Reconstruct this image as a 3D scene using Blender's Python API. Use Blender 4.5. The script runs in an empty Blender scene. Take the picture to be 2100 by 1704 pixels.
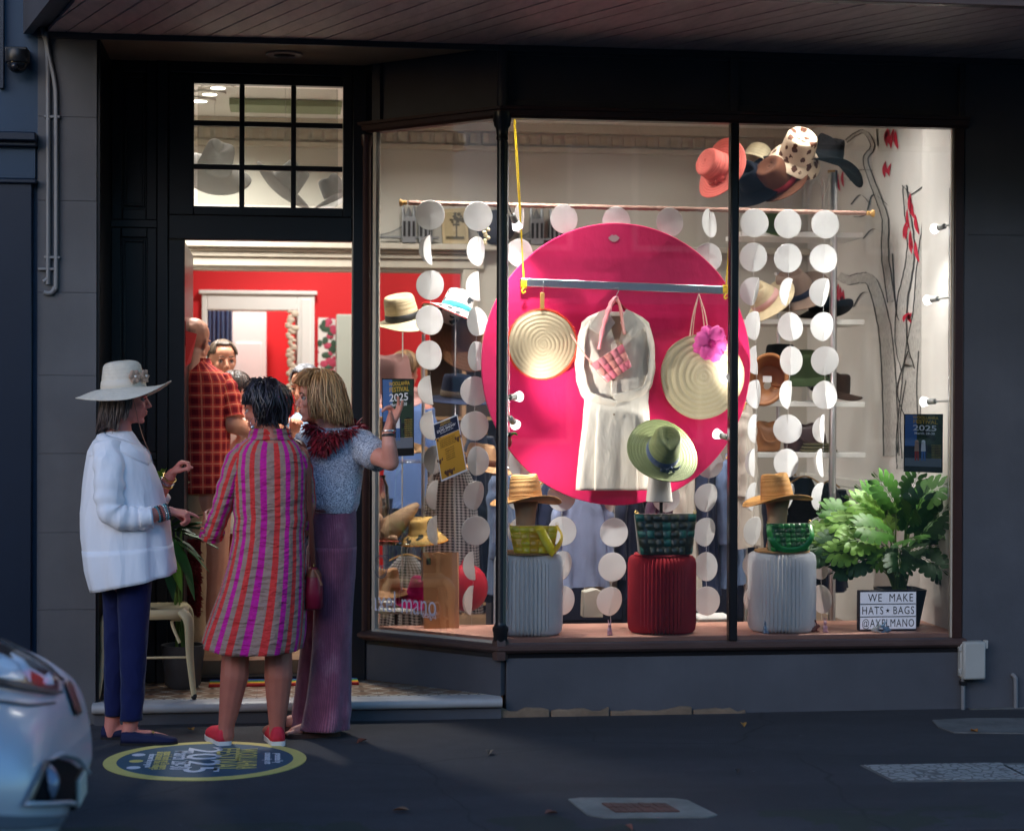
import bpy, bmesh, math, random
from mathutils import Vector as V, Matrix, Euler, noise
from mathutils.bvhtree import BVHTree
R = math.radians
PI = math.pi
random.seed(7)
sc = bpy.context.scene
COL = sc.collection

# ---------------------------------------------------------------- camera
F = 3770.0                                  # focal length in photograph pixels (2100 px wide)
TH, PITCH, ROLL = R(7.2), R(0.33), R(0.2)
CAM = V((-1.091, -9.065, 1.55))
fw0 = V((math.sin(TH), math.cos(TH), 0)); rt0 = V((math.cos(TH), -math.sin(TH), 0))
FWD = fw0 * math.cos(PITCH) - V((0, 0, 1)) * math.sin(PITCH)
up0 = rt0.cross(FWD)
RT = rt0 * math.cos(ROLL) + up0 * math.sin(ROLL)
UP = up0 * math.cos(ROLL) - rt0 * math.sin(ROLL)
cd = bpy.data.cameras.new('camera'); cam = bpy.data.objects.new('camera', cd); COL.objects.link(cam)
cam.matrix_world = Matrix(((RT.x, UP.x, -FWD.x, CAM.x), (RT.y, UP.y, -FWD.y, CAM.y), (RT.z, UP.z, -FWD.z, CAM.z), (0, 0, 0, 1)))
cd.sensor_width = 36; cd.lens = 36 * F / 2100; cd.clip_end = 500; cd.clip_start = .1
cd.dof.use_dof = True; cd.dof.focus_distance = 8.9; cd.dof.aperture_fstop = 2.2
sc.camera = cam

# ---------------------------------------------------------------- world, sun, exposure
SUN_EL, SUN_ROT = R(7.0), R(215.0)
w = bpy.data.worlds.new('World'); sc.world = w; w.use_nodes = True
nt = w.node_tree; bg = nt.nodes['Background']
sky = nt.nodes.new('ShaderNodeTexSky'); sky.sky_type = 'NISHITA'; sky.sun_disc = False
sky.sun_elevation = SUN_EL; sky.sun_rotation = SUN_ROT
sky.air_density = 1.2; sky.dust_density = 0.5; sky.ozone_density = 4.2
nt.links.new(sky.outputs['Color'], bg.inputs['Color']); bg.inputs['Strength'].default_value = 0.15
sl = bpy.data.lights.new('sun', 'SUN'); sl.energy = 0.62; sl.angle = R(60); sl.color = (1, .76, .60)
so = bpy.data.objects.new('sun', sl); COL.objects.link(so)
_d = V((math.sin(SUN_ROT) * math.cos(SUN_EL), math.cos(SUN_ROT) * math.cos(SUN_EL), math.sin(SUN_EL)))
so.rotation_euler = _d.to_track_quat('Z', 'Y').to_euler(); so.location = (-6, -12, 6)
sc.view_settings.view_transform = 'Standard'; sc.view_settings.look = 'None'
sc.view_settings.exposure = 1.92; sc.view_settings.gamma = 1.0; sc.view_settings.use_curve_mapping = False
sc.cycles.use_denoising = True
sc.cycles.max_bounces = 7; sc.cycles.diffuse_bounces = 3; sc.cycles.glossy_bounces = 3
sc.cycles.transmission_bounces = 6; sc.cycles.transparent_max_bounces = 14
sc.cycles.caustics_reflective = False; sc.cycles.caustics_refractive = False
sc.cycles.sample_clamp_indirect = 4.0

# ---------------------------------------------------------------- where a picture point lies in the place
def ray(px, py): return (FWD + RT * ((px - 1050) / F) + UP * ((852 - py) / F))
def at(px, py, Y):
    d = ray(px, py); return CAM + d * ((Y - CAM.y) / d.y)
def atz(px, py, z=0.0):
    d = ray(px, py); return CAM + d * ((z - CAM.z) / d.z)
def scale_at(p): return F / (V(p) - CAM).dot(FWD)          # pixels per metre at a point

# ---------------------------------------------------------------- helpers
def lin(c): c /= 255.0; return c / 12.92 if c <= .04045 else ((c + .055) / 1.055) ** 2.4
def C(r, g, b): return (lin(r), lin(g), lin(b), 1)
def sstep(a, b, x):
    t = max(0, min(1, (x - a) / (b - a))); return t * t * (3 - 2 * t)
def nz(x, y=0, z=0): return noise.noise(V((x, y, z)))
def cat(pts, n=6):                                          # smooth path through points
    pts = [V(p) for p in pts]; out = []
    for i in range(len(pts) - 1):
        p0 = pts[max(i - 1, 0)]; p1 = pts[i]; p2 = pts[i + 1]; p3 = pts[min(i + 2, len(pts) - 1)]
        for k in range(n):
            t = k / n
            out.append(.5 * ((2 * p1) + (p2 - p0) * t + (2 * p0 - 5 * p1 + 4 * p2 - p3) * t * t + (3 * p1 - p0 - 3 * p2 + p3) * t ** 3))
    out.append(pts[-1]); return out
def lerpl(vals, t):                                         # sample a list at 0..1
    x = t * (len(vals) - 1); i = min(int(x), len(vals) - 2); return vals[i] + (vals[i + 1] - vals[i]) * (x - i)

class G:
    """collects shapes; done() links them as ONE mesh object"""
    def __init__(s): s.v = []; s.f = []; s.uv = []; s.mi = []; s.cur = 0
    def _add(s, vs, fs, uv=None):
        o = len(s.v); s.v += [V(p) for p in vs]; s.uv += (uv if uv else [(0, 0)] * len(vs))
        s.f += [tuple(i + o for i in f) for f in fs]; s.mi += [s.cur] * len(fs); return s
    def box(s, c, size, rot=None):
        x, y, z = (k / 2 for k in size)
        vs = [V((a, b, d)) for a in (-x, x) for b in (-y, y) for d in (-z, z)]
        if rot is not None:
            m = rot if isinstance(rot, Matrix) else Euler(rot).to_matrix(); vs = [m @ p for p in vs]
        c = V(c)
        return s._add([p + c for p in vs], [(0, 1, 3, 2), (4, 6, 7, 5), (0, 4, 5, 1), (2, 3, 7, 6), (0, 2, 6, 4), (1, 5, 7, 3)])
    def bb(s, a, b): return s.box([(p + q) / 2 for p, q in zip(a, b)], [abs(q - p) for p, q in zip(a, b)])
    def wallbox(s, p0, p1, z0, z1, t0, t1):                 # vertical slab along p0->p1 (xy), from offset t0 to t1 to its right-hand side
        p0 = V((p0[0], p0[1], 0)); p1 = V((p1[0], p1[1], 0)); d = (p1 - p0).normalized(); n = V((d.y, -d.x, 0))
        vs = []
        for p in (p0, p1):
            for t in (t0, t1):
                for z in (z0, z1): vs.append(p + n * t + V((0, 0, z)))
        return s._add(vs, [(0, 1, 3, 2), (4, 6, 7, 5), (0, 4, 5, 1), (2, 3, 7, 6), (0, 2, 6, 4), (1, 5, 7, 3)])
    def rings(s, rings, cap=True, uvs=None):                # closed rings with a doubled seam point (n+1 points)
        n = len(rings[0]) - 1; o = len(s.v); vs = []; uv = []
        for j, r in enumerate(rings):
            vs += r; uv += (uvs[j] if uvs else [(i / n, j / (len(rings) - 1)) for i in range(n + 1)])
        fs = []
        for j in range(len(rings) - 1):
            for i in range(n):
                a = j * (n + 1) + i; fs.append((a, a + 1, a + n + 2, a + n + 1))
        if cap:
            fs.append(tuple(range(n - 1, -1, -1))); b = (len(rings) - 1) * (n + 1); fs.append(tuple(b + i for i in range(n)))
        return s._add(vs, fs, uv)
    def tube(s, pts, r, n=8, cap=True, flat=None, uvscale=None):
        pts = [V(p) for p in pts]; m = len(pts); rings = []; prev = None; L = 0; uvs = []
        for j, p in enumerate(pts):
            t = (pts[min(j + 1, m - 1)] - pts[max(j - 1, 0)]).normalized()
            if prev is None:
                a = t.cross(V((0, 0, 1)));
                if a.length < .05: a = t.cross(V((1, 0, 0)))
                a.normalize()
            else:
                a = prev - t * prev.dot(t)
                a = a.normalized() if a.length > 1e-6 else t.orthogonal().normalized()
            prev = a; b = t.cross(a)
            rr = r(j / (m - 1)) if callable(r) else (lerpl(r, j / (m - 1)) if isinstance(r, (list, tuple)) else r)
            f = flat or (1, 1)
            if j: L += (p - pts[j - 1]).length
            rings.append([p + a * (math.cos(2 * PI * i / n) * rr * f[0]) + b * (math.sin(2 * PI * i / n) * rr * f[1]) for i in range(n + 1)])
            uvs.append([(i / n * 2 * PI * (rr if uvscale is None else uvscale), L) for i in range(n + 1)])
        return s.rings(rings, cap, uvs)
    def lathe(s, prof, n=32, c=(0, 0, 0), rot=None, cap=True, fn=None):
        c = V(c); rings = []
        m = Euler(rot).to_matrix() if rot is not None and not isinstance(rot, Matrix) else rot
        for r, z in prof:
            ring = []
            for i in range(n + 1):
                a = 2 * PI * i / n
                p = V((r * math.cos(a), r * math.sin(a), z))
                if fn: p = fn(p, a, r, z)
                if m is not None: p = m @ p
                ring.append(p + c)
            rings.append(ring)
        return s.rings(rings, cap)
    def ell(s, c, rad, rot=None, n=16, m=10):
        if not isinstance(rad, (list, tuple)): rad = (rad,) * 3
        M3 = None if rot is None else (rot if isinstance(rot, Matrix) else Euler(rot).to_matrix()); c = V(c)
        vs = []; fs = []
        def T(p): return (M3 @ p if M3 is not None else p) + c
        vs.append(T(V((0, 0, rad[2]))))
        for j in range(1, m):
            ph = PI * j / m
            for i in range(n):
                a = 2 * PI * i / n
                vs.append(T(V((rad[0] * math.sin(ph) * math.cos(a), rad[1] * math.sin(ph) * math.sin(a), rad[2] * math.cos(ph)))))
        vs.append(T(V((0, 0, -rad[2])))); e = len(vs) - 1
        for i in range(n):
            k = (i + 1) % n; fs.append((0, 1 + i, 1 + k)); b = 1 + (m - 2) * n; fs.append((e, b + k, b + i))
            for j in range(m - 2):
                a = 1 + j * n; fs.append((a + i, a + n + i, a + n + k, a + k))
        return s._add(vs, fs)
    def cap(s, p0, r0, p1, r1, n=12):                       # tapered capsule, closed
        p0 = V(p0); p1 = V(p1); t = (p1 - p0);
        if t.length < 1e-6: return s.ell(p0, r0)
        L = t.length; t.normalize(); a = t.orthogonal().normalized(); b = t.cross(a); rings = []
        prof = [(r0 * math.cos(x), -r0 * math.sin(x)) for x in (1.45, 1.0, .5, 0)] + [(r1 * math.cos(x), L + r1 * math.sin(x)) for x in (0, .5, 1.0, 1.45)]
        vs = []
        for rr, h in prof:
            for i in range(n): vs.append(p0 + t * h + a * (rr * math.cos(2 * PI * i / n)) + b * (rr * math.sin(2 * PI * i / n)))
        fs = [tuple(range(n - 1, -1, -1)), tuple(7 * n + i for i in range(n))]
        for j in range(7):
            for i in range(n):
                k = (i + 1) % n; fs.append((j * n + i, j * n + k, j * n + n + k, j * n + n + i))
        return s._add(vs, fs)
    def chain(s, pts, rad, n=12):
        for i in range(len(pts) - 1): s.cap(pts[i], rad[i], pts[i + 1], rad[i + 1], n)
        return s
    def grid(s, fn, nu, nv, uvf=None):                       # open sheet
        vs = []; uv = []
        for j in range(nv + 1):
            for i in range(nu + 1):
                vs.append(fn(i / nu, j / nv)); uv.append(uvf(i / nu, j / nv) if uvf else (i / nu, j / nv))
        fs = [(j * (nu + 1) + i, j * (nu + 1) + i + 1, (j + 1) * (nu + 1) + i + 1, (j + 1) * (nu + 1) + i) for j in range(nv) for i in range(nu)]
        return s._add(vs, fs, uv)
    def prism(s, pts, off):                                  # planar outline pushed along off
        pts = [V(p) for p in pts]; off = V(off); n = len(pts)
        nrm = sum(((pts[i]).cross(pts[(i + 1) % n]) for i in range(n)), V())
        if nrm.dot(off) > 0: pts = pts[::-1]
        return s._add(pts + [p + off for p in pts], [tuple(range(n)), tuple(range(2 * n - 1, n - 1, -1))] + [(i, i + n, (i + 1) % n + n, (i + 1) % n) for i in range(n)])
    def poly(s, pts): return s._add(pts, [tuple(range(len(pts)))])
    def xf(s, m, start=0):
        for i in range(start, len(s.v)): s.v[i] = m @ s.v[i]
        return s
    def done(s, name, mats, parent=None, smooth=True, bevel=0, solid=0, sub=0, ang=40, weld=False, nrm=False, off=0):
        me = bpy.data.meshes.new(name)
        o0 = wloc(parent) if parent else V()
        me.from_pydata([p - o0 for p in s.v], [], s.f)
        ul = me.uv_layers.new(name='uv')
        li = [0] * len(me.loops); me.loops.foreach_get('vertex_index', li)
        flat = [0.0] * (2 * len(li))
        for k, vi in enumerate(li): flat[2 * k], flat[2 * k + 1] = s.uv[vi]
        ul.data.foreach_set('uv', flat)
        if not isinstance(mats, (list, tuple)): mats = [mats]
        for m in mats: me.materials.append(m)
        if len(mats) > 1: me.polygons.foreach_set('material_index', s.mi)
        if weld or nrm:
            b = bmesh.new(); b.from_mesh(me)
            if weld: bmesh.ops.remove_doubles(b, verts=b.verts, dist=1e-5)
            if nrm: bmesh.ops.recalc_face_normals(b, faces=b.faces)
            b.to_mesh(me); b.free()
        if smooth:
            me.polygons.foreach_set('use_smooth', [True] * len(me.polygons))
            if ang: me.set_sharp_from_angle(angle=R(ang))
        me.update()
        ob = bpy.data.objects.new(name, me); COL.objects.link(ob)
        if parent: ob.parent = parent
        if solid: q = ob.modifiers.new('s', 'SOLIDIFY'); q.thickness = solid; q.offset = off
        if bevel: q = ob.modifiers.new('b', 'BEVEL'); q.width = bevel; q.segments = 2; q.limit_method = 'ANGLE'; q.angle_limit = R(50)
        if sub: q = ob.modifiers.new('u', 'SUBSURF'); q.levels = sub; q.render_levels = sub
        return ob

def wloc(o):
    p = V(o.location)
    while o.parent: o = o.parent; p = p + o.location
    return p
def tag(o, label, cat, group=None, kind=None):
    o['label'] = label; o['category'] = cat
    if group: o['group'] = group
    if kind: o['kind'] = kind
    return o
def thing(name, label, cat, loc=(0, 0, 0), group=None):
    o = bpy.data.objects.new(name, None); o.empty_display_size = .1; COL.objects.link(o); o.location = loc
    return tag(o, label, cat, group)
def struct(o): o['kind'] = 'structure'; return o
def copy_tree(o, parent=None):
    c = o.copy(); COL.objects.link(c)
    if parent: c.parent = parent
    for ch in list(o.children): copy_tree(ch, c)
    return c
def fuse(g, name, m, parent=None, voxel=.006, iters=3, fac=.5, disp=None):   # many closed shapes -> one continuous skin
    o0 = wloc(parent) if parent else V()
    t = bpy.data.meshes.new('t'); t.from_pydata(g.v, [], g.f)
    ob = bpy.data.objects.new('t', t); COL.objects.link(ob)
    q = ob.modifiers.new('r', 'REMESH'); q.mode = 'VOXEL'; q.voxel_size = voxel
    if iters: q = ob.modifiers.new('s', 'SMOOTH'); q.factor = fac; q.iterations = iters
    dg = bpy.context.evaluated_depsgraph_get()
    me = bpy.data.meshes.new_from_object(ob.evaluated_get(dg)); me.name = name
    bpy.data.objects.remove(ob); bpy.data.meshes.remove(t)
    if disp:
        for v in me.vertices: v.co = v.co + v.normal * disp(v.co)
    if parent: me.transform(Matrix.Translation(-o0))
    me.materials.clear(); me.materials.append(m)
    me.polygons.foreach_set('use_smooth', [True] * len(me.polygons))
    ob = bpy.data.objects.new(name, me); COL.objects.link(ob)
    if parent: ob.parent = parent
    return ob
def text(body, name, m, origin, right, up, height, parent=None, width=None, depth=.0008, align='CENTER', bold=0.0, space=1.0):
    cu = bpy.data.curves.new('t', 'FONT'); cu.body = body; cu.align_x = align; cu.align_y = 'CENTER'; cu.resolution_u = 3
    cu.extrude = .02; cu.offset = bold; cu.space_character = space
    ob = bpy.data.objects.new('t', cu); COL.objects.link(ob)
    me = bpy.data.meshes.new_from_object(ob.evaluated_get(bpy.context.evaluated_depsgraph_get()))
    bpy.data.objects.remove(ob); bpy.data.curves.remove(cu)
    xs = [v.co.x for v in me.vertices]; ys = [v.co.y for v in me.vertices]
    ky = height / .70; kx = (width / (max(xs) - min(xs))) if width else ky
    right = V(right).normalized(); up = V(up).normalized(); n = right.cross(up)
    cx = (max(xs) + min(xs)) / 2 if align == 'CENTER' else min(xs)
    o0 = wloc(parent) if parent else V()
    for v in me.vertices:
        v.co = V(origin) - o0 + right * ((v.co.x - cx) * kx) + up * (v.co.y * ky) + n * (v.co.z / .02 * depth)
    me.name = name; me.materials.append(m)
    o = bpy.data.objects.new(name, me); COL.objects.link(o)
    if parent: o.parent = parent
    return o

# ---------------------------------------------------------------- materials
class NT:
    def __init__(s, name):
        s.m = bpy.data.materials.new(name); s.m.use_nodes = True; s.t = s.m.node_tree; s.n = s.t.nodes
        s.b = s.n['Principled BSDF']; s.out = s.n['Material Output']
    def new(s, t, **kw):
        n = s.n.new('ShaderNode' + t)
        for k, v in kw.items():
            if hasattr(n, k) and k not in ('Scale',): setattr(n, k, v)
        return n
    def l(s, a, b): s.t.links.new(a, b)
    def coord(s, kind='Object', scale=None, rot=None):
        c = s.new('TexCoord').outputs[kind]
        if scale or rot:
            m = s.new('Mapping'); s.l(c, m.inputs['Vector'])
            if scale: m.inputs['Scale'].default_value = scale
            if rot: m.inputs['Rotation'].default_value = rot
            return m.outputs[0]
        return c
    def noise(s, vec, scale, detail=4, rough=.55):
        n = s.new('TexNoise'); n.inputs['Scale'].default_value = scale; n.inputs['Detail'].default_value = detail
        n.inputs['Roughness'].default_value = rough; s.l(vec, n.inputs['Vector']); return n.outputs['Fac']
    def ramp(s, fac, stops, interp='LINEAR'):
        r = s.new('ValToRGB'); r.color_ramp.interpolation = interp; e = r.color_ramp.elements
        while len(e) < len(stops): e.new(.5)
        for k, (p, c) in enumerate(stops): e[k].position = p; e[k].color = c
        s.l(fac, r.inputs['Fac']); return r.outputs['Color']
    def mix(s, fac, a, b, blend='MIX'):
        n = s.new('Mix'); n.data_type = 'RGBA'; n.blend_type = blend
        for sock, val in ((n.inputs[0], fac), (n.inputs[6], a), (n.inputs[7], b)):
            if isinstance(val, (int, float)): sock.default_value = val
            elif isinstance(val, tuple): sock.default_value = val
            else: s.l(val, sock)
        return n.outputs[2]
    def math(s, op, a, b=0.0, c=None):
        n = s.new('Math'); n.operation = op
        for k, val in enumerate((a, b) if c is None else (a, b, c)):
            if isinstance(val, (int, float)): n.inputs[k].default_value = val
            else: s.l(val, n.inputs[k])
        return n.outputs[0]
    def sep(s, vec):
        n = s.new('SeparateXYZ'); s.l(vec, n.inputs[0]); return n.outputs
    def bump(s, h, strength=.3, dist=.01, prev=None):
        n = s.new('Bump'); n.inputs['Strength'].default_value = strength; n.inputs['Distance'].default_value = dist
        s.l(h, n.inputs['Height'])
        if prev: s.l(prev, n.inputs['Normal'])
        s.l(n.outputs[0], s.b.inputs['Normal']); return n.outputs[0]
    def col(s, c):
        if isinstance(c, tuple): s.b.inputs['Base Color'].default_value = c
        else: s.l(c, s.b.inputs['Base Color'])
    def set(s, rough=None, metal=None, spec=None, **kw):
        if rough is not None: s.b.inputs['Roughness'].default_value = rough
        if metal is not None: s.b.inputs['Metallic'].default_value = metal
        if spec is not None: s.b.inputs['Specular IOR Level'].default_value = spec
        for k, v in kw.items(): s.b.inputs[k.replace('_', ' ')].default_value = v
        return s
def sc3(c, k): return (min(c[0] * k, 1), min(c[1] * k, 1), min(c[2] * k, 1), 1)
MATS = {}
def mat(name, col, rough=.6, metal=0.0, var=.12, vs=5.0, bump=0.0, bs=120.0, spec=.4, stretch=None, **kw):
    if name in MATS: return MATS[name]
    t = NT(name); t.set(rough, metal, spec, **kw)
    v = t.coord('Object', stretch)
    if var: t.col(t.mix(t.noise(v, vs, 5), sc3(col, 1 - var), sc3(col, 1 + var)))
    else: t.col(col)
    if bump: t.bump(t.noise(v, bs, 3), bump, .004)
    MATS[name] = t.m; return t.m
def cloth(name, col, rough=.85, var=.08, bump=.25, bs=420, fold=.5, vs=7, fs=.6):
    if name in MATS: return MATS[name]
    t = NT(name); t.set(rough, 0, .2, Sheen_Weight=.15)
    v = t.coord(); t.col(t.mix(t.noise(v, vs, 4), sc3(col, 1 - var), sc3(col, 1 + var)))
    p = t.bump(t.noise(v, bs, 2), bump, .002)
    if fold:
        n = t.noise(t.coord('Object', (1, 1, fs)), 8, 3, .45); rd = t.math('SUBTRACT', 1, t.math('ABSOLUTE', t.math('MULTIPLY_ADD', n, 5, -2.5)))
        q = t.bump(rd, fold * .45, .016, p); t.bump(t.noise(t.coord('Object', (1, 1, fs)), 22, 2, .5), fold * .5, .008, q)
    MATS[name] = t.m; return t.m
def glow(name, col, strength):
    t = NT(name); t.n.remove(t.b); e = t.new('Emission'); e.inputs[0].default_value = col; e.inputs[1].default_value = strength
    t.l(e.outputs[0], t.out.inputs[0]); return t.m
def glassy(name, tint=(1, 1, 1, 1), refl=.05, rough=.0):
    t = NT(name); t.n.remove(t.b)
    tr = t.new('BsdfTransparent'); tr.inputs[0].default_value = tint
    gl = t.new('BsdfGlossy'); gl.inputs['Roughness'].default_value = rough
    fr = t.new('Fresnel'); fr.inputs[0].default_value = 1.45
    k = t.math('MULTIPLY', fr.outputs[0], refl / .034)
    mx = t.new('MixShader'); t.l(k, mx.inputs[0]); t.l(tr.outputs[0], mx.inputs[1]); t.l(gl.outputs[0], mx.inputs[2])
    t.l(mx.outputs[0], t.out.inputs[0]); return t.m
# ================================================================ materials of the place
def m_asphalt(name, c, moss=False):
    t = NT(name); v = t.coord(); n1 = t.noise(v, 150, 4, .7); n2 = t.noise(v, 1.3, 5); n3 = t.noise(v, 9, 4)
    a = t.ramp(n1, [(.32, sc3(c, .35)), (.54, c), (.70, sc3(c, 2.8))])
    a = t.mix(n2, a, sc3(c, .8), 'MIX'); a = t.mix(t.math('MULTIPLY', n3, .5), a, t.ramp(n3, [(.35, sc3(c, .75)), (.7, sc3(c, 1.25))]))
    if moss:
        y = t.sep(v)[1]; k = t.math('MULTIPLY', t.math('LESS_THAN', y, -2.2), t.math('GREATER_THAN', n2, .5))
        a = t.mix(t.math('MULTIPLY', k, .5), a, (.03, .045, .02, 1))
    cr = t.new('TexVoronoi'); cr.feature = 'DISTANCE_TO_EDGE'; cr.inputs['Scale'].default_value = .55
    wv = t.new('Mix'); wv.data_type = 'VECTOR'; wv.inputs[0].default_value = .12; t.l(v, wv.inputs[4])
    nn = t.new('TexNoise'); nn.inputs['Scale'].default_value = 3; t.l(v, nn.inputs['Vector']); t.l(nn.outputs['Color'], wv.inputs[5]); t.l(wv.outputs[1], cr.inputs['Vector'])
    a = t.mix(t.ramp(cr.outputs['Distance'], [(0, (.7, .7, .7, 1)), (.004, (0, 0, 0, 1))]), a, sc3(c, .35))
    gv = t.new('TexVoronoi'); gv.inputs['Scale'].default_value = 3.2; t.l(v, gv.inputs['Vector']); a = t.mix(t.math('MULTIPLY', t.math('LESS_THAN', t.math('MULTIPLY_ADD', n3, .03, gv.outputs['Distance']), .045), .6), a, sc3(c, 2.6)); n4 = t.noise(t.coord('Object', (.5, 2.2, 1)), .9, 4); a = t.mix(t.ramp(n4, [(.45, (0, 0, 0, 1)), (.6, (.55, .55, .55, 1))]), a, sc3(c, .6))
    t.col(a); t.set(.82, 0, .35); p = t.bump(n1, .9, .008); t.bump(n3, .25, .01, p); return t.m
def m_render(name, c, rough=.75, streak=True):
    t = NT(name); v = t.coord(); n = t.noise(v, 2.2, 6); f = t.noise(v, 190, 3)
    a = t.ramp(n, [(.3, sc3(c, .78)), (.7, sc3(c, 1.18))])
    if streak: a = t.mix(t.math('MULTIPLY', t.noise(t.coord('Object', (6, 6, .5)), 2, 4), .35), a, sc3(c, .62))
    t.col(t.mix(t.math('MULTIPLY', f, .25), a, sc3(c, 1.4))); t.set(rough, 0, .35)
    p = t.bump(f, .25, .003); t.bump(t.noise(v, 14, 4), .22, .006, p); return t.m
def m_tile(name):
    t = NT(name); v = t.coord(); s = t.sep(v)
    px = t.math('PINGPONG', t.math('MULTIPLY', s[0], 1 / .15), .5); py = t.math('PINGPONG', t.math('MULTIPLY', s[1], 1 / .15), .5)
    d = t.math('ADD', px, py); dd = t.math('ABSOLUTE', t.math('SUBTRACT', px, py))
    tan, crm, dark = C(140, 112, 88), C(205, 198, 182), C(70, 62, 58)
    a = t.mix(t.math('LESS_THAN', d, .22), tan, crm)
    star = t.math('MULTIPLY', t.math('LESS_THAN', dd, .055), t.math('GREATER_THAN', d, .25)); a = t.mix(star, a, crm)
    a = t.mix(t.math('GREATER_THAN', d, .86), a, dark)
    bx = t.math('PINGPONG', t.math('MULTIPLY', s[0], 1 / .05), .5)
    tri = t.math('LESS_THAN', t.math('ADD', t.math('MULTIPLY', s[1], 22), t.math('MULTIPLY', bx, 2)), 1.7)
    band = t.math('LESS_THAN', s[1], .085); a = t.mix(band, a, t.mix(tri, crm, dark))
    j = t.math('LESS_THAN', t.math('MINIMUM', px, py), .012)
    a = t.mix(t.math('MULTIPLY', j, .6), a, dark); a = t.mix(t.math('MULTIPLY', t.noise(v, 6, 4), .35), a, sc3(tan, .6))
    t.col(a); t.set(.35); t.bump(t.math('MULTIPLY', j, -1), .2, .002); return t.m
def m_wood(name, c, dark, axis=(1, 12, 12), rough=.5, sc_=3):
    t = NT(name); v = t.coord('Object', axis); n = t.noise(v, sc_, 6, .65)
    t.col(t.ramp(n, [(.3, dark), (.65, c)])); t.set(rough); t.bump(n, .12, .003); return t.m
def m_stone(name, c):
    t = NT(name); v = t.coord(); n = t.noise(v, 5, 6, .65); f = t.noise(v, 60, 5)
    a = t.ramp(n, [(.3, sc3(c, .55)), (.55, c), (.75, sc3(c, 1.35))])
    t.col(t.mix(t.math('MULTIPLY', f, .4), a, sc3(c, .5))); t.set(.85); p = t.bump(n, .6, .015); t.bump(f, .4, .005, p); return t.m

ASPH = m_asphalt('footpath_asphalt', (.058, .057, .064, 1), True); ROAD = m_asphalt('road_asphalt', (.05, .05, .055, 1), True)
GREY = m_render('grey_render', (.105, .108, .118, 1)); GREYD = m_render('charcoal_render', (.082, .086, .10, 1))
FASC = m_render('charcoal_board', (.055, .056, .066, 1), .55, False)
BLACK = mat('black_gloss_paint', (.009, .009, .011, 1), .34, 0, .2, 4, .08, 40)
MAROON = mat('maroon_paint', (.045, .02, .016, 1), .35, 0, .3, 9, .12, 50)
BROWN = mat('brown_sill_paint', (.085, .052, .045, 1), .38, 0, .35, 7, .2, 40)
IRON = mat('black_iron_paint', (.012, .012, .014, 1), .3, 0, .2, 8, .15, 60)
NAVYW = mat('navy_wall_paint', (.012, .04, .085, 1), .5, 0, .2, 2.5, .1, 60)
NAVYD = mat('dark_navy_trim', (.006, .014, .032, 1), .4, 0, .2, 3)
CREAMT = mat('cream_timber_trim', C(196, 188, 172), .5, 0, .15, 12, .1, 60)
PLAST = m_render('porch_plaster', (.28, .20, .13, 1), .8, False)
IVORY = mat('shop_wall_paint', (.60, .57, .50, 1), .8, 0, .05, 1.2, .08, 90)
WHITE = mat('white_paint', (.78, .77, .73, 1), .45, 0, .04, 3)
OFFW = mat('mural_wall_paint', (.72, .70, .67, 1), .55, 0, .06, 2)
REDW = mat('red_wall_paint', (.62, .015, .02, 1), .6, 0, .06, 2)
SHOPF = m_wood('shop_floorboards', C(150, 118, 88), C(96, 72, 54), (1, 10, 1), .4)
PLATM = m_wood('pink_platform_board', C(212, 160, 140), C(190, 132, 112), (1, 9, 9), .5)
MARBLE = mat('step_marble', (.42, .42, .42, 1), .4, 0, .3, 7, .1, 40)
TILE = m_tile('porch_tiles')
PINE = m_wood('awning_board', (.58, .44, .40, 1), (.40, .29, .27, 1), (7, 1, 7), .55, 2.2)
SAND = m_stone('sandstone', C(134, 114, 94)); CONC = m_stone('old_concrete', (.15, .15, .145, 1))
GLASS = glassy('window_glass', (.97, .975, .97, 1), .07)
CHROME = mat('brushed_steel', (.62, .63, .65, 1), .28, 1.0, .05, 20)

# ================================================================ ground, road, kerb
g = G(); g.bb((-40, -2.6, -.3), (40, .35, 0)); g.bb((-40, .35, -.3), (-2.3, 60, 0)); g.bb((4.0, .35, -.3), (40, 60, 0)); struct(g.done('footpath', ASPH))
g = G(); g.bb((-80, -80, -.4), (80, -2.75, -.13)); struct(g.done('road', ROAD))
ks = struct(g.__class__().bb((-40, -2.75, -.3), (40, -2.603, -.01)).done('kerb', CONC))
g = G(); g.bb((-120, -160, -.6), (120, 160, -.42)); struct(g.done('ground', ASPH))

# ================================================================ the shop building
PX = at(75, 1400, 0).x; PXR = at(196, 1400, 0).x
SA = (-.64, .615); SB = (0.0, 0.0)                           # splayed pane, from door post to corner column
WR = 2.339; MU = 1.182; DY = .62
b = thing('shop_building', 'charcoal painted corner shop with lit display window and black recessed doorway', 'shop building', (0, 0, 0))
zs = [-.08] + [at(130, y, 0).z for y in (1250, 1092, 930, 770, 600, 412, 240)] + [3.33]
for k in range(len(zs) - 1):
    G().bb((PX, 0, zs[k] + .0006), (PXR, DY, zs[k + 1] - .0006)).done('pier_block', GREY, b, bevel=.0015)
G().bb((PX + .006, .006, -.08), (PXR - .006, DY - .01, 3.32)).done('pier_core', GREYD, b)
G().bb((PXR + .001, .012, .0), (PXR + .014, DY - .012, 3.31)).done('porch_lining', BLACK, b)
G().bb((.03, .0, -.12), (2.385, .14, .312)).done('stall_riser', GREYD, b, bevel=.004)
G().wallbox((-.66, .634), (.002, 0), .105, .312, -.12, 0).done('stall_riser', GREYD, b)
G().bb((2.388, .001, -.12), (6.5, .3, 3.33)).done('side_wall', GREYD, b, bevel=.004)
G().bb((2.41, -.004, 2.43), (6.5, .0005, 2.434)).done('render_joint', FASC, b)
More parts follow.
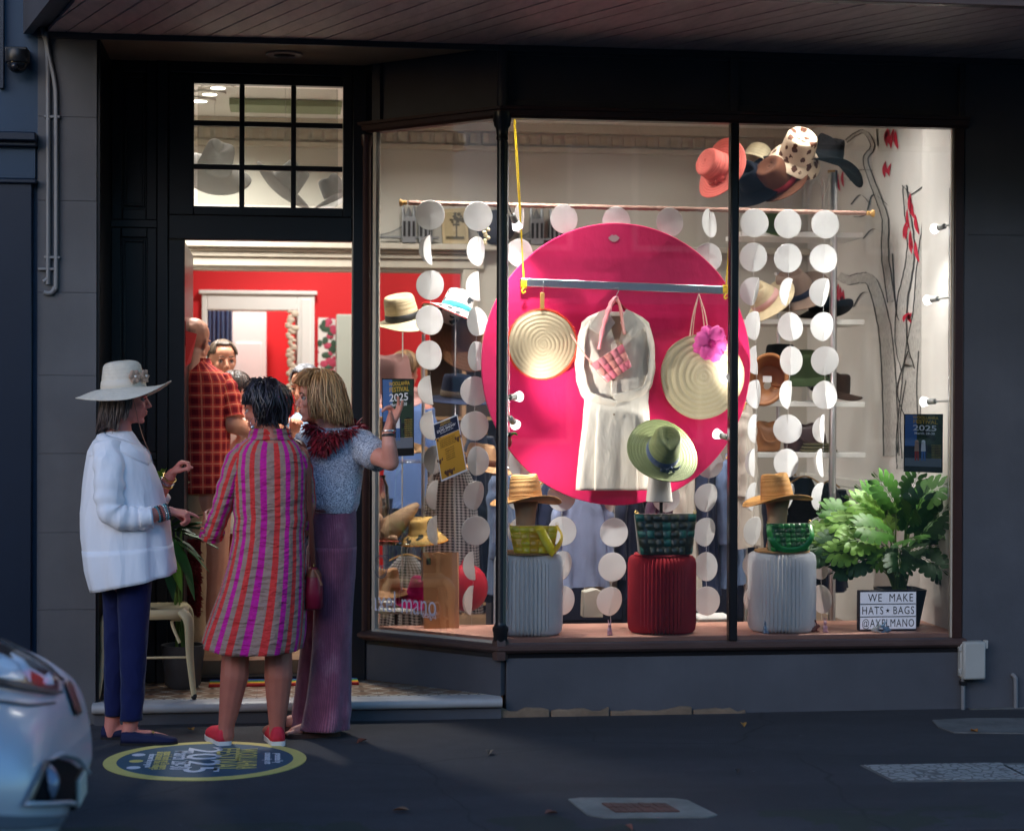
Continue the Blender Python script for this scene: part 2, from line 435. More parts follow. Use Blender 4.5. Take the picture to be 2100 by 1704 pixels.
# fascia with stiles
G().bb((.0, .03, 3.03), (2.385, .12, 3.33)).done('fascia_panel', FASC, b)
G().wallbox(SA, SB, 3.03, 3.33, -.12, -.03).done('fascia_panel', FASC, b)
for x in (at(1507, 150, 0).x, at(1978, 150, 0).x): G().bb((x - .022, .006, 3.033), (x + .022, .03, 3.328)).done('fascia_stile', FASC, b, bevel=.004)
for z in (3.036, 3.29): G().bb((.02, .012, z), (2.38, .0295, z + .03)).done('fascia_rail', FASC, b, bevel=.004)
G().wallbox(SA, SB, 3.0, 3.40, -.17, -.121).done('fascia_leak_filler', FASC, b)  # added blocks stopping interior light leaking above the fascia
G().bb((-.02, .121, 3.0), (2.385, .14, 3.40)).done('fascia_leak_filler', FASC, b)
G().bb((PX, .622, -.05), (PXR + .013, .76, 3.40)).done('pier_leak_filler', BLACK, b)  # added filler box sealing a light leak beside the pier
G().lathe([(.026, 3.0), (.026, 3.325)], 12).done('fascia_stile', FASC, b)
G().wallbox((-.62, .596), (-.58, .557), 3.033, 3.328, -.03, -.006).done('fascia_stile', FASC, b)
# cornice rail (maroon), sill (brown)
def moulding(prof, m, name):                                # prof: (outward, z) outline extruded along the two window fronts
    d = (V((SB[0] - SA[0], SB[1] - SA[1], 0))).normalized(); n = V((d.y, -d.x, 0)); n2 = V((0, -1, 0))
    mit = (n + n2) / (1 + n.dot(n2)); A = V((SA[0], SA[1], 0)) - d * .05; B = V((0, 0, 0)); E = V((2.40, 0, 0))
    for (p, q, na, nb) in ((A, B, n, mit), (B, E, mit, n2)):
        gg = G(); ra = [p + na * o + V((0, 0, z)) for o, z in prof]; rb = [q + nb * o + V((0, 0, z)) for o, z in prof]
        gg.rings([ra + [ra[0]], rb + [rb[0]]]); gg.done(name, m, b, ang=35)
moulding([(-.05, 2.972), (.012, 2.972), (.02, 2.982), (.03, 2.985), (.034, 3.008), (.046, 3.012), (.048, 3.026), (.0, 3.034), (-.05, 3.034)], MAROON, 'cornice_rail')
moulding([(-.06, .314), (.01, .314), (.03, .322), (.043, .335), (.043, .348), (.03, .358), (-.002, .364), (-.06, .364)], BROWN, 'window_sill')
moulding([(-.05, .2925), (.004, .2925), (.008, .312), (-.05, .312)], IRON, 'sill_bead')
# iron corner column, mullion, end post
gg = G(); gg.lathe([(.034, .30), (.036, .42), (.04, .43), (.04, .445), (.03, .455), (.0255, .47), (.0255, 2.86), (.03, 2.865), (.03, 2.875), (.028, 2.88), (.032, 2.92), (.042, 2.935), (.042, 2.95), (.046, 2.955), (.046, 3.0)], 20)
gg.done('corner_column', IRON, b)
G().lathe([(.0385, .285), (.041, .31), (.041, .375), (.034, .39)], 6).done('column_base', BROWN, b)
G().bb((MU - .022, -.012, .362), (MU + .022, .05, 2.974)).done('mullion', IRON, b, bevel=.008)
G().bb((WR - .004, -.006, .362), (WR + .046, .06, 2.974)).done('window_jamb', MAROON, b, bevel=.005)
gg = G(); gg.lathe([(.026, .364), (.026, 2.90), (.032, 2.91), (.034, 2.96)], 14, (SA[0] - .005, SA[1] + .004, 0)); gg.done('end_post', MAROON, b)
dS = V((SB[0] - SA[0], SB[1] - SA[1], 0)).normalized()
def sp(t): return (SA[0] + dS.x * t, SA[1] + dS.y * t)
LS = math.hypot(*SA)
G().wallbox(sp(.045), sp(.066), .362, 2.972, -.03, .004).done('glazing_bead', CREAMT, b)
G().wallbox(sp(.066), sp(LS - .024), .362, .374, -.02, .002).done('glazing_bead', CREAMT, b)
G().bb((.024, .006, .362), (.03, .03, 2.972)).done('glazing_bead', CREAMT, b)
G().bb((WR - .012, .006, .366), (WR - .0045, .03, 2.972)).done('glazing_bead', CREAMT, b)
G().bb((.03, .018, .366), (MU - .02, .024, 2.972)).done('window_pane', GLASS, b, smooth=False)
G().bb((MU + .02, .018, .366), (WR - .004, .024, 2.972)).done('window_pane', GLASS, b, smooth=False)
G().wallbox(sp(.066), sp(LS - .02), .366, 2.972, -.022, -.016).done('window_pane', GLASS, b, smooth=False)
# porch: ceiling, step, tiled floor
G().prism([(PXR, -.0, 3.322), (-.02, .0, 3.322), (SA[0] - .02, SA[1] - .02, 3.322), (PXR, DY, 3.322)], (0, 0, .02)).done('porch_ceiling', PLAST, b)
gg = G(); c = at(583, 102, .32); c.z = 3.32
gg.lathe([(.0, 0), (.05, 0), (.055, -.004), (.055, -.008), (.09, -.008), (.095, -.003), (.095, .0)], 24, c); gg.done('ceiling_vent', mat('vent_grey', (.16, .13, .11, 1), .5), b)
stp = G(); prof = [(.42, .058), (-.062, .058), (-.075, .066), (-.079, .081), (-.075, .096), (-.062, .104), (.06, .104), (.06, .1035)]
xs0, xs1 = at(188, 1445, -.07).x, at(1030, 1443, -.07).x
ra = [V((xs0, y, z)) for y, z in prof[:7]] + [V((xs0, .06, .058))]; rb = [V((xs1, p.y, p.z)) for p in ra]
stp.rings([ra[1:] + [ra[1]], rb[1:] + [rb[1]]]); stp.done('door_step', MARBLE, b, ang=50, nrm=True)
G().bb((xs0 + .01, -.045, -.1), (-.0, .3, .057)).done('step_riser', GREYD, b)
g = G(); g.prism([(PXR, .062, .0), (SB[0] - .03, .062, .0), (SA[0] - .02, SA[1] - .02, .0), (SA[0], DY + .05, .0), (PXR, DY + .05, .0)], (0, 0, .1052)); struct(g.done('porch_floor', TILE))
# sandstone footing stones left proud of the render
xs = [at(x, 1470, -.01).x for x in (752, 905, 1010, 1128, 1250, 1420, 1530)]
for k in range(len(xs) - 1):
    random.seed(k); h = (.080, .064, .076, .072, .066, .054)[k]; o = G()
    nn_ = 7; ptsT = [(xs[k] + .004 + (xs[k + 1] - xs[k] - .008) * i / nn_, h - .035 + random.uniform(-.014, .010)) for i in range(nn_ + 1)]
    o.prism([V((x, -.022, z)) for x, z in ptsT] + [V((xs[k + 1] - .004, -.022, -.05)), V((xs[k] + .004, -.022, -.05))], (0, .03, 0)); o.done('footing_stone', SAND, b, bevel=.006)
G().bb((2.42, -.04, -.1), (6.5, .0, .004)).done('footing_course', CONC, b)
# black doorway joinery
x0, x1, x2, x3, x4 = PXR + .014, -1.726, -1.582, -.716, -.62
G().bb((x0, DY + .02, .1), (x1, DY + .07, 3.4)).done('side_panel_backing', BLACK, b)
def rectframe(xa, xb, za, zb, wd, dep, name, y=DY):
    for (a, c2, d, e) in ((xa, xa + wd, za, zb), (xb - wd, xb, za, zb), (xa + wd, xb - wd, za, za + wd), (xa + wd, xb - wd, zb - wd, zb)):
        G().bb((a, y - dep, d), (c2, y + .021, e)).done(name, BLACK, b, bevel=.004)
rectframe(x0, x1, 2.50, 3.32, .055, .0, 'panel_stile'); rectframe(x0, x1, 1.30, 2.46, .05, .0, 'panel_stile'); rectframe(x0, x1, .105, 1.26, .05, .0, 'panel_stile')
rectframe(x0 + .062, x1 - .062, 2.57, 3.25, .014, -.004, 'panel_moulding'); rectframe(x0 + .057, x1 - .057, 1.36, 2.40, .014, -.004, 'panel_moulding'); rectframe(x0 + .057, x1 - .057, .17, 1.2, .014, -.004, 'panel_moulding')
G().bb((x0, DY - .012, 2.462), (x1, DY + .03, 2.498)).done('panel_rail', BLACK, b); G().bb((x0, DY - .012, 1.262), (x1, DY + .03, 1.298)).done('panel_rail', BLACK, b)
G().bb((x1, DY - .02, .1), (x1 + .06, DY + .08, 3.4)).done('door_post', BLACK, b, bevel=.006)
G().bb((x1 + .06, DY - .005, .1), (x2, DY + .06, 2.40)).done('door_post', BLACK, b, bevel=.004)
G().bb((x2 - .018, DY + .06, .1), (x2 - .001, DY + .95, 2.395)).done('open_door', BLACK, b, bevel=.003)
G().bb((x3, DY - .02, .1), (x4 - .02, DY + .08, 3.4)).done('door_post', BLACK, b, bevel=.006)
G().bb((x4 - .022, .622, .3), (-.60, .74, 3.4)).done('post_filler', BLACK, b)  # added filler stopping a sliver of interior light by the post
G().bb((-.662, .598, 3.30), (-.56, .621, 3.4)).done('post_filler', BLACK, b)  # added filler over the light leak left at the post top
G().bb((x1 + .06, DY - .015, 2.402), (x3, DY + .07, 2.53)).done('transom_rail', BLACK, b, bevel=.006)
G().bb((x1 + .06, DY - .015, 3.262), (x3, DY + .07, 3.4)).done('head_rail', BLACK, b, bevel=.006)
G().bb((x2, DY - .0, .1), (x3, DY + .1, .128)).done('threshold', BLACK, b)
XL_ = at(400, 300, DY).x - .006
tw = G().bb((x1 + .06, DY + .0, 2.5305), (XL_, DY + .05, 3.2615)); tw.bb((x3 - .05, DY + .0, 2.5305), (x3 - .0005, DY + .05, 3.2615)); tw.bb((XL_, DY + .0, 2.5305), (x3 - .05, DY + .05, 2.577)); tw.bb((XL_, DY + .0, 3.213), (x3 - .05, DY + .05, 3.2615))
tw = tw.done('transom_window', BLACK, b, bevel=.004)
tx = [at(p, 300, DY).x for p in (400, 496, 602, 698)]; tz = [at(550, p, DY).z for p in (425, 344, 255, 175)]
for x in tx[1:3]: G().bb((x - .0135, DY + .006, 2.577), (x + .0135, DY + .04, 3.213)).done('glazing_bar', BLACK, tw, bevel=.003)
for z in tz[1:3]: G().bb((tx[0] - .012, DY + .008, z - .0135), (tx[3] + .012, DY + .038, z + .0135)).done('glazing_bar', BLACK, tw, bevel=.003)
FROST = glassy('old_dusty_glass', (.86, .87, .85, 1), .05, .1)
for i in range(3):
    for j in range(3): G().bb((tx[i] + .012, DY + .02, tz[j] + .012), (tx[i + 1] - .012, DY + .024, tz[j + 1] - .012)).done('pane', FROST, tw, smooth=False)
# upper storey behind the awning
G().bb((PX, .02, 3.36), (6.5, .3, 7.5)).done('upper_wall', GREY, b)
G().bb((PX, .0, 3.331), (6.5, .12, 3.359)).done('bearing_plate', FASC, b)
# interior shell
ins = G(); ins.bb((-2.45, DY + .12, -.05), (2.9, 7.2, .2)); struct(ins.done('shop_floor', SHOPF))
G().bb((x2, DY + .1, .1), (x3, DY + .12, .2)).done('threshold', SHOPF, b)
struct(G().bb((-2.6, .13, 3.402), (2.9, 7.4, 3.52)).done('shop_ceiling', WHITE))
struct(G().bb((-2.45, DY + .072, .2), (-2.33, 7.2, 3.40)).done('left_interior_wall', IVORY))
struct(G().bb((2.44, .302, .2), (2.6, 7.2, 3.40)).done('right_interior_wall', OFFW))
iw = G(); iw.bb((2.385, .142, .31), (2.4395, .62, 3.40)); struct(iw.done('window_return_wall', OFFW))
iw = G(); iw.bb((2.375, .63, 1.0), (2.4395, 3.0, 1.045)); iw.bb((2.39, .63, 1.048), (2.4395, 3.0, 1.10)); iw.bb((2.405, .63, .93), (2.4395, 3.0, .997)); struct(iw.done('dado_rail', WHITE, bevel=.006))
struct(G().bb((-2.33, 7.1, .2), (2.44, 7.2, 3.40)).done('end_interior_wall', IVORY))
struct(G().bb((at(546, 800, 6.3).x, 6.25, .2), (at(604, 800, 6.3).x, 6.3, 3.40)).done('red_nib_wall', REDW))
# partition with the wide opening and its architrave
oa, ob_ = at(392, 575, 3.0).x, at(948, 575, 3.0).x
pw = G(); pw.bb((-2.33, 3.0, .2), (oa, 3.14, 3.40)); pw.bb((ob_, 3.0, .2), (2.44, 3.14, 3.40)); pw.bb((oa, 3.0, 2.42), (ob_, 3.14, 3.40)); struct(pw.done('partition_wall', IVORY))
ar = G(); ar.bb((oa - .1, 2.975, .2), (oa - .004, 2.999, 2.44)); ar.bb((ob_ + .004, 2.975, .2), (ob_ + .1, 2.999, 2.44))
XA = ob_ + .14; ar.bb((oa - .1, 2.97, 2.442), (XA, 2.999, 2.50)); ar.bb((oa - .1, 2.95, 2.502), (XA, 2.999, 2.53)); ar.bb((oa - .1, 2.90, 2.56), (2.43, 2.999, 2.60)); ar.bb((oa - .1, 2.96, 2.532), (XA, 2.999, 2.558))
struct(ar.done('architrave', CREAMT, bevel=.006))
co = G(); co.bb((-2.33, 2.93, 3.345), (2.43, 2.999, 3.401)); co.bb((-2.33, 2.96, 3.22), (2.43, 2.999, 3.25))
for k in range(60): co.bb((-2.3 + k * .079, 2.985, 3.27), (-2.3 + k * .079 + .045, 2.999, 3.335))
struct(co.done('cornice', CREAMT))
# red room behind
BY = 5.2
d0, d1, dz = at(414, 605, BY).x, at(645, 605, BY).x, at(550, 605, BY).z
rw = G(); rw.bb((-2.33, BY, .2), (d0, BY + .1, 3.40)); rw.bb((d1, BY, .2), (2.44, BY + .1, 3.40)); rw.bb((d0, BY, dz), (d1, BY + .1, 3.40)); struct(rw.done('red_wall', REDW))
cs = G(); wd = .13
cs.bb((d0 + .001, BY - .04, .2), (d0 + .04, BY + .12, dz - .002)); cs.bb((d1 - wd, BY - .04, .2), (d1 - .001, BY + .12, dz - .002)); cs.bb((d0 + .04, BY - .04, dz - .12), (d1 - wd, BY + .12, dz - .002)); cs.bb((d0 - .02, BY - .06, dz), (d1 + .02, BY - .002, dz + .03))
cs.bb((d1 - wd + .03, BY - .055, .2), (d1 - .03, BY - .0405, dz - .03)); struct(cs.done('inner_door_casing', WHITE, bevel=.006))
def wx_(px, Y): return at(px, 800, Y).x
dl = thing('white_door', 'white panelled door standing ajar in the far red room', 'door', (wx_(510, 6.1), 6.1, .2))
G().bb((wx_(474, 6.1), 6.08, .2), (wx_(546, 6.1), 6.12, 2.3)).done('door_leaf', WHITE, dl)
for z in (.4, 1.3): G().bb((wx_(484, 6.1), 6.068, z), (wx_(536, 6.1), 6.081, z + .75)).done('door_panel', WHITE, dl, bevel=.008)
def drape(name, m, xa, xb, y, z0, z1, folds=7, amp=.03, parent=None):
    gg = G(); n = folds * 8
    gg.grid(lambda u, v: V((xa + (xb - xa) * u, y + amp * math.sin(u * folds * 2 * PI + nz(u * 5, v * 2) * 1.2) * (.5 + .5 * v), z1 + (z0 - z1) * v)), n, 14)
    return gg.done(name, m, parent, solid=.004)
tag(drape('curtain', cloth('deep_blue_curtain', C(24, 52, 92)), wx_(412, 6.0), wx_(476, 6.0), 6.0, .25, 2.5), 'dark blue curtain hanging beside the white door in the far room', 'curtain')
g = G(); g.prism([(.035, .03, .2), (2.33, .03, .2), (2.375, .16, .2), (2.375, .60, .2), (-.575, .60, .2), (-.56, .58, .2)], (0, 0, .188)); struct(g.done('display_platform', PLATM, bevel=.004))
# ceiling lights (three seen through the transom; the rest added unseen to brighten shop and display)
LK = .255
LAMPW = glow('lamp_disc', (1, .95, .86, 1), 4)
def ceiling_light(x, y, power, label, r=.085, group='round ceiling lights', spread=150, tilt=0):
    t = thing('ceiling_light', label, 'ceiling light', (x, y, 3.4), group)
    G().lathe([(r + .012, 3.4), (r + .012, 3.388), (r, 3.385)], 24, (x, y, 0)).done('rim', WHITE, t)
    G().lathe([(r, 3.3865), (.001, 3.3835)], 24, (x, y, 0)).done('diffuser', LAMPW, t)
    L = bpy.data.lights.new('downlight', 'AREA'); L.shape = 'DISK'; L.size = .30; L.energy = power * LK; L.color = (1, .965, .915); L.spread = R(spread)
    o = bpy.data.objects.new('downlight', L); COL.objects.link(o); o.location = (x, y, 3.37); o.rotation_euler = (R(tilt), 0, 0)
for (px, py, n) in ((447, 180, 'uppermost of three round lights seen through the pane above the door'), (430, 193, 'middle of three round lights seen through the pane above the door'), (410, 207, 'lowest of three round lights seen through the pane above the door')):
    p = atz(px, py, 3.39); ceiling_light(p.x, p.y, 26, n)
for (x, y, pw_, lab) in ((-.2, 2.0, 20, 'added round ceiling light over the hat shelf behind the splayed pane'), (.55, .75, 18, 'added round ceiling light above the pink disc'), (1.75, .75, 14, 'added round ceiling light above the potted plant'), (.35, .2, 42, 'added round ceiling light at the front of the window, left of the mullion'), (1.65, .2, 46, 'added round ceiling light at the front of the window, right of the mullion'), (-.12, .52, 34, 'added round ceiling light over the splayed pane'), (1.2, 2.2, 6, 'added round ceiling light near the mural wall'),
                   (-.9, 4.2, 34, 'added round ceiling light in the red back room'), (.4, 4.2, 26, 'added round ceiling light in the back room behind the disc'), (-1.3, 5.6, 46, 'added round ceiling light beyond the inner doorway')):
    ceiling_light(x, y, pw_, lab, spread=85 if y < .6 else 150, tilt=16 if y < .6 else 0)

# ================================================================ awning
AZ = 3.334; SL = .0805; SK = -.277                            # soffit height at the wall, fall per metre, skew of the boards
def soff(x, s): return V((x, -s, AZ - SL * s))
def on_soff(px, py):
    d = ray(px, py); n = V((0, -SL, 1)); k = (AZ - CAM.z + SL * CAM.y * 1) ;
    # plane z = AZ + SL*y
    t = (AZ + SL * CAM.y - CAM.z) / (d.z - SL * d.y); return CAM + d * t
e0 = on_soff(92, 69); e1 = on_soff(152, 1); ex = (e1.x - e0.x) / (e0.y - e1.y)
aw = thing('awning', 'timber lined street awning above the shop window', 'awning', (0, 0, AZ))
DEP = 1.99; sp_ = .1115
def clip(poly, f):
    out = []
    for i in range(len(poly)):
        a, c2 = poly[i], poly[(i + 1) % len(poly)]; fa, fb = f(a), f(c2)
        if fa >= 0: out.append(a)
        if fa * fb < 0: out.append(a + (c2 - a) * (fa / (fa - fb)))
    return out
k0 = int((e0.x - 1.2) / sp_)
for k in range(k0, 60):
    xa, xb = k * sp_ + .004, (k + 1) * sp_ - .004
    pl = [V((xa, -.002, 0)), V((xb, -.002, 0)), V((xb + DEP * -SK, -DEP, 0)), V((xa + DEP * -SK, -DEP, 0))]
    pl = clip(pl, lambda p: p.x - (e0.x + ex * (-p.y)) - .02)
    pl = clip(pl, lambda p: 6.4 - p.x)
    if len(pl) < 3: continue
    j = random.uniform(-.0015, .0015)
    G().prism([V((p.x, p.y, AZ + SL * p.y + j)) for p in pl], (0, 0, .018)).done('board', PINE, aw, smooth=False)
A0, A1, B0, B1 = V((e0.x - .05, -.0, 0)), V((e0.x + ex * DEP - .05, -DEP - .0, 0)), V((6.5, 0, 0)), V((6.5, -DEP, 0))
def S3(p, dz): return V((p.x, p.y, AZ + SL * p.y + dz))
G().prism([S3(A0, .022), S3(A1, .022), S3(B1, .022), S3(B0, .022)], (0, 0, .02)).done('board_backing', FASC, aw, smooth=False)
G().bb((A1.x - .05, -DEP - .05, AZ - SL * DEP - .03), (6.5, -DEP - .001, AZ - SL * DEP + .012)).done('edge_trim', BROWN, aw, bevel=.004)
G().bb((A1.x - .05, -DEP - .09, AZ - SL * DEP + .0125), (6.5, -DEP - .05, AZ - SL * DEP + .36)).done('fascia_board', mat('navy_awning_fascia', (.012, .05, .11, 1), .35), aw, bevel=.004)
gg = G(); gg.prism([S3(A0, -.012), S3(A1, -.012), S3(A1 + V((-.045, 0, 0)), -.012), S3(A0 + V((-.045, 0, 0)), -.012)], (0, 0, .2)); gg.done('end_board', FASC, aw, smooth=False)
G().prism([S3(A0, .30), S3(A1, .36), S3(B1, .36), S3(B0, .30)], (0, 0, .02)).done('roof_sheet', mat('awning_roof_steel', (.25, .26, .28, 1), .4, .6), aw)
G().bb((PX, -.02, AZ - .03), (6.5, -.0005, AZ - .003)).done('wall_bead', FASC, aw)

# ================================================================ blue neighbour building on the left
nb = thing('blue_building', 'dark blue painted building left of the grey pier', 'building', (-4, 0, 0))
nx = at(72, 800, -.0).x
G().bb((-9, .02, -.1), (PX - .002, .4, 7.5)).done('wall', NAVYW, nb)
G().bb((-9, -.03, -.1), (nx - .012, .02, at(40, 372, 0).z)).done('wall_dado', NAVYD, nb, bevel=.006)
for (y0, y1, o, nm) in ((270, 288, .085, 'moulding'), (366, 376, .05, 'moulding'), (288, 300, .05, 'moulding')):
    z0, z1 = at(40, y1, -o).z, at(40, y0, -o).z; G().bb((-9, -o, z0), (nx + .01, .0195, z1)).done(nm, NAVYD, nb, bevel=.006)
G().bb((-9, -.012, at(40, 366, 0).z), (nx - .0, .0195, at(40, 300, 0).z)).done('frieze_panel', NAVYW, nb)
G().bb((at(8, 100, 0).x - .02, -.02, at(8, 182, 0).z), (at(8, 100, 0).x, .0195, 5)).done('moulding', NAVYD, nb)
G().bb((-9, .018, -.05), (nx, .5, -.02)).done('plinth', NAVYD, nb)
cu = G(); p = at(38, 100, -.05)
sc_cam = thing('security_camera', 'black dome security camera on the blue wall at upper left', 'security camera', at(38, 120, .0))
DK = mat('black_plastic', (.012, .012, .014, 1), .35)
G().lathe([(.001, .0), (.055, 0), (.058, -.01), (.058, -.055), (.055, -.06)], 24, at(36, 104, -.065)).done('housing', DK, sc_cam)
G().ell(at(36, 129, -.065) + V((0, 0, .002)), (.050, .050, .054)).done('dome', mat('smoked_dome', (.01, .01, .012, 1), .08, 0, 0), sc_cam)
G().bb(at(14, 118, 0) - V((0, .07, 0)), at(60, 104, .02)).done('bracket', DK, sc_cam, bevel=.004)
G().cap(at(30, 136, -.11), .018, at(30, 134, -.07), .018).done('lens', mat('lens_glass', (.02, .02, .025, 1), .05), sc_cam)

# ================================================================ conduits and meter box
PIPE = mat('grey_conduit_paint', (.19, .195, .205, 1), .55, 0, .15, 10, .1, 60)
cp = thing('conduit', 'pair of grey painted conduits running down the grey pier', 'conduit', at(100, 600, 0))
G().tube(cat([at(87, 20, -.014), at(88, 66, -.014), at(97, 105, -.014), at(99, 240, -.014), at(99, 555, -.014), at(97, 572, -.014), at(89, 578, -.014)]), .011, 10).done('pipe', PIPE, cp)
G().tube(cat([at(94, 66, -.02), at(100, 112, -.016), at(112, 170, -.014), at(115, 240, -.014), at(115, 560, -.014), at(112, 590, -.014), at(104, 601, -.014), at(90, 600, -.014)]), .011, 10).done('pipe', PIPE, cp)
for (x, y) in ((107, 240), (107, 528), (95, 552)): G().box(at(x, y, -.012), (.075, .02, .012)).done('saddle_clip', PIPE, cp, bevel=.002)
BOXM = mat('meter_box_plastic', (.40, .40, .37, 1), .5, 0, .08, 6)
mb = thing('junction_box', 'pale grey weatherproof junction box mounted low on the charcoal wall', 'junction box', at(1988, 1360, 0))
a0, a1 = at(1966, 1390, 0), at(2012, 1312, 0)
G().bb((a0.x, -.07, a0.z), (a1.x, .0, a1.z)).done('lid', BOXM, mb, bevel=.01)
G().bb((a0.x - .008, -.045, a0.z + .01), (a1.x + .008, -.0, a1.z - .008)).done('base', BOXM, mb, bevel=.008)
for py in (1333, 1378): G().bb((a0.x - .016, -.05, at(1966, py, 0).z), (a0.x - .0, -.025, at(1966, py, 0).z + .025)).done('hinge', BOXM, mb, bevel=.003)
G().bb((a1.x - .002, -.062, at(0, 1354, 0).z), (a1.x + .014, -.03, at(0, 1336, 0).z)).done('latch', BOXM, mb, bevel=.003)
G().bb((at(1974, 0, 0).x, -.055, at(0, 1396, 0).z), (at(2003, 0, 0).x, -.01, a0.z)).done('gland_plate', BOXM, mb)
G().tube([at(1975, 1392, -.025), at(1975, 1475, -.025)], .011, 10).done('conduit_pipe', PIPE, mb)
G().box(at(1975, 1400, -.02), (.03, .04, .02)).done('conduit_socket', DK, mb)
vp = thing('vent_pipe', 'short grey pipe with a bent top on the charcoal wall at far right', 'pipe', at(2083, 1475, -.02))
G().tube(cat([at(2083, 1478, -.022), at(2083, 1400, -.022), at(2081, 1388, -.02), at(2076, 1383, -.004)]), .011, 10).done('pipe', PIPE, vp)
G().lathe([(.018, 0), (.018, .012), (.012, .014)], 14, at(2083, 1472, -.022)).done('collar', PIPE, vp)

# ================================================================ things flat on the footpath
sk = thing('footpath_slab', 'cracked grey concrete apron at the foot of the charcoal wall', 'concrete apron', atz(2000, 1490, 0))
o = G(); o.prism([V((p.x, p.y, 0.0)) for p in (atz(1912, 1478), atz(1925, 1492), atz(1955, 1503), atz(2120, 1505), atz(2300, 1505), atz(2300, 1474), atz(1990, 1474))], (0, 0, .006)); o.done('slab', CONC, sk, smooth=False)
dv = thing('drain_cover', 'concrete framed drain cover with rusty brick infill near the kerb', 'drain cover', atz(1315, 1657))
o = G(); P4 = [V((atz(x, y).x, atz(x, y).y, 0)) for x, y in ((1165, 1640), (1190, 1637), (1380, 1638), (1410, 1642), (1471, 1672), (1450, 1677), (1240, 1678), (1205, 1672))]
o.prism(P4, (0, 0, .005)); o.done('surround', m_stone('pale_concrete', (.20, .20, .18, 1)), dv, smooth=False)
BRK = m_stone('rusty_brick', C(105, 72, 62)); q0, q1, q2, q3 = [atz(*p) for p in ((1232, 1650), (1365, 1650), (1396, 1668), (1262, 1669))]
for i in range(9):
    for j in range(2):
        def Q(u, v_): return (q0 * (1 - u) + q1 * u) * (1 - v_) + (q3 * (1 - u) + q2 * u) * v_
        u0, u1, v0, v1 = i / 9 + .008, (i + 1) / 9 - .008, j / 2 + .03, (j + 1) / 2 - .03
        o = G(); o.prism([V((Q(*c2).x, Q(*c2).y, .0055)) for c2 in ((u0, v0), (u1, v0), (u1, v1), (u0, v1))], (0, 0, .0035 + random.uniform(0, .002))); o.done('brick', BRK, dv, smooth=False)
uc = thing('utility_cover', 'pale speckled utility cover slabs set in the footpath at right', 'utility cover', atz(1950, 1582))
def m_cover():
    t = NT('utility_cover_plate'); v = t.coord(); vo = t.new('TexVoronoi'); vo.feature = 'DISTANCE_TO_EDGE'; vo.inputs['Scale'].default_value = 22; t.l(v, vo.inputs['Vector'])
    a = t.ramp(vo.outputs['Distance'], [(.0, (.08, .08, .08, 1)), (.05, (.10, .10, .10, 1)), (.09, (.36, .36, .35, 1))])
    t.col(t.mix(t.math('MULTIPLY', t.noise(v, 7), .5), a, (.2, .2, .19, 1))); t.set(.6); t.bump(vo.outputs['Distance'], .5, .004); return t.m
cm = m_cover()
for (a, b2) in ((1772, 2052), (2056, 2330)):
    s0 = 62 if a == 1772 else 60
    o = G(); o.prism([V((atz(*p).x, atz(*p).y, 0)) for p in ((a, 1570), (b2, 1565), (b2 + s0, 1598), (a + s0, 1601))], (0, 0, .005)); o.done('cover_plate', cm, uc, smooth=False)
o = G(); o.prism([V((atz(*p).x, atz(*p).y, 0)) for p in ((1764, 1569.5), (2400, 1560.5), (2470, 1600), (1830, 1603))], (0, 0, .003)); o.done('rim', CONC, uc, smooth=False)
# round festival sticker
cl, cr_ = atz(214, 1560), atz(628, 1558); cc = (cl + cr_) / 2; cc.z = 0; rad = (cr_ - cl).length / 2
stk = thing('pavement_sticker', 'round blue and yellow festival sticker on the asphalt under the red shoes', 'sticker', cc)
YEL = mat('sticker_yellow', C(205, 190, 110), .6, 0, .12, 14, .2, 300); BLU = mat('sticker_blue', C(46, 84, 104), .6, 0, .14, 12, .2, 300)
PWHT = mat('sticker_white', C(200, 205, 215), .6, 0, .1, 14)
G().lathe([(rad, 0), (rad, .0035), (rad * .87, .0036)], 64, cc, cap=False).done('yellow_ring', YEL, stk, ang=30)
G().lathe([(rad * .87, .0), (rad * .869, .0034), (.001, .0034)], 64, cc).done('blue_disc', BLU, stk, ang=30)
def stx(body, off, h, m, wdt=None): text(body, 'lettering', m, cc + V((off * rad, 0, .0052)), (0, -1, 0), (1, 0, 0), h, stk, wdt, .0004, bold=.01)
stx('presented by', .72, .035, PWHT, .22); stx('community arts', .62, .035, PWHT, .26); stx('WOOLLAHRA', .40, .085, YEL, .46); stx('FESTIVAL', .20, .10, YEL, .50); stx('2025', -.04, .15, PWHT, .56); stx('March 28-30', -.25, .075, PWHT, .42)
stx('music food art & more', -.39, .04, YEL, .40); stx('all around the village', -.46, .04, YEL, .40); stx('discover the program', -.54, .032, PWHT, .3)
for k in (-.16, 0, .16): G().lathe([(.03, .0036), (.03, .0045), (.001, .0045)], 20, cc + V((-.68 * rad, k * .9 + 0.0, 0))).done('emblem', YEL if k == 0 else PWHT, stk)
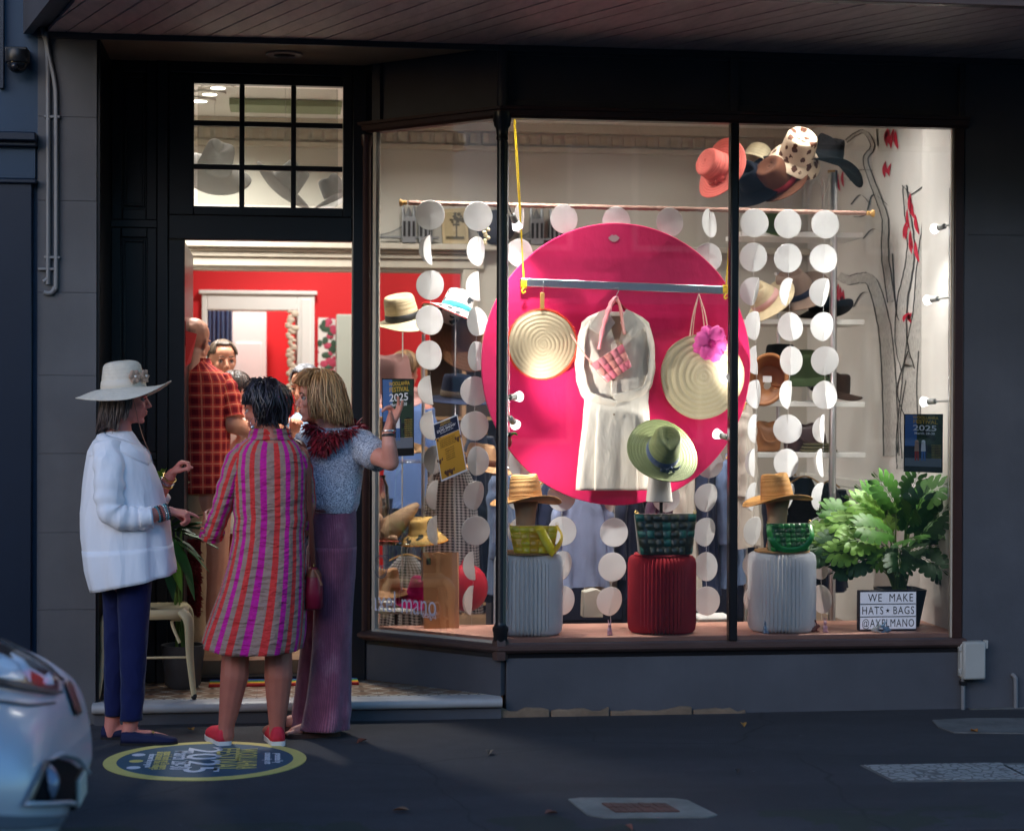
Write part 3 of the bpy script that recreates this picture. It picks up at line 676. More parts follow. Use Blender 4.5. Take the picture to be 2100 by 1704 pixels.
# a few fallen leaves
for k, (px, py, c, lab) in enumerate(((392, 1500, C(150, 110, 50), 'yellow fallen leaf behind the navy loafer'), (742, 1524, C(110, 60, 45), 'red brown fallen leaf right of the sandals'), (822, 1666, C(120, 90, 70), 'pale curled fallen leaf below the round sticker'), (1525, 1490, C(160, 120, 60), 'small amber leaf near the footing under the mullion'),
                                       (1512, 1586, C(60, 52, 50), 'dark fallen leaf left of the utility cover'), (1130, 1672, C(125, 78, 66), 'rusty fallen leaf left of the drain cover'), (1998, 1503, C(165, 110, 50), 'orange leaf on the concrete apron edge'), (1290, 1702, C(120, 72, 60), 'red leaf at the kerb below the drain cover'), (1004, 1547, C(80, 72, 66), 'small grey leaf in the middle of the footpath'))):
    p = atz(px, py); random.seed(k); a = random.uniform(0, 6); L = random.uniform(.022, .036); gg = G()
    gg.grid(lambda u, v: p + V((math.cos(a), math.sin(a), 0)) * ((u - .5) * 2 * L) + V((-math.sin(a), math.cos(a), 0)) * ((v - .5) * L * math.sin(PI * min(max(u, .03), .97))) + V((0, 0, .006 + .012 * (2 * abs(v - .5)) * math.sin(PI * u) + .008 * u)), 8, 4)
    tag(gg.done('fallen_leaf', mat('leaf_dry_%d' % k, c, .7, 0, .3, 90), solid=.0008), lab, 'leaf', 'fallen leaves on the footpath')

# ================================================================ terraces across the street (seen only in the window's reflections)
TW = [m_render('terrace_cream', (.30, .27, .22, 1)), m_render('terrace_brick', (.20, .11, .08, 1)), m_render('terrace_grey', (.20, .20, .20, 1))]
xx = -24.0
for k in range(5):
    w_ = 10.6; h_ = (7.2, 8.0, 6.6, 7.6, 8.2)[k]; tr = thing('terrace_house', ('low cream terrace house across the street, at the left end of its row', 'tall brick terrace house across the street, beside the low cream one', 'low grey terrace house across the street, in the middle of its row', 'high cream terrace house across the street, right of the grey one', 'tallest brick terrace house across the street, at the right end')[k], 'house', (xx + w_ / 2, -21, 0), 'terraces across the street')
    G().bb((xx, -27, -.42), (xx + w_ - .02, -21, h_)).done('wall', TW[k % 3], tr); G().bb((xx - .0, -20.98, h_ - .5), (xx + w_ - .03, -20.7, h_ - .2)).done('parapet_moulding', CREAMT, tr)
    for j in range(4):
        for z in (.9, 4.1): wn = G().bb((xx + .9 + j * 2.2, -20.99, z), (xx + 2.1 + j * 2.2, -20.9, z + 1.9)).done('window', CREAMT, tr); G().bb((xx + 1.0 + j * 2.2, -20.898, z + .1), (xx + 2.0 + j * 2.2, -20.88, z + 1.8)).done('pane', mat('terrace_pane', (.02, .025, .03, 1), .05), wn)
    G().bb((xx, -21, 3.1), (xx + w_ - .03, -18.6, 3.25)).done('verandah_roof', mat('verandah_steel', (.16, .17, .18, 1), .5), tr)
    xx += w_
tr = thing('added_end_house', 'added grey rendered house out of frame, hiding the sky at the far left end of the street', 'house', (-46, -6, 0)); G().bb((-49, -16.5, -.42), (-45, 8, 17)).done('wall', TW[2], tr); G().bb((-44.99, -16.6, 16.4), (-44.7, 8, 16.8)).done('parapet_moulding', CREAMT, tr)  # added unseen block, raised to keep sky out of the splayed pane's reflection
for j in range(6): G().bb((-44.99, -15 + j * 3.6, 3.6), (-44.9, -13.6 + j * 3.6, 5.6)).done('window', MATS['terrace_pane'], tr)
struct(G().bb((-40, -20.99, -.4), (40, -18.2, -.02)).done('far_footpath', ASPH))
# ================================================================ display materials
def m_straw(name, c, dark=.6, bands=90, rough=.7, cross=60):
    t = NT(name); uv = t.sep(t.coord('UV')); v = t.coord()
    w1 = t.math('SINE', t.math('MULTIPLY', uv[1], bands * 6.283 / 4)); w2 = t.math('SINE', t.math('MULTIPLY', uv[0], cross * 6.283))
    h = t.math('ADD', w1, t.math('MULTIPLY', t.math('MULTIPLY', w1, w2), .8)); n = t.noise(v, 30, 5); n2 = t.noise(v, 350, 2)
    a = t.mix(n, sc3(c, .72), sc3(c, 1.2)); a = t.mix(t.math('MULTIPLY_ADD', h, .18, .2), a, sc3(c, dark)); a = t.mix(t.math('MULTIPLY', n2, .4), a, sc3(c, .7))
    t.col(a); t.set(rough, 0, .3); p = t.bump(h, .35, .002); t.bump(n2, .3, .002, p); return t.m
def m_felt(name, c, var=.12):
    return mat(name, c, .92, 0, var, 9, .3, 300, .12, Sheen_Weight=.03)
PINK = cloth('hot_pink_felt', C(226, 36, 100), .9, .06, .2, 300, .25, 3)
def m_paper():
    t = NT('white_paper'); v = t.coord(); t.col((.76, .76, .77, 1)); t.set(.75, 0, .25); t.bump(t.noise(v, 8), .15, .01)
    tr = t.new('BsdfTranslucent'); tr.inputs[0].default_value = (.8, .78, .74, 1); mx = t.new('MixShader'); mx.inputs[0].default_value = .3
    t.l(t.b.outputs[0], mx.inputs[1]); t.l(tr.outputs[0], mx.inputs[2]); t.l(mx.outputs[0], t.out.inputs[0]); return t.m
PAPER = m_paper()
TAN = m_straw('tan_straw', C(196, 148, 92)); TAN2 = m_straw('honey_straw', C(205, 152, 84)); OLIVE = m_straw('olive_straw', C(112, 122, 78), .55)
CORAL = m_straw('coral_straw', C(226, 112, 100), .8); BEIGE = m_straw('beige_straw', C(206, 188, 152), .75); IVST = m_straw('ivory_straw', C(222, 206, 170), .8)
BLKF = m_felt('black_felt', C(15, 16, 19)); NAVF = m_felt('navy_felt', C(34, 40, 62)); BRNF = m_felt('brown_felt', C(92, 58, 42)); GRNF = m_felt('forest_felt', C(50, 62, 38))
PNKF = m_felt('dusty_pink_felt', C(205, 160, 155)); MAGF = m_felt('magenta_felt', C(190, 20, 110)); TANF = m_felt('tan_felt', C(178, 142, 104)); GRYF = m_felt('grey_felt', C(92, 92, 96)); CAMF = m_felt('camel_felt', C(190, 150, 110))
WIRE = mat('stand_wire', (.55, .55, .55, 1), .3, 1, .05); TWINE = m_straw('twine', C(178, 140, 125), .6, 700, .8, 3)
KNOB = mat('turned_wood', C(196, 150, 84), .45, 0, .15, 40); LEA = mat('brown_leather', C(104, 62, 40), .45, 0, .2, 18, .2, 120); LEAT = mat('tan_leather', C(150, 98, 56), .45, 0, .2, 18, .2, 120)

# ================================================================ hat builder
def hat(name, label, loc, rot=(0, 0, 0), m=TAN, cr=(.085, .10), ch=.12, taper=.82, brim=.09, droop=-.012, curl=.0, flip=0.0, dent='pinch', band=None, bow=None, s=1.0, group=None, wave=0.0, edge=None, fold=None):
    t = thing(name, label, 'hat', loc, group); t.rotation_euler = [R(a) for a in rot]; t.scale = (s, s, s)
    save = V(t.location); t.location = (0, 0, 0)
    N = 48
    def P(a, rr, z): return V((cr[0] * rr * math.cos(a), cr[1] * rr * math.sin(a), z))
    def brimpt(a, q):
        e = V((math.cos(a), math.sin(a), 0)); base = V((cr[0] * math.cos(a), cr[1] * math.sin(a), 0))
        z = droop * q * q + curl * math.cos(2 * a) * q * q + flip * q ** 4 + wave * math.sin(3 * a + 1) * q * q
        if fold: z += fold[1] * max(0, math.cos(a - fold[0])) ** 2 * q * q
        return base + e * brim * q + V((0, 0, z))
    rg = []
    for q in (1, .94, .8, .6, .4, .2, .06): rg.append([brimpt(2 * PI * i / N, q) for i in range(N + 1)])
    prof = [(1.0, .004), (.995, .02)] + [(1 - (1 - taper) * h ** 1.2, h * ch) for h in (.25, .5, .72, .85)]
    prof += [(taper * f, ch * z) for f, z in ((.985, .93), (.94, .975), (.85, 1.0), (.66, 1.01), (.42, 1.012), (.2, 1.012), (.02, 1.012))]
    for rr, z in prof:
        ring = []
        for i in range(N + 1):
            p = P(2 * PI * i / N, rr, z); h = max(0, z / ch)
            if dent == 'pinch':                       # teardrop crease plus two front dents
                p.z -= .034 * math.exp(-(p.x / (cr[0] * .30)) ** 2) * sstep(.80, 1.0, h) * sstep(1.15, .2, abs(p.y / cr[1] - .05))
                k = sstep(.35, .95, h) * math.exp(-((p.y + cr[1] * .75) / (cr[1] * .45)) ** 2); p.x *= 1 - .30 * k
            elif dent == 'bowl': p.z -= .05 * (p.x * p.x + p.y * p.y) / (cr[0] * cr[1]) * sstep(.8, 1, h); p.z += .012
            elif dent == 'flatdome': p.z -= .012 * (p.x * p.x + p.y * p.y) / (cr[0] * cr[1]) * sstep(.8, 1, h)
            elif dent == 'pork': p.z -= .018 * sstep(.7, .35, math.hypot(p.x / cr[0], p.y / cr[1])) * sstep(.9, 1, h)
            p.z += .004 * nz(p.x * 14, p.y * 14, z * 9 + len(label)); ring.append(p)
        rg.append(ring)
    g = G(); g.rings(rg, cap=False); g.done('crown_and_brim', m, t, solid=.0035, ang=0, weld=True)
    if edge: g = G(); g.tube([brimpt(2 * PI * i / N, 1.0) for i in range(N + 1)], .004, 6, False); g.done('brim_edge', edge, t)
    if band:
        g = G(); bh = .030
        g.rings([[P(2 * PI * i / N, r_ * (1 - (1 - taper) * (max(z, 0) / ch) ** 1.2), z) * 1.0 + V((0, 0, 0)) for i in range(N + 1)] for r_, z in ((1.02, .004), (1.045, .006), (1.05, .006 + bh), (1.02, .008 + bh))], cap=False)
        g.done('hat_band', band, t, ang=0, weld=True)
    if bow:
        g = G(); a = R(bow); c0 = P(a, 1.06, .02); out = V((math.cos(a), math.sin(a), 0)); tn = V((-out.y, out.x, 0))
        for sg in (-1, 1):
            g.grid(lambda u, v: c0 + tn * (sg * u * .055) + V((0, 0, (v - .5) * .030 * (.35 + 1.3 * u * (1.35 - u)))) + out * (.012 * math.sin(PI * u) + .004), 8, 4)
            g.grid(lambda u, v: c0 + tn * (sg * (.006 + u * .035) + (v - .5) * .014) + V((0, 0, -u * .05)) + out * (.01 + .03 * u), 6, 3)
        g.ell(c0 + out * .008, (.010, .010, .012)); g.done('bow', band or m, t, solid=.0012)
    t.location = save; return t
def wire_stand(loc, label, n=9, h=.22, spread=.09, lean=(0, 0)):
    t = thing('wire_hat_stand', label, 'hat stand', loc, 'wire hat stands on the shelves'); p0 = V(loc)
    for k in range(n):
        a = 2 * PI * k / n; o = V((math.cos(a), math.sin(a), 0)); top = p0 + V((lean[0], lean[1], h))
        G().tube(cat([p0 + o * .035 + V((0, 0, .004)), p0 + o * .018 + V((lean[0] * .2, lean[1] * .2, h * .4)), p0 + o * spread * .45 + V((lean[0] * .7, lean[1] * .7, h * .8)), top + o * spread], 3), .0013, 5).done('wire', WIRE, t)
    G().lathe([(.001, .0), (.045, .0), (.045, .004), (.001, .004)], 20, p0).done('stand_base', WIRE, t)
    return t

# ================================================================ pink disc, rail, cords
DYD = .46; dc = at(1265, 747, DYD); kx = scale_at(dc); RX, RZ = 280 / kx, 289 / kx
t = thing('pink_disc', 'giant hot pink felt covered disc hanging in the shop window', 'display disc', dc)
g = G(); N = 96; rg = []
for q, y in ((.01, -.0101), (.3, -.0101), (.6, -.0101), (.9, -.0101), (.995, -.009), (1.0, -.005), (1.0, .008), (.99, .01), (.02, .01)):
    rg.append([dc + V((RX * q * math.cos(2 * PI * i / N), y + (.004 * nz(3 * q * math.cos(2 * PI * i / N), 3 * q * math.sin(2 * PI * i / N)) if y < 0 else 0), RZ * q * math.sin(2 * PI * i / N))) for i in range(N + 1)])
g.rings(rg); g.done('felt_disc', PINK, t, weld=True, nrm=True)
lp = at(1259, 488, DYD - .013); k = 1 / kx; up_, lo_ = [], []
for x, y in ((-12, 0), (-8, 3), (-4, 6.5), (0, 4.5), (4, 6.5), (8, 3), (12, 0), (8, -5), (3, -8), (-3, -8), (-8, -5)): up_.append(lp + V((x * k, 0, y * k)))
g = G(); g.prism(up_, (0, .004, 0)); g.done('lip_cutout', mat('lip_grey', C(190, 150, 155), .6), t)
RY = .405; ra, rb = at(1068, 579, RY), at(1500, 596, RY)
t = thing('hanging_rail', 'flat aluminium rail strung across the pink disc', 'rail', (ra + rb) / 2)
d = (rb - ra); g = G(); ang = -math.atan2(d.z, d.x); g.box((ra + rb) / 2, (d.length, .012, .042), (0, ang, 0)); g.done('bar', CHROME, t, bevel=.003)
g = G(); g.bb(ra + V((-.004, -.008, -.02)), ra + V((.003, .008, .02))); g.bb(rb + V((-.003, -.008, -.02)), rb + V((.004, .008, .02))); g.done('end_cap', DK, t, bevel=.002)
YROPE = mat('yellow_cord', C(232, 196, 30), .7, 0, .15, 60)
for (a, kn, lab) in (((1044, 246), (1074, 582), 'yellow cord tying the left end of the aluminium rail'), ((1518, 240), (1488, 594), 'yellow cord tying the right end of the aluminium rail')):
    p, q = at(a[0], a[1], RY), at(kn[0], kn[1], RY); p.z = 3.40; t = thing('yellow_rope', lab, 'cord', p, 'yellow cords holding the rail')
    g = G(); g.tube(cat([p, p * .5 + q * .5 + V((.008, 0, 0)), q]), .0035, 6); g.tube(cat([p + V((.006, 0, 0)), p * .5 + q * .5 + V((.0, 0, .0)), q + V((.004, 0, 0))]), .003, 6); g.done('rope', YROPE, t)
    g = G()
    for k in range(5): g.lathe([(.019, -.003), (.0225, 0), (.019, .003)], 12, q + V(((k - 2) * .0065, 0, 0)), (0, R(90), 0), cap=False, fn=lambda p_, a_, r_, z_: V((p_.x * 1.25, p_.y * .5, p_.z)))
    g.tube(cat([q + V((0, -.014, -.02)), q + V((-.012, -.018, -.04)), q + V((-.004, -.014, -.05)), q + V((.008, -.012, -.04))]), .004, 6); g.done('knot', YROPE, t)

# ================================================================ the two round straw bags
def m_spiral(name, c1, c2, c3):
    t = NT(name); v = t.coord(); uv = t.sep(t.coord('UV')); n = t.noise(v, 6, 5); n2 = t.noise(v, 240, 2)
    a = t.mix(t.math('PINGPONG', t.math('MULTIPLY_ADD', n, .8, t.math('MULTIPLY', uv[1], 9)), .5), c1, c2); a = t.mix(t.math('MULTIPLY', n2, .55), a, c3)
    t.col(a); t.set(.85, 0, .2); t.bump(n2, .5, .002); return t.m
def round_bag(c, rad, turns, m, trim, t, rip=.0035):
    g = G(); N = 72; M_ = 60; rg = []
    for j in range(M_ + 1):
        q = 1 - j / M_; ring = []
        for i in range(N + 1):
            a = 2 * PI * i / N; r = rad * max(q, .004) * (1 + .02 * math.sin(3 * a + 1) * q + .012 * nz(math.cos(a) * 3, math.sin(a) * 3, 5))
            sw = (q ** .85 * turns + i / N + .30 * nz(math.cos(a) * 1.3 + q * 2, math.sin(a) * 1.3, turns)) % 1.0
            h = .035 * (1 - q * q) + rip * (1 - abs(2 * sw - 1) ** 1.5) * (.5 + .5 * min(1, q * 3))
            ring.append(c + V((r * math.cos(a), -h, r * math.sin(a))))
        rg.append(ring)
    g.rings(rg, cap=False); rg2 = [[V((p.x, c.y + .012, p.z)) for p in rg[0]], [c + V((0, .02, 0))] * (N + 1)]
    g.rings([rg[0]] + rg2, cap=False); g.done('coiled_straw', m, t, weld=False, ang=0, nrm=True)
    if trim:
        g = G(); random.seed(3)
        for i in range(260):
            a = random.uniform(0, 2 * PI); p = c + V((rad * math.cos(a), .004, rad * math.sin(a))); q2 = c + V(((rad + random.uniform(.004, .016)) * math.cos(a + random.uniform(-.06, .06)), random.uniform(-.006, .01), (rad + random.uniform(.003, .014)) * math.sin(a)))
            g.tube([p, q2], .0014, 4)
        g.tube([c + V((rad * 1.012 * math.cos(2 * PI * i / 64), .004, rad * 1.012 * math.sin(2 * PI * i / 64))) for i in range(65)], .007, 6, False); g.done('fringe_trim', trim, t)
def hook(p, t, L=.05):
    G().tube(cat([p + V((0, .01, -L)), p + V((0, -.004, -L * .4)), p + V((0, -.014, .01)), p + V((0, -.002, .027)), p + V((.0, .012, .018))]), .0018, 6).done('hook', CHROME, t)
HB = .375; c1 = at(1112, 706, HB)
t = thing('round_straw_bag', 'round grey beige coiled straw bag with orange red fringe hung by a peg', 'bag', c1)
round_bag(c1, 70 / scale_at(c1), 9, m_spiral('natural_raffia', C(206, 190, 160), C(166, 148, 120), C(140, 122, 96)), mat('orange_fringe', C(226, 70, 40), .8, 0, .2, 80), t)
pg = thing('clothes_peg', 'wooden clothes peg clipping the fringed straw bag to its hook', 'peg', at(1112, 620, HB))
for dy in (-.012, .0): G().box(at(1112, 617, HB - .012 + dy), (.022, .009, .085), (R(4 if dy else -4), 0, 0)).done('peg_half', KNOB, pg, bevel=.002)
hook(at(1114, 588, RY - .008), pg, .03)
c2 = at(1440, 772, HB); t = thing('round_straw_bag', 'round ivory coiled straw bag with pink handles and a pink flower', 'bag', c2)
round_bag(c2, 87 / scale_at(c2), 7, m_spiral('ivory_raffia', C(222, 210, 178), C(200, 182, 144), C(182, 162, 126)), None, t, .0055)
hp = at(1433, 603, RY - .012); STR = mat('pale_pink_strap', C(232, 190, 176), .6)
for (x, y, dy) in ((1415, 690, -.03), (1452, 678, -.03), (1420, 690, .02), (1445, 680, .02)): G().tube(cat([hp, hp * .5 + at(x, y, HB + dy) * .5 + V(((x - 1433) * .0004, 0, 0)), at(x, y, HB + dy)]), .005, 6, flat=(1, .5)).done('handle', STR, t)
hook(hp + V((0, .004, .0)), t, .012)
FLW = cloth('organza_pink', C(238, 92, 176), .55, .15, .1, 200, .5)
fc = at(1457, 705, HB - .06)
for k in range(8):
    a = 2 * PI * k / 8 + .3; L = random.uniform(.07, .095); ax = V((math.cos(a), 0, math.sin(a))); pr = V((-ax.z, 0, ax.x)); off_ = -.012 * (k % 2)
    g = G(); g.grid(lambda u, v: fc + ax * (.008 + L * u) + pr * ((v - .5) * .085 * math.sin(PI * (.12 + .80 * u)) ** .7) + V((0, off_ - .022 * math.sin(PI * u) + .014 * math.cos((v - .5) * 7 + k) * u, 0)), 8, 8)
    g.done('petal', FLW, t, ang=0, solid=.001)
g = G()
for k in range(26):
    a = k * 2.4; r = .005 + .0011 * k; g.ell(fc + V((r * math.cos(a), -.026 + .0004 * k, r * math.sin(a))), (.0055, .0055, .0055), n=6, m=4)
g.done('flower_centre', mat('deep_pink_stamens', C(214, 40, 140), .6, 0, .2, 100), t)

# ================================================================ shirt dress
LINEN = cloth('ivory_linen', C(216, 209, 197), .85, .05, .35, 500, .7, fs=.4)
t = thing('shirt_dress', 'ivory linen shirt dress with folded sleeves on a hanger before the pink disc', 'dress', at(1262, 800, .41))
DYR = .385
def loftpx(rows, Y, n=40, fold=lambda a, v, x: 1.0, tiltf=None, U=1.257):
    rg = []; uvs = []
    for j, (py, xl, xr, dep) in enumerate(rows):
        c = at((xl + xr) / 2, py, Y); w_ = (xr - xl) / 2 / scale_at(c); ring = []; uv = []
        for i in range(n + 1):
            a = 2 * PI * i / n; f = fold(a, py, j)
            ca, sa = math.cos(a), math.sin(a)
            ring.append(c + V((w_ * f * math.copysign(abs(ca) ** .85, ca), dep * f * math.copysign(abs(sa) ** .85, sa), 0)) + (tiltf(a, py) if tiltf else V())); uv.append((i / n * U, c.z))
        rg.append(ring); uvs.append(uv)
    return rg, uvs
rows = [(640, 1228, 1298, .022), (650, 1206, 1318, .028), (662, 1192, 1332, .032), (700, 1188, 1338, .048), (750, 1192, 1336, .052), (800, 1196, 1332, .048), (825, 1198, 1330, .040), (840, 1196, 1332, .040), (880, 1194, 1334, .038), (930, 1188, 1338, .04), (980, 1183, 1340, .042), (1005, 1181, 1341, .042)]
def ffold(a, py, j): return 1 + (.17 * math.sin(9 * a + .8 * math.sin(py * .01)) + .12 * math.sin(15 * a + 1)) * sstep(820, 900, py) * (1 if math.sin(a) < 0 else .5) * abs(math.sin(a))
# finer rows by interpolation
def refine(rows, k=4):
    out = []
    for i in range(len(rows) - 1):
        for q in range(k): out.append(tuple(a + (b_ - a) * q / k for a, b_ in zip(rows[i], rows[i + 1])))
    out.append(rows[-1]); return out
g = G(); rg, uv = loftpx(refine(rows), DYR, 96, ffold); g.rings(rg, False, uv); g.done('dress_body', LINEN, t, ang=0, weld=True, solid=.002)
def sleeve(pts, rr, m, parent, name='sleeve', n=20, wob=.12, flat=(1, .8), uvscale=None, seed=0, cuff=None):
    c = cat(pts, 8); g = G(); rings = []; g.tube(c, rr, n, True, flat, uvscale)
    for i, v in enumerate(g.v):
        j = i // (n + 1); ctr = c[min(j, len(c) - 1)]; d_ = v - ctr
        g.v[i] = ctr + d_ * (1 + wob * nz(v.x * 16 + seed, v.y * 16, v.z * 22 + seed) + wob * .5 * math.sin(j * 1.1 + seed + 2 * nz(v.x * 9, v.y * 9, seed)))
    o = g.done(name, m, parent, ang=0, weld=True)
    return o
y1 = DYR - .022
sleeve([at(1204, 660, DYR), at(1192, 700, y1), at(1190, 760, y1), at(1202, 806, y1 - .01), at(1230, 822, y1 - .02), at(1262, 830, y1 - .02)], [.030, .034, .038, .038, .036, .033], LINEN, t, flat=(1, .28))
sleeve([at(1322, 660, DYR), at(1334, 700, y1), at(1335, 760, y1), at(1322, 800, y1 - .01), at(1292, 812, y1 - .03), at(1258, 818, y1 - .03)], [.030, .034, .038, .038, .036, .033], LINEN, t, seed=4, flat=(1, .28))
for s_, pts in ((1, ((1228, 640), (1206, 672), (1240, 692), (1262, 662), (1243, 634))), (2, ((1297, 640), (1325, 668), (1296, 694), (1272, 662), (1284, 634)))):
    g = G(); g.prism([at(x, y, DYR - .066 - .0004 * (y - 640)) for x, y in pts], (0, .006, 0)); g.done('collar', LINEN, t, bevel=.002, smooth=False)
g = G(); g.prism([at(x, y, DYR - .056) for x, y in ((1246, 648), (1282, 648), (1266, 715))], (0, .006, 0)); g.done('neck_shade', cloth('linen_shade', C(168, 150, 128)), t)  # darker linen sheet stands in for the shade inside the neck
g = G(); g.bb(at(1266, 812, DYR - .058), at(1253, 706, DYR - .04)); g.done('button_placket', LINEN, t, bevel=.002)
for py in (735, 779, 850): G().lathe([(.0055, -.001), (.006, .001), (.004, .002)], 12, at(1259, py, DYR - .0595), (R(90), 0, 0)).done('button', mat('shell_button', C(150, 130, 110), .3), t)
hk = at(1264, 610, DYR); RED = mat('red_hanger', C(150, 22, 30), .4)
G().tube(cat([hk + V((0, 0, -.03)), hk + V((0, 0, .01)), hk + V((.012, 0, .035)), hk + V((.004, .0, .052)), hk + V((-.012, 0, .042))]), .002, 6).done('hanger_hook', CHROME, t)
G().tube(cat([at(1210, 655, DYR), at(1240, 640, DYR), hk + V((0, 0, -.03)), at(1290, 640, DYR), at(1318, 655, DYR)]), .008, 8).done('hanger', RED, t)

# ================================================================ woven bags
def m_satin(name, c, rough=.3, var=.25):
    t = NT(name); v = t.coord('UV'); n = t.noise(t.coord('Object', (14, 14, 220)), 1, 3); n2 = t.noise(t.coord(), 25, 3)
    t.col(t.mix(n2, sc3(c, 1 - var), sc3(c, 1 + var))); t.set(rough, 0, .6, Sheen_Weight=.3); t.bump(n, .15, .001); return t.m
def woven_bag(name, label, loc, rot, w0, w1, h, dep, nx, nzv, ms, group=None, strap=None):
    """w0 bottom width, w1 top width; front faces -y; strips over and under as raised pads"""
    t = thing(name, label, 'handbag', loc, group); save = V(loc); t.location = (0, 0, 0)
    g = G(); rg = []
    for q in (0, .06, .5, .96, 1.0):
        w_ = (w0 + (w1 - w0) * q) / 2 * (.97 if q in (0, 1.0) else 1); dd = dep / 2 * (1 - .72 * q) * (.9 if q == 0 else 1)
        rg.append([V((w_ * math.copysign(abs(math.cos(a)) ** .4, math.cos(a)), dd * math.copysign(abs(math.sin(a)) ** .5, math.sin(a)), h * q)) for a in [2 * PI * i / 40 for i in range(41)]])
    g.rings(rg); g.done('lining', ms[-1], t)
    random.seed(len(label))
    for k, m in enumerate(ms):
        g = G(); any_ = False
        for side in (-1, 1):
            for i in range(nx):
                for j in range(nzv):
                    vert = (i + j) % 2 == 0
                    idx = (i if vert else j + 1) % len(ms)
                    if idx != k: continue
                    any_ = True; jx = random.uniform(-.06, .06)
                    def fn(u, v):
                        uu = (i + .02 + .96 * u) / nx; vv = (j + .02 + .96 * v) / nzv
                        w_ = w0 + (w1 - w0) * vv; x = (uu - .5) * w_; bul = math.sin(PI * (v if vert else u)) ** .7 * .005 - .003 * (abs(2 * (u if vert else v) - 1) ** 6)
                        curve = 1 - .45 * abs(2 * uu - 1) ** 3
                        y = side * (dep / 2 * (1 - .72 * vv) * curve + bul + .0025); return V((x * (1 + .0), y, h * vv + jx * .004))
                    g.grid(fn, 5, 5)
        if any_: g.done('woven_strips', m, t, ang=0, nrm=True)
    g = G(); 
    for sx in (-1, 1): g.lathe([(.008, -.002), (.0095, 0), (.008, .002)], 10, (sx * w1 * .47, -dep * .1, h + .008), (R(90), 0, 0), cap=False); g.cap((sx * w1 * .47, 0, h - .01), .004, (sx * w1 * .47, 0, h + .003), .004, 6)
    g.done('metal_ring', mat('gold_hardware', (.75, .55, .2, 1), .3, 1, .05), t)
    if strap:
        for pts, wd, m in strap: G().tube(cat(pts, 5), wd, 8, True, (1, .18)).done('strap', m, t)
    t.location = save; t.rotation_euler = [R(a) for a in rot]; return t
YEL2 = [m_satin('yellow_satin', C(255, 208, 0)), m_satin('lemon_satin', C(255, 220, 6)), m_satin('yellow_satin_dark', C(244, 184, 0))]
GRN2 = [m_satin('green_satin', C(18, 140, 46)), m_satin('emerald_satin', C(10, 112, 36)), m_satin('green_satin_deep', C(8, 84, 30))]
DGR = [m_satin('teal_satin', C(14, 92, 80)), m_satin('bottle_satin', C(40, 50, 26)), m_satin('dark_olive_satin', C(34, 40, 22))]
PNK = [m_satin('bubblegum_satin', C(248, 140, 150)), m_satin('rose_satin', C(244, 120, 138)), m_satin('coral_satin', C(244, 150, 140))]
STY = .20; PLZ = .388

# ================================================================ pleated paper stools
STW = mat('white_stool_paper', (.92, .92, .93, 1), .7, 0, .03, 10, .05, 200); STR_ = mat('red_stool_paper', (.42, .018, .03, 1), .6, 0, .1, 14, .08, 200); MATM = m_straw('woven_seat_mat', C(190, 150, 100), .6, 300, .8, 20)
def stool(pxc, m, label, topm, toppx, rad=.176):
    c = at(pxc, 1290, STY); c.z = PLZ; H = at(pxc, toppx, STY).z - PLZ
    t = thing('paper_stool', label, 'stool', c, 'accordion paper stools in the window')
    NP = 52; n = NP * 4
    def fn(p, a, r, z):
        tri = abs(((a * NP / (2 * PI)) % 1.0) * 2 - 1); q = min(z, H - z) / .05; amp = .010 + .012 * max(0, 1 - q)
        rr = r - amp * (1 - tri); return V((rr * math.cos(a), rr * math.sin(a), p.z + (.010 * (1 - tri) * max(0, 1 - q) * (1 if z < H / 2 else -1))))
    pr = [(rad * .80, .002), (rad * .9, .003), (rad * .97, .016), (rad, .045), (rad * 1.0, H * .5), (rad, H - .045), (rad * .97, H - .016), (rad * .9, H - .003), (rad * .8, H - .001)]
    G().lathe(pr, n, c, fn=fn).done('pleated_drum', m, t, ang=25, weld=True)
    G().lathe([(.001, H + .0), (rad * .80, H + .0), (rad * .82, H + .005), (rad * .80, H + .011), (.001, H + .012)], 48, c).done('seat_pad', topm, t)
    return V((c.x, c.y, PLZ + H + .012))
T1 = stool(1083, STW, 'white pleated paper stool beside the iron corner column', MATM, 1135)
T2 = stool(1357, STR_, 'red pleated paper stool in the middle of the window', mat('red_pad', (.40, .02, .03, 1), .55), 1138)
T3 = stool(1603, STW, 'white pleated paper stool right of the mullion', MATM, 1131)
woven_bag('woven_bag', 'bright yellow woven ribbon bag on the left white stool', T1 + V((.015, -.085, 0)), (0, 0, -4), .20, .25, .135, .10, 5, 4, YEL2, 'woven ribbon bags on stools',
          [([(.02, -.03, .135), (.03, -.062, .12), (.055, -.068, .07), (.085, -.07, .02), (.10, -.06, .004)], .026, YEL2[1]), ([(.12, -.01, .13), (.14, -.02, .09), (.13, -.045, .05), (.10, -.06, .012)], .02, YEL2[0])])
woven_bag('woven_bag', 'dark bottle green woven ribbon tote on the red stool', T2 + V((.0, -.075, 0)), (0, 0, 2), .27, .325, .205, .12, 7, 5, DGR, 'woven ribbon bags on stools')
woven_bag('woven_bag', 'emerald green woven ribbon bag on the right white stool', T3 + V((.01, -.085, 0)), (0, 0, 3), .20, .235, .14, .10, 8, 6, GRN2, 'woven ribbon bags on stools',
          [([(-.11, -.02, .13), (-.115, -.06, .07), (-.07, -.068, .02), (0, -.07, .008), (.07, -.068, .03), (.105, -.06, .08), (.11, -.02, .13)], .014, GRN2[0])])
pb = at(1262, 770, .285)
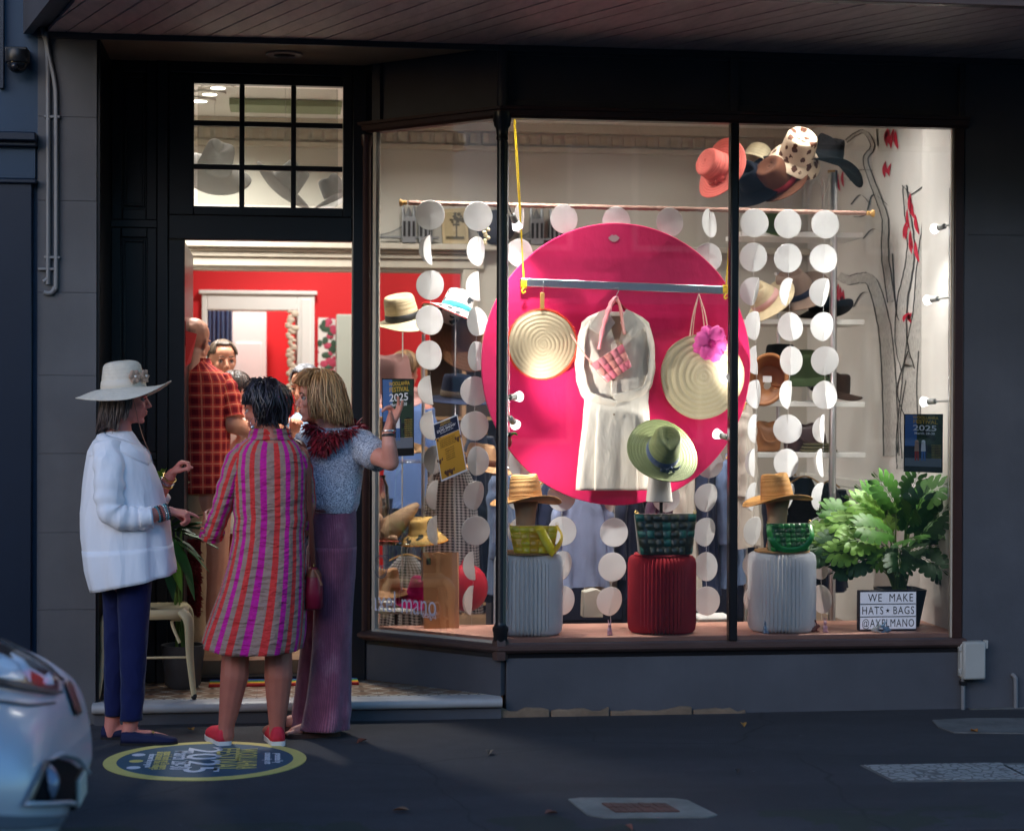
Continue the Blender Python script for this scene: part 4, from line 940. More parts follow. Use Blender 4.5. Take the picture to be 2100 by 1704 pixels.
woven_bag('woven_bag', 'pink woven ribbon bag hanging tilted over the ivory dress', at(1270, 768, .30), (0, -33 + 0, 0), .15, .20, .125, .06, 5, 3, PNK, None,
          [([(-.09, -.0, .125), (-.098, 0, .19), (-.10, -.0, .26), (-.10, -.0, .31)], .016, PNK[2])])
t = thing('ruffled_strap', 'ruffled pink strap looped over the dress hanger hook', 'strap', at(1250, 640, .31))
sleeve([at(1228, 716, .295), at(1238, 670, .30), at(1247, 640, .31), at(1257, 616, .33), at(1265, 611, .345)], [.015, .017, .02, .02, .014], PNK[0], t, 'strap', 14, .35, (1, .5), seed=2)
sleeve([at(1265, 611, .345), at(1272, 630, .33), at(1277, 660, .31), at(1281, 686, .30)], [.012, .016, .016, .014], PNK[2], t, 'strap', 14, .12, (1, .3), seed=3)

# ================================================================ hats on the stools
HS = mat('linen_head_stand', C(186, 156, 126), .85, 0, .1, 20, .3, 300); GB = mat('grey_stand_block', C(196, 190, 184), .8, 0, .06, 12)
for (top, px, py, lab, hl, m, rz, rx, ry) in ((T1, 1078, 1027, 'fabric head stand under the left tan hat', 'tan straw fedora above the yellow woven bag', TAN, 20, -4, 0), (T3, 1594, 1024, 'fabric head stand under the right honey hat', 'honey straw fedora above the emerald woven bag', TAN2, 8, -3, -5)):
    y = STY + .03; c = V((at(px, py, y).x, y, top.z)); z1 = at(px, py, y).z
    t = thing('head_stand', lab, 'hat stand', c); G().lathe([(.05, 0), (.058, .01), (.052, .04), (.048, (z1 - top.z) * .5), (.054, (z1 - top.z) * .8), (.075, z1 - top.z + .03), (.06, z1 - top.z + .07), (.02, z1 - top.z + .09)], 20, c).done('head_form', HS, t)
    hat('straw_hat', hl, (c.x, y, z1 - .004), (rx, ry, rz), m, (.082, .098), .138, .84, .098, -.012, -.022, .016, 'pinch', None)
y = STY + .04; c = at(1356, 1005, y); t = thing('hat_pole_stand', 'black pole stand with grey block holding the olive hat', 'hat stand', (c.x, y, T2.z))
G().tube([(c.x, y, T2.z + .004), (c.x, y, at(1356, 1022, y).z)], .009, 10).done('pole', DK, t); G().lathe([(.001, .0), (.07, 0), (.07, .006), (.001, .008)], 20, (c.x, y, T2.z)).done('foot', DK, t)
z0, z1 = at(1352, 1029, y).z, at(1352, 950, y).z; g = G(); g.rings([[V((at(1352, 1000, y).x + s_ * w_ * math.copysign(abs(math.cos(a)) ** .5, math.cos(a)), y + w_ * .8 * math.copysign(abs(math.sin(a)) ** .5, math.sin(a)), z)) for a in [2 * PI * i / 24 for i in range(25)]] for s_, w_, z in ((1, .062, z0), (1, .066, z0 + .004), (1, .045, z1), (1, .03, z1 + .03))]); g.done('block', GB, t)
hp_ = at(1358, 930, .17)
hat('straw_hat', 'olive green straw fedora with navy ribbon tilted forward over the red stool', hp_, (50, 4, 4), OLIVE, (.082, .10), .135, .82, .10, -.0, -.014, .014, 'pinch', cloth('navy_ribbon', C(52, 66, 96)), -75, 1.02)

# ================================================================ dowel and paper disc garlands
GY = .575; da, db = at(826, 416, GY), at(1786, 438, GY)
t = thing('wrapped_dowel', 'twine wrapped wooden rod with knob ends carrying the paper garlands', 'rod', (da + db) / 2)
g = G(); dd = (db - da); nL = 400
g.tube([da + dd * (.012 + .976 * i / 200) for i in range(201)], [(.0125 + .0012 * math.sin(i * 2.1) + .0008 * math.sin(i * .7)) for i in range(201)], 10); g.done('twine_wrap', TWINE, t)
for p, s_ in ((da, -1), (db, 1)):
    e = dd.normalized(); G().lathe([(.011, -.012), (.0125, 0), (.010, .006), (.016, .012), (.020, .02), (.019, .027), (.001, .031)], 16, p + e * s_ * (-.01), e.to_track_quat('Z', 'Y').to_matrix() if s_ > 0 else (-e).to_track_quat('Z', 'Y').to_matrix()).done('knob', KNOB, t)
def disc_mesh(fold, tilt=0.0):
    """paper round sewn to the string; the half right of a (tilted) crease is bent back by fold"""
    g = G(); rg = []
    for q in (1, .97, .75, .5, .25, 0):
        ring = []
        for a in [2 * PI * i / 48 for i in range(49)]:
            x, z = .0775 * q * math.cos(a), .0775 * q * math.sin(a); c_, s_ = math.cos(tilt), math.sin(tilt); u = x * c_ + z * s_ - .004; w_ = -x * s_ + z * c_; y = 0
            if u > 0: y = u * math.sin(fold); u = u * math.cos(fold)
            else: y = -.15 * u * math.sin(fold * .5)
            u += .004; ring.append(V((u * c_ - w_ * s_, y + .002 * math.sin(2 * a + fold * 9) * q, u * s_ + w_ * c_)))
        rg.append(ring)
    g.rings(rg, False); return g.done('paper_disc', PAPER, None, ang=25, weld=True, solid=.0005)
protos = [disc_mesh(R(f), R(t_)) for f, t_ in ((3, 0), (14, 5), (34, -8), (58, 10), (76, -12), (84, 16), (70, 4))]
gl = [(880, 412, 1128, 'hanging nearest the door, ending in the kraft bag'), (980, 415, 1285, 'just left of the iron corner column'), (1067, 419, 1285, 'just right of the iron corner column, behind the yellow cord'), (1160, 420, 1285, 'first right of the bag tied lamp, behind the fringed straw bag'),
      (1263, 425, 1285, 'behind the middle of the pink disc, under the lip cutout'), (1371, 427, 1285, 'behind the right shoulder of the pink disc'), (1453, 429, 1285, 'left of the mullion'), (1549, 429, 1275, 'right of the mullion'), (1619, 431, 1055, 'second right of the mullion, in front of the hat shelves'), (1693, 432, 1270, 'in front of the steel pole, beside the plant')]
YAW = {880: [5, 80, 20, 8, 14, 32, 40, 52, 55, 58], 980: [3, 42, 40, 60, 78, 12, 10, 72, 25, 12, 45, 70], 1693: [4, 6, 28, 10, 35, 48, 74, 70, 50, 40, 45, 66], 1619: [5, 8, 44, 55, 75, 42, 10, 12, 30], 1549: [4, 28, 22, 30, 50, 40, 62, 66, 58, 35, 30, 28]}
for gi, (px, py, pend, lab) in enumerate(gl):
    random.seed(100 + px); tp = at(px, py, GY - .018); t = thing('paper_garland', 'white paper disc garland ' + lab, 'garland', tp, 'white paper disc garlands')
    L = tp.z - at(px, pend, GY).z; n = int((L - .075) / .1835) + 1; path = []; drift = random.uniform(-.02, .02) + (.05 if px == 880 else (-.03 if px == 980 else 0))
    def pos(z): return tp + V((drift * (z / max(L, .1)) ** 1.5 + .008 * math.sin(z * 5 + px), 0, -z))
    ys = YAW.get(px) or [random.choice((4, 8, 12, 25, 45, 60)) for _ in range(14)]
    G().tube([pos(L * i / 24) + V((0, .003, 0)) for i in range(25)], .0022, 5, flat=(1, .3)).done('paper_string', PAPER, t)
    for k in range(n):
        z = .075 + k * .1835
        if z > L - .03: break
        yw = ys[k % len(ys)]; pr_ = protos[0 if k == 0 else (random.choice((0, 1, 1, 2)) if yw < 18 else (random.choice((2, 3, 4)) if yw < 45 else random.choice((3, 4, 5, 6))))]; yw = yw if k == 0 else yw * .8 + random.uniform(-6, 6)
        o = pr_.copy(); COL.objects.link(o); o.parent = t; o.location = pos(z) - tp; o.rotation_euler = (R(random.uniform(-5, 5)), R(random.uniform(0, 8)), R(yw * random.choice((-1, 1))))
for p in protos: bpy.data.objects.remove(p)

# ================================================================ spot lamps on rails
BULB = glow('lit_bulb', (1, .98, .95, 1), 10); BULBSIDE = glow('lit_bulb_glass', (1, .98, .96, 1), .9); BULBOFF = mat('bulb_off', (.6, .6, .6, 1), .15); SOCK = mat('lamp_socket_grey', (.36, .37, .36, 1), .4, .2, .1)
def rail(px, y0, y1, Y, label):
    t = thing('lamp_rail', label, 'rail', at(px, y1, Y)); G().bb(at(px, y1, Y) + V((-.006, -.006, 0)), at(px, y0, Y) + V((.006, .006, 0))).done('track', CHROME, t, bevel=.002)
def lamp(pr, pb_, Y0, Y1, label, on, power=9, aim=None):
    a, e = at(*pr, Y0), at(*pb_, Y1); d = (e - a).normalized(); t = thing('spot_lamp', label, 'spot lamp', a, 'small spot lamps on window rails')
    G().cap(a, .005, e - d * .075, .005, 8).done('arm', SOCK, t)
    Q = d.to_track_quat('Z', 'Y').to_matrix()
    G().lathe([(.001, -.085), (.015, -.083), (.016, -.045), (.018, -.04)], 16, e, Q).done('socket', SOCK, t)
    G().lathe([(.018, -.04), (.020, -.03), (.027, -.002)], 20, e, Q, cap=False).done('reflector', BULBSIDE if on else mat('bulb_glass', (.7, .7, .7, 1), .1, .6), t, solid=.001)
    G().lathe([(.026, -.004), (.018, .003), (.001, .006)], 20, e, Q).done('bulb_face', BULB if on else BULBOFF, t)
    if on:
        L = bpy.data.lights.new('spot', 'SPOT'); L.energy = power * .48; L.spot_size = R(130); L.spot_blend = 1.0; L.color = (1, .96, .90); L.shadow_soft_size = .02
        o = bpy.data.objects.new('spot', L); COL.objects.link(o); o.location = e + d * .015
        ad = (V(aim) - e).normalized() if aim else d; o.rotation_euler = (-ad).to_track_quat('Z', 'Y').to_euler()
rail(1041, 300, 1250, .07, 'thin steel lamp rail beside the iron corner column'); rail(1500, 300, 1250, .075, 'thin steel lamp rail behind the mullion'); rail(1946, 385, 1018, .09, 'steel lamp rail at the right jamb of the window')
ctr = at(1265, 760, .46)
lamp((1042, 420), (1062, 468), .08, .16, 'lit spot lamp hanging by the yellow cord near the top of the column', True, 22, at(860, 800, .575))
lamp((1042, 815), (1066, 813), .07, .14, 'lit spot lamp beside the column glowing on the pink disc', True, 13, at(1330, 715, .36))
lamp((1042, 852), (1058, 872), .07, .16, 'spot lamp with its back to the street, under the glowing one by the column', True, 14, at(1250, 1120, .2))
lamp((1500, 900), (1468, 889), .08, .17, 'lit spot lamp glowing left of the mullion above the olive hat', True, 17, at(1080, 1080, .25))
lamp((1499, 772), (1483, 776), .08, .13, 'lit spot lamp in front of the ivory straw bag', True, 11, at(1760, 640, .6))
lamp((1946, 462), (1915, 470), .09, .2, 'spot lamp turned away from the street near the top of the right jamb rail', True, 26, at(1560, 1080, .25))
lamp((1946, 610), (1900, 616), .09, .24, 'lit spot lamp on the right jamb rail in front of the painted tree', True, 10, at(1400, 600, .5))
lamp((1946, 822), (1892, 824), .09, .24, 'lit spot lamp on the right jamb rail above the festival poster', True, 30, at(1360, 1180, .2))

tc = at(1044, 905, .12); t = thing('bird_ornament', 'small red and green bird ornament hung beside the iron corner column', 'ornament', tc)
G().ell(tc, (.016, .016, .03)).done('bird_body', mat('bird_red', C(190, 30, 30), .4), t); G().ell(tc + V((.002, -.004, .034)), (.013, .013, .014)).done('bird_head', mat('bird_black', C(24, 30, 26), .4), t)
G().tube(cat([tc + V((.008, -.006, .036)), tc + V((.028, -.010, .040)), tc + V((.042, -.012, .030))]), [.008, .007, .002], 8).done('beak', mat('bird_green', C(90, 170, 60), .4), t)
G().tube([tc + V((0, 0, .045)), tc + V((0, 0, .5))], .0008, 4).done('thread', WIRE, t)
# ================================================================ hat shelves on the right
SHW = WHITE
def shelf(py, xl, xr, Y0, Y1, label):
    t = thing('hat_shelf', label, 'shelf', at((xl + xr) / 2, py, Y0), 'white hat shelves'); z = at(xr, py, Y0).z
    G().bb((at(xl, py, Y0).x, Y0, z - .03), (at(xr, py, Y0).x, Y1, z)).done('shelf_board', SHW, t, bevel=.003); return z
SY = 1.25
Z1 = shelf(478, 1520, 1770, SY, 1.62, 'uppermost white hat shelf by the steel pole'); Z2 = shelf(656, 1535, 1773, SY, 1.62, 'second white hat shelf carrying the belted hat'); Z3 = shelf(824, 1535, 1774, SY, 1.62, 'third white hat shelf carrying the green cap'); Z4 = shelf(928, 1535, 1775, SY, 1.62, 'lowest white shelf carrying folded leather bags')
for (px, y0, lab) in ((1706, 350, 'brushed steel pole in front of the hat shelves on the right'), (1594, 560, 'slim steel pole behind the pink disc edge')):
    Y = SY - .04 if px == 1706 else 1.45; p = at(px, 1200, Y); t = thing('steel_pole', lab, 'pole', (p.x, Y, .2)); r = .021 if px == 1706 else .012
    G().tube([(p.x, Y, .2), (p.x, Y, at(px, y0, Y).z)], r, 16).done('tube', CHROME, t); G().lathe([(r + .004, -.012), (r + .004, .0), (.001, .003)], 16, at(px, y0, Y)).done('cap', KNOB if px == 1706 else CHROME, t)
    G().lathe([(.06, 0), (.06, .006), (r, .008)], 20, (p.x, Y, .2)).done('foot_plate', CHROME, t)
def m_floral(name, base, fl):
    t = NT(name); v = t.coord(); vo = t.new('TexVoronoi'); vo.inputs['Scale'].default_value = 20; t.l(v, vo.inputs['Vector']); n = t.noise(v, 55, 3)
    k = t.math('LESS_THAN', t.math('MULTIPLY_ADD', n, .5, vo.outputs['Distance']), .62); t.col(t.mix(k, base, fl)); t.set(.85); t.bump(t.noise(v, 300), .2, .002); return t.m
FLO = m_floral('brown_floral_cotton', C(208, 186, 160), C(80, 44, 26)); PAT = m_floral('black_white_print', C(228, 226, 220), C(40, 46, 50)); CIT = m_floral('city_print', C(202, 160, 90), C(50, 46, 44))
HG = 'hats on the right hand shelves'
hat('straw_boater', 'coral straw hat with bow turned sideways behind the mullion', at(1474, 345, 1.05), (0, -72, 28), CORAL, (.085, .088), .105, .93, .095, -.015, .02, 0, 'none', CORAL, 200, 1.0, HG)
hat('straw_hat', 'pale straw hat behind the mullion top', at(1548, 335, 1.42), (-15, 25, 0), IVST, (.085, .1), .10, .8, .05, -.03, 0, 0, 'none', None, None, 1.0, HG)
hat('felt_hat', 'navy felt hat hanging low beside the mullion', at(1550, 372, 1.22), (10, -60, 20), m_felt('ink_felt', C(20, 24, 34)), (.085, .10), .12, .8, .09, -.02, .02, 0, 'pinch', None, None, 1.0, HG)
hat('felt_hat', 'brown felt hat with red braid lying on its side', at(1606, 372, 1.12), (0, -58, 30), BRNF, (.09, .105), .15, .85, .06, -.005, .015, 0, 'pork', mat('red_braid', C(140, 30, 40), .8, 0, .3, 90), 0, 1.0, HG)
hat('cotton_hat', 'cream cotton hat with brown floral print', at(1634, 318, 1.06), (40, -30, 34), FLO, (.095, .10), .14, .86, .05, -.05, .02, 0, 'pork', None, None, 1.0, HG)
hat('felt_hat', 'big black felt hat with upswept brim at the top of the shelves', at(1692, 330, 1.2), (16, 14, 6), BLKF, (.095, .12), .14, .8, .15, -.02, -.07, 0, 'pinch', BLKF, None, 1.0, HG)
for (px, Y, lab, h) in ((1560, 1.42, 'fan of wires standing under the navy hat', .22), (1612, 1.36, 'fan of wires standing under the brown hat', .26), (1650, 1.3, 'fan of wires standing under the floral hat', .34), (1690, 1.4, 'fan of wires standing under the black hat', .34)):
    wire_stand((at(px, 478, Y).x, Y, Z1 + .001), lab, 11, h, .07, (.02, 0))
hat('straw_hat', 'beige straw hat leaning at the left end of the second shelf', at(1572, 618, 1.3), (-10, -50, 30), BEIGE, (.085, .1), .11, .82, .09, -.02, .02, 0, 'pinch', PNKF, None, 1.0, HG)
BELT = cloth('navy_belt_band', C(28, 32, 52))
hat('felt_hat', 'taupe felt hat with navy belt band on the second shelf', at(1638, 600, 1.36), (5, -42, 30), m_felt('taupe_felt', C(140, 118, 104)), (.088, .105), .14, .84, .085, -.01, .02, 0, 'pinch', BELT, None, 1.05, HG)
hat('felt_hat', 'forest green felt cap on the third shelf', at(1648, 770, 1.34), (8, -8, 20), GRNF, (.10, .11), .13, .92, .045, -.035, 0, 0, 'pork', None, None, 1.05, HG)
hat('felt_hat', 'black felt hat half hidden behind the tan basket rim', at(1600, 745, 1.5), (0, 0, 0), BLKF, (.09, .1), .11, .86, .07, -.02, .01, 0, 'pork', None, None, 1.0, HG)
for (px, Y, Z, lab, h) in ((1652, 1.34, Z3, 'fan of wires standing under the forest green cap', .10), (1630, 1.4, Z2, 'fan of wires standing under the belted hat', .16)): wire_stand((at(px, 800, Y).x, Y, Z + .001), lab, 10, h, .06)
bk = at(1572, 778, 1.12); t = thing('basket_bag', 'open tan leather basket bag tipped towards the window beside the pink disc', 'basket', bk); Mx = Euler((R(72), R(14), R(-22))).to_matrix()
G().lathe([(.02, -.11), (.09, -.11), (.105, -.02), (.11, .0)], 32, bk, Mx, cap=False, fn=lambda p, a, r, z: V((p.x, p.y * 1.35, p.z))).done('shell', LEAT, t, solid=.005)
G().tube([bk + Mx @ V((.112 * math.cos(2 * PI * i / 40), .151 * math.sin(2 * PI * i / 40), 0)) for i in range(41)], .011, 8, False).done('rim', LEAT, t)
G().box(bk + V((-.02, -.09, .0)), (.05, .002, .035)).done('price_tag', PAPER, t)
def slouch_bag(name, label, c, size, m):
    t = thing(name, label, 'bag', c); g = G(); w_, d_, h_ = size; rg = []
    for q, k in ((0, .9), (.1, 1), (.45, 1.02), (.8, .92), (.95, .8), (1.0, .6)):
        rg.append([V(c) + V((w_ / 2 * k * math.copysign(abs(math.cos(a)) ** .6, math.cos(a)), d_ / 2 * k * math.copysign(abs(math.sin(a)) ** .7, math.sin(a)), h_ * q + .018 * math.sin(3 * a + c[0] * 9) * q)) for a in [2 * PI * i / 32 for i in range(33)]])
    g.rings(rg); g.done('pouch', m, t, ang=0, weld=True, sub=1)
    G().tube(cat([V(c) + V((-w_ * .3, -d_ * .4, h_ * .9)), V(c) + V((-w_ * .15, -d_ * .62, h_ * .45)), V(c) + V((w_ * .2, -d_ * .6, h_ * .4)), V(c) + V((w_ * .3, -d_ * .4, h_ * .9))]), .008, 6, flat=(1, .4)).done('handle', m, t); return t
slouch_bag('leather_bag', 'tan leather pouch bag on the lowest shelf near the mullion', (at(1572, 928, 1.34).x, 1.36, Z4), (.17, .12, .17), LEAT)
slouch_bag('leather_bag', 'dark brown leather pouch bag on the lowest shelf by the steel pole', (at(1655, 928, 1.34).x, 1.38, Z4), (.25, .14, .16), mat('dark_leather', C(66, 40, 38), .4, 0, .2, 12, .2, 90))
t = thing('folded_scarf', 'folded olive scarf at the right end of the lowest shelf', 'scarf', (at(1690, 928, 1.3).x, 1.32, Z4))
for k in range(3): G().bb((at(1640, 928, 1.3).x + .01 * k, 1.27, Z4 + .018 * k + .001), (at(1715, 928, 1.3).x - .006 * k, 1.45, Z4 + .018 * k + .017)).done('fold', cloth('olive_cloth', C(98, 92, 66)), t, bevel=.007)

# ================================================================ hanging clothes
def m_ging(name, a_, b_, n=62, mid=None):
    t = NT(name); uv = t.sep(t.coord('UV')); f = lambda c: t.math('GREATER_THAN', t.math('FRACT', t.math('MULTIPLY', c, n)), .5)
    k = t.math('MULTIPLY', t.math('ADD', f(uv[0]), f(uv[1])), .5); t.col(t.mix(k, a_, b_)); t.set(.85, 0, .2); t.bump(t.noise(t.coord('Object', (1, 1, .4)), 16), .5, .012); return t.m
def garment(label, px, Y, ytop, ybot, wpx, m, yaw=0, sl=True, seed=0, name='hanging_garment', cat_='garment', flare=1.1):
    c = at(px, ytop, Y); s_ = scale_at(c); w_ = wpx / s_ / 2; H = (ybot - ytop) / s_
    t = thing(name, label, cat_, c, None); t.location = (0, 0, 0); rg = []; uvs = []; n = 48
    for j in range(25):
        q = j / 24; ww = w_ * (lerpl([.28, .8, .92, .95, 1.0, flare], q)); dd = .035 + .04 * q; ring = []; uv = []
        for i in range(n + 1):
            a = 2 * PI * i / n; f = 1 + (.25 * math.sin(7 * a + seed + 1.2 * nz(q * 3, seed)) + .15 * math.sin(13 * a + seed * 2)) * q
            ring.append(V((ww * math.cos(a) * (1 + .04 * nz(a, q * 4, seed)), dd * f * math.sin(a), -H * q - .012 * math.cos(a * 2 + seed) * q))); uv.append((i / n * 2.6 * w_ * 1.2, q * H))
        rg.append(ring); uvs.append(uv)
    g = G(); g.rings(rg, False, uvs); g.done('cloth_body', m, t, ang=0, weld=False)
    if sl:
        for sx in (-1, 1): sleeve([V((sx * w_ * .72, 0, -.05)), V((sx * w_ * 1.0, .01, -.16)), V((sx * w_ * 1.05, .0, -.34)), V((sx * w_ * 1.03, 0, -.52))], [.045, .05, .045, .04], m, t, 'sleeve', 14, .15, (1, .6), seed=seed)
    G().tube(cat([V((-w_ * .7, 0, -.03)), V((-w_ * .2, 0, .005)), V((w_ * .2, 0, .005)), V((w_ * .7, 0, -.03))]), .005, 6).done('hanger', KNOB, t)
    G().tube(cat([V((0, 0, .0)), V((0, 0, .04)), V((.012, 0, .06)), V((0, 0, .075)), V((-.014, 0, .065))]), .0016, 6).done('hanger_hook', CHROME, t)
    t.location = c; t.rotation_euler = (0, 0, R(yaw)); return t
GING = m_ging('gingham_cotton', C(205, 200, 196), C(36, 36, 44)); BLU1 = cloth('chambray_blue', C(110, 130, 165)); BLU2 = cloth('dark_denim', C(38, 46, 72)); BEI = cloth('oat_linen', C(188, 178, 166)); NVY = cloth('navy_knit', C(26, 30, 50)); LIL = cloth('plum_wool', C(80, 52, 74)); STRP = cloth('slate_blue_linen', C(128, 140, 172))
for k, (px, Y, y0, y1, w_, m, yaw, sl, lab, seed) in enumerate((
    (925, 1.35, 925, 1255, 130, GING, 15, False, 'black and white gingham dress hanging behind the dog show poster', 1), (835, 1.7, 1140, 1290, 110, GING, -20, False, 'gingham skirt hanging low behind the round white table', 2),
    (985, 1.6, 880, 1230, 70, NVY, 50, True, 'navy coat hanging behind the left garland', 3), (1030, 1.5, 960, 1220, 70, BLU1, 60, True, 'chambray shirt hanging behind the iron corner column', 4),
    (1130, 1.25, 985, 1180, 90, BLU2, 25, True, 'dark denim shirt hanging behind the tan fedora', 5), (1195, 1.15, 1000, 1205, 110, STRP, 10, True, 'slate blue linen shirt hanging below the pink disc', 6), (1235, 1.3, 1000, 1215, 80, BEI, 50, True, 'oat linen trousers and shirt hanging below the dress hem', 7),
    (1300, 1.3, 1000, 1230, 80, NVY, 40, True, 'navy knit hanging behind the dark green tote', 8), (1375, 1.25, 990, 1220, 90, LIL, 20, True, 'plum jacket hanging behind the red stool', 9), (1410, 1.2, 960, 1215, 70, BEI, 55, True, 'oat linen shirt hanging left of the mullion', 10),
    (1450, 1.25, 950, 1220, 60, BLU2, 60, True, 'dark denim jacket hanging just left of the mullion', 11), (1500, 1.3, 930, 1200, 70, BLU1, 50, True, 'chambray dress hanging behind the mullion', 12), (1530, 1.1, 830, 1120, 60, BEI, 60, True, 'long oat linen coat hanging right of the mullion', 13),
    (1610, 1.5, 965, 1200, 90, NVY, 30, True, 'navy trousers hanging behind the emerald bag', 14), (1650, 1.4, 980, 1190, 100, BLKF, 15, True, 'black jacket hanging under the lowest shelf', 15), (1700, 1.5, 990, 1210, 90, NVY, 30, True, 'navy blazer hanging behind the potted plant', 16))):
    garment(lab, px, Y, y0, y1, w_, m, yaw, sl, seed)
t = thing('clothes_rail', 'steel clothes rail running behind the pink disc', 'clothes rail', at(1300, 975, 1.3)); zr = at(1300, 960, 1.3).z
G().tube([(at(880, 960, 1.3).x, 1.3, zr), (at(1540, 960, 1.3).x, 1.3, zr)], .012, 10).done('rail_tube', CHROME, t)
for px in (885, 1530): G().tube([(at(px, 960, 1.3).x, 1.3, zr), (at(px, 960, 1.3).x, 1.3, .2)], .012, 10).done('upright', CHROME, t)
t = thing('low_cabinet', 'low dark navy cabinet behind the paper stools', 'cabinet', (at(1300, 1270, 1.6).x, 1.75, .2))
G().bb((at(1010, 1200, 1.6).x, 1.66, .2), (at(1560, 1200, 1.6).x, 1.95, .86)).done('carcass', mat('cabinet_navy', C(24, 28, 44), .5), t, bevel=.006)
for k in range(4): G().bb((at(1020 + k * 135, 1200, 1.6).x, 1.65, .28), (at(1145 + k * 135, 1200, 1.6).x, 1.659, .82)).done('cabinet_door', mat('cabinet_navy_door', C(30, 34, 54), .45), t, bevel=.004)
t = thing('towel_stack', 'stack of folded white linens on a low shelf left of the mullion', 'linen', at(1460, 1270, .9)); zt = at(1460, 1275, .85).z
G().bb((at(1425, 1270, .85).x, .80, zt - .12), (at(1580, 1270, .85).x, 1.08, zt - .1)).done('low_shelf', WHITE, t)
for k in range(5): G().bb((at(1432 + 3 * (k % 2), 1270, .85).x, .82, zt - .099 + k * .026), (at(1506 - 4 * (k % 3), 1270, .85).x, 1.05, zt - .075 + k * .026)).done('folded_linen', cloth('white_linen', C(225, 222, 218)), t, bevel=.01)
t = thing('paper_carrier', 'plain white paper carrier bag standing behind the left white stool', 'bag', at(1215, 1270, .8)); c = at(1215, 1270, .8); c.z = .2
G().prism([at(1196, 1266, .8), at(1237, 1266, .8), at(1234, 1212, .8), at(1222, 1208, .8), at(1198, 1214, .8)], (0, .1, 0)).done('bag_body', mat('cream_paper', C(190, 186, 172), .7), t, bevel=.004)

# ================================================================ left shelf hats behind the splayed pane
LG = 'hats behind the splayed pane'
hat('straw_hat', 'beige straw fedora with black ribbon bow near the door post', at(826, 655, .95), (8, -16, 20), BEIGE, (.085, .10), .125, .86, .095, -.02, .03, .01, 'pork', mat('black_ribbon', C(34, 36, 38), .5), -30, 1.05, LG)
hat('cotton_hat', 'black and white print cotton hat with red lining beside the second garland', at(934, 640, 1.0), (-6, 20, 10), PAT, (.085, .095), .115, .85, .10, -.04, .02, 0, 'pork', cloth('teal_patch', C(60, 150, 160)), None, 1.0, LG, edge=mat('red_edging', C(190, 40, 40), .7))
hat('felt_hat', 'wide brown straw hat turned edge on below the print hat', at(955, 690, 1.15), (55, 12, 10), m_straw('brown_straw', C(122, 82, 50)), (.085, .10), .11, .85, .13, -.01, .01, 0, 'pork', None, None, 1.0, LG)
hat('felt_hat', 'dusty pink felt hat beside the festival poster', at(803, 800, 1.0), (14, -4, 20), PNKF, (.115, .12), .19, .80, .08, -.03, .02, 0, 'pinch', None, None, 1.0, LG)
hat('felt_hat', 'navy felt hat with striped band behind the second garland', at(937, 815, 1.05), (6, 2, 10), NAVF, (.09, .105), .125, .86, .10, -.02, .0, 0, 'pork', m_ging('fine_stripe', C(150, 130, 100), C(50, 50, 60), 90), None, 1.0, LG)
hat('felt_hat', 'tan felt hat low behind the festival poster', at(800, 905, 1.1), (5, 5, 0), TANF, (.10, .11), .12, .85, .11, -.03, .01, 0, 'pork', None, None, 1.05, LG)
hat('felt_hat', 'camel felt hat hanging below the dog show poster', at(985, 955, 1.05), (4, 6, 30), CAMF, (.085, .10), .12, .85, .10, -.02, .01, 0, 'pinch', BRNF, None, 1.0, LG)
hat('city_bucket_hat', 'amber bucket hat with city print on the acrylic shelf', at(868, 1095, .88), (4, -6, 0), CIT, (.085, .095), .09, .86, .05, -.045, 0, 0, 'none', None, None, .95, LG, edge=mat('amber_edging', C(220, 140, 40), .6))
hat('felt_hat', 'magenta felt fedora on the round white table', at(862, 1225, .95), (4, 8, -20), MAGF, (.08, .095), .115, .84, .085, -.02, .02, 0, 'pinch', MAGF, None, .95, LG)
hat('felt_hat', 'peach felt hat at the left edge of the round white table', at(792, 1208, 1.0), (2, 0, 0), m_felt('peach_felt', C(214, 160, 120)), (.08, .095), .12, .84, .07, -.02, .01, 0, 'pinch', None, None, .95, LG)
for k, (px, py, Y, lab, L) in enumerate(((826, 650, .95, 'thin wire stand under the beige fedora', .5), (934, 640, 1.0, 'thin wire stand under the print hat', .6))):
    p = at(px, py, Y); t = thing('wire_hat_stand', lab, 'hat stand', (p.x, Y, .2))
    G().tube([(p.x, Y, .206), (p.x, Y, p.z + .09)], .004, 6).done('wire', WIRE, t); G().lathe([(.001, .0), (.09, 0), (.09, .006), (.001, .008)], 20, (p.x, Y, .2)).done('stand_base', WIRE, t)
p = at(868, 900, .9); t = thing('steel_pole', 'steel shelf upright seen through the splayed pane', 'pole', (p.x, .9, .2)); G().tube([(p.x, .9, .2), (p.x, .9, at(868, 685, .9).z)], .010, 10).done('tube', CHROME, t)
ACR = glassy('acrylic', (.93, .95, .95, 1), .08)
for py, lab in ((945, 'upper clear acrylic shelf behind the splayed pane'), (1112, 'lower clear acrylic shelf carrying the amber bucket hat')):
    a_, b_ = at(764, py + 6, .85), at(880, py - 4, .85); t = thing('acrylic_shelf', lab, 'shelf', a_); z = at(820, py, .85).z
    G().bb((a_.x, .74, z - .008), (b_.x, 1.02, z)).done('shelf_panel', ACR, t, bevel=.002)
    G().bb((a_.x, .735, z - .008), (b_.x, .7385, z + .012)).done('shelf_lip', ACR, t)
zs_ = at(820, 1112, .85).z
t = thing('felt_cone', 'folded tan felt cone lying on the lower acrylic shelf', 'felt cone', at(825, 1070, .88)); G().lathe([(.075, 0), (.06, .08), (.03, .2), (.012, .24)], 24, at(790, 1085, .9) + V((0, 0, -.02)), Euler((R(8), R(48), 0)).to_matrix()).done('cone', m_felt('sand_felt', C(196, 160, 128)), t)
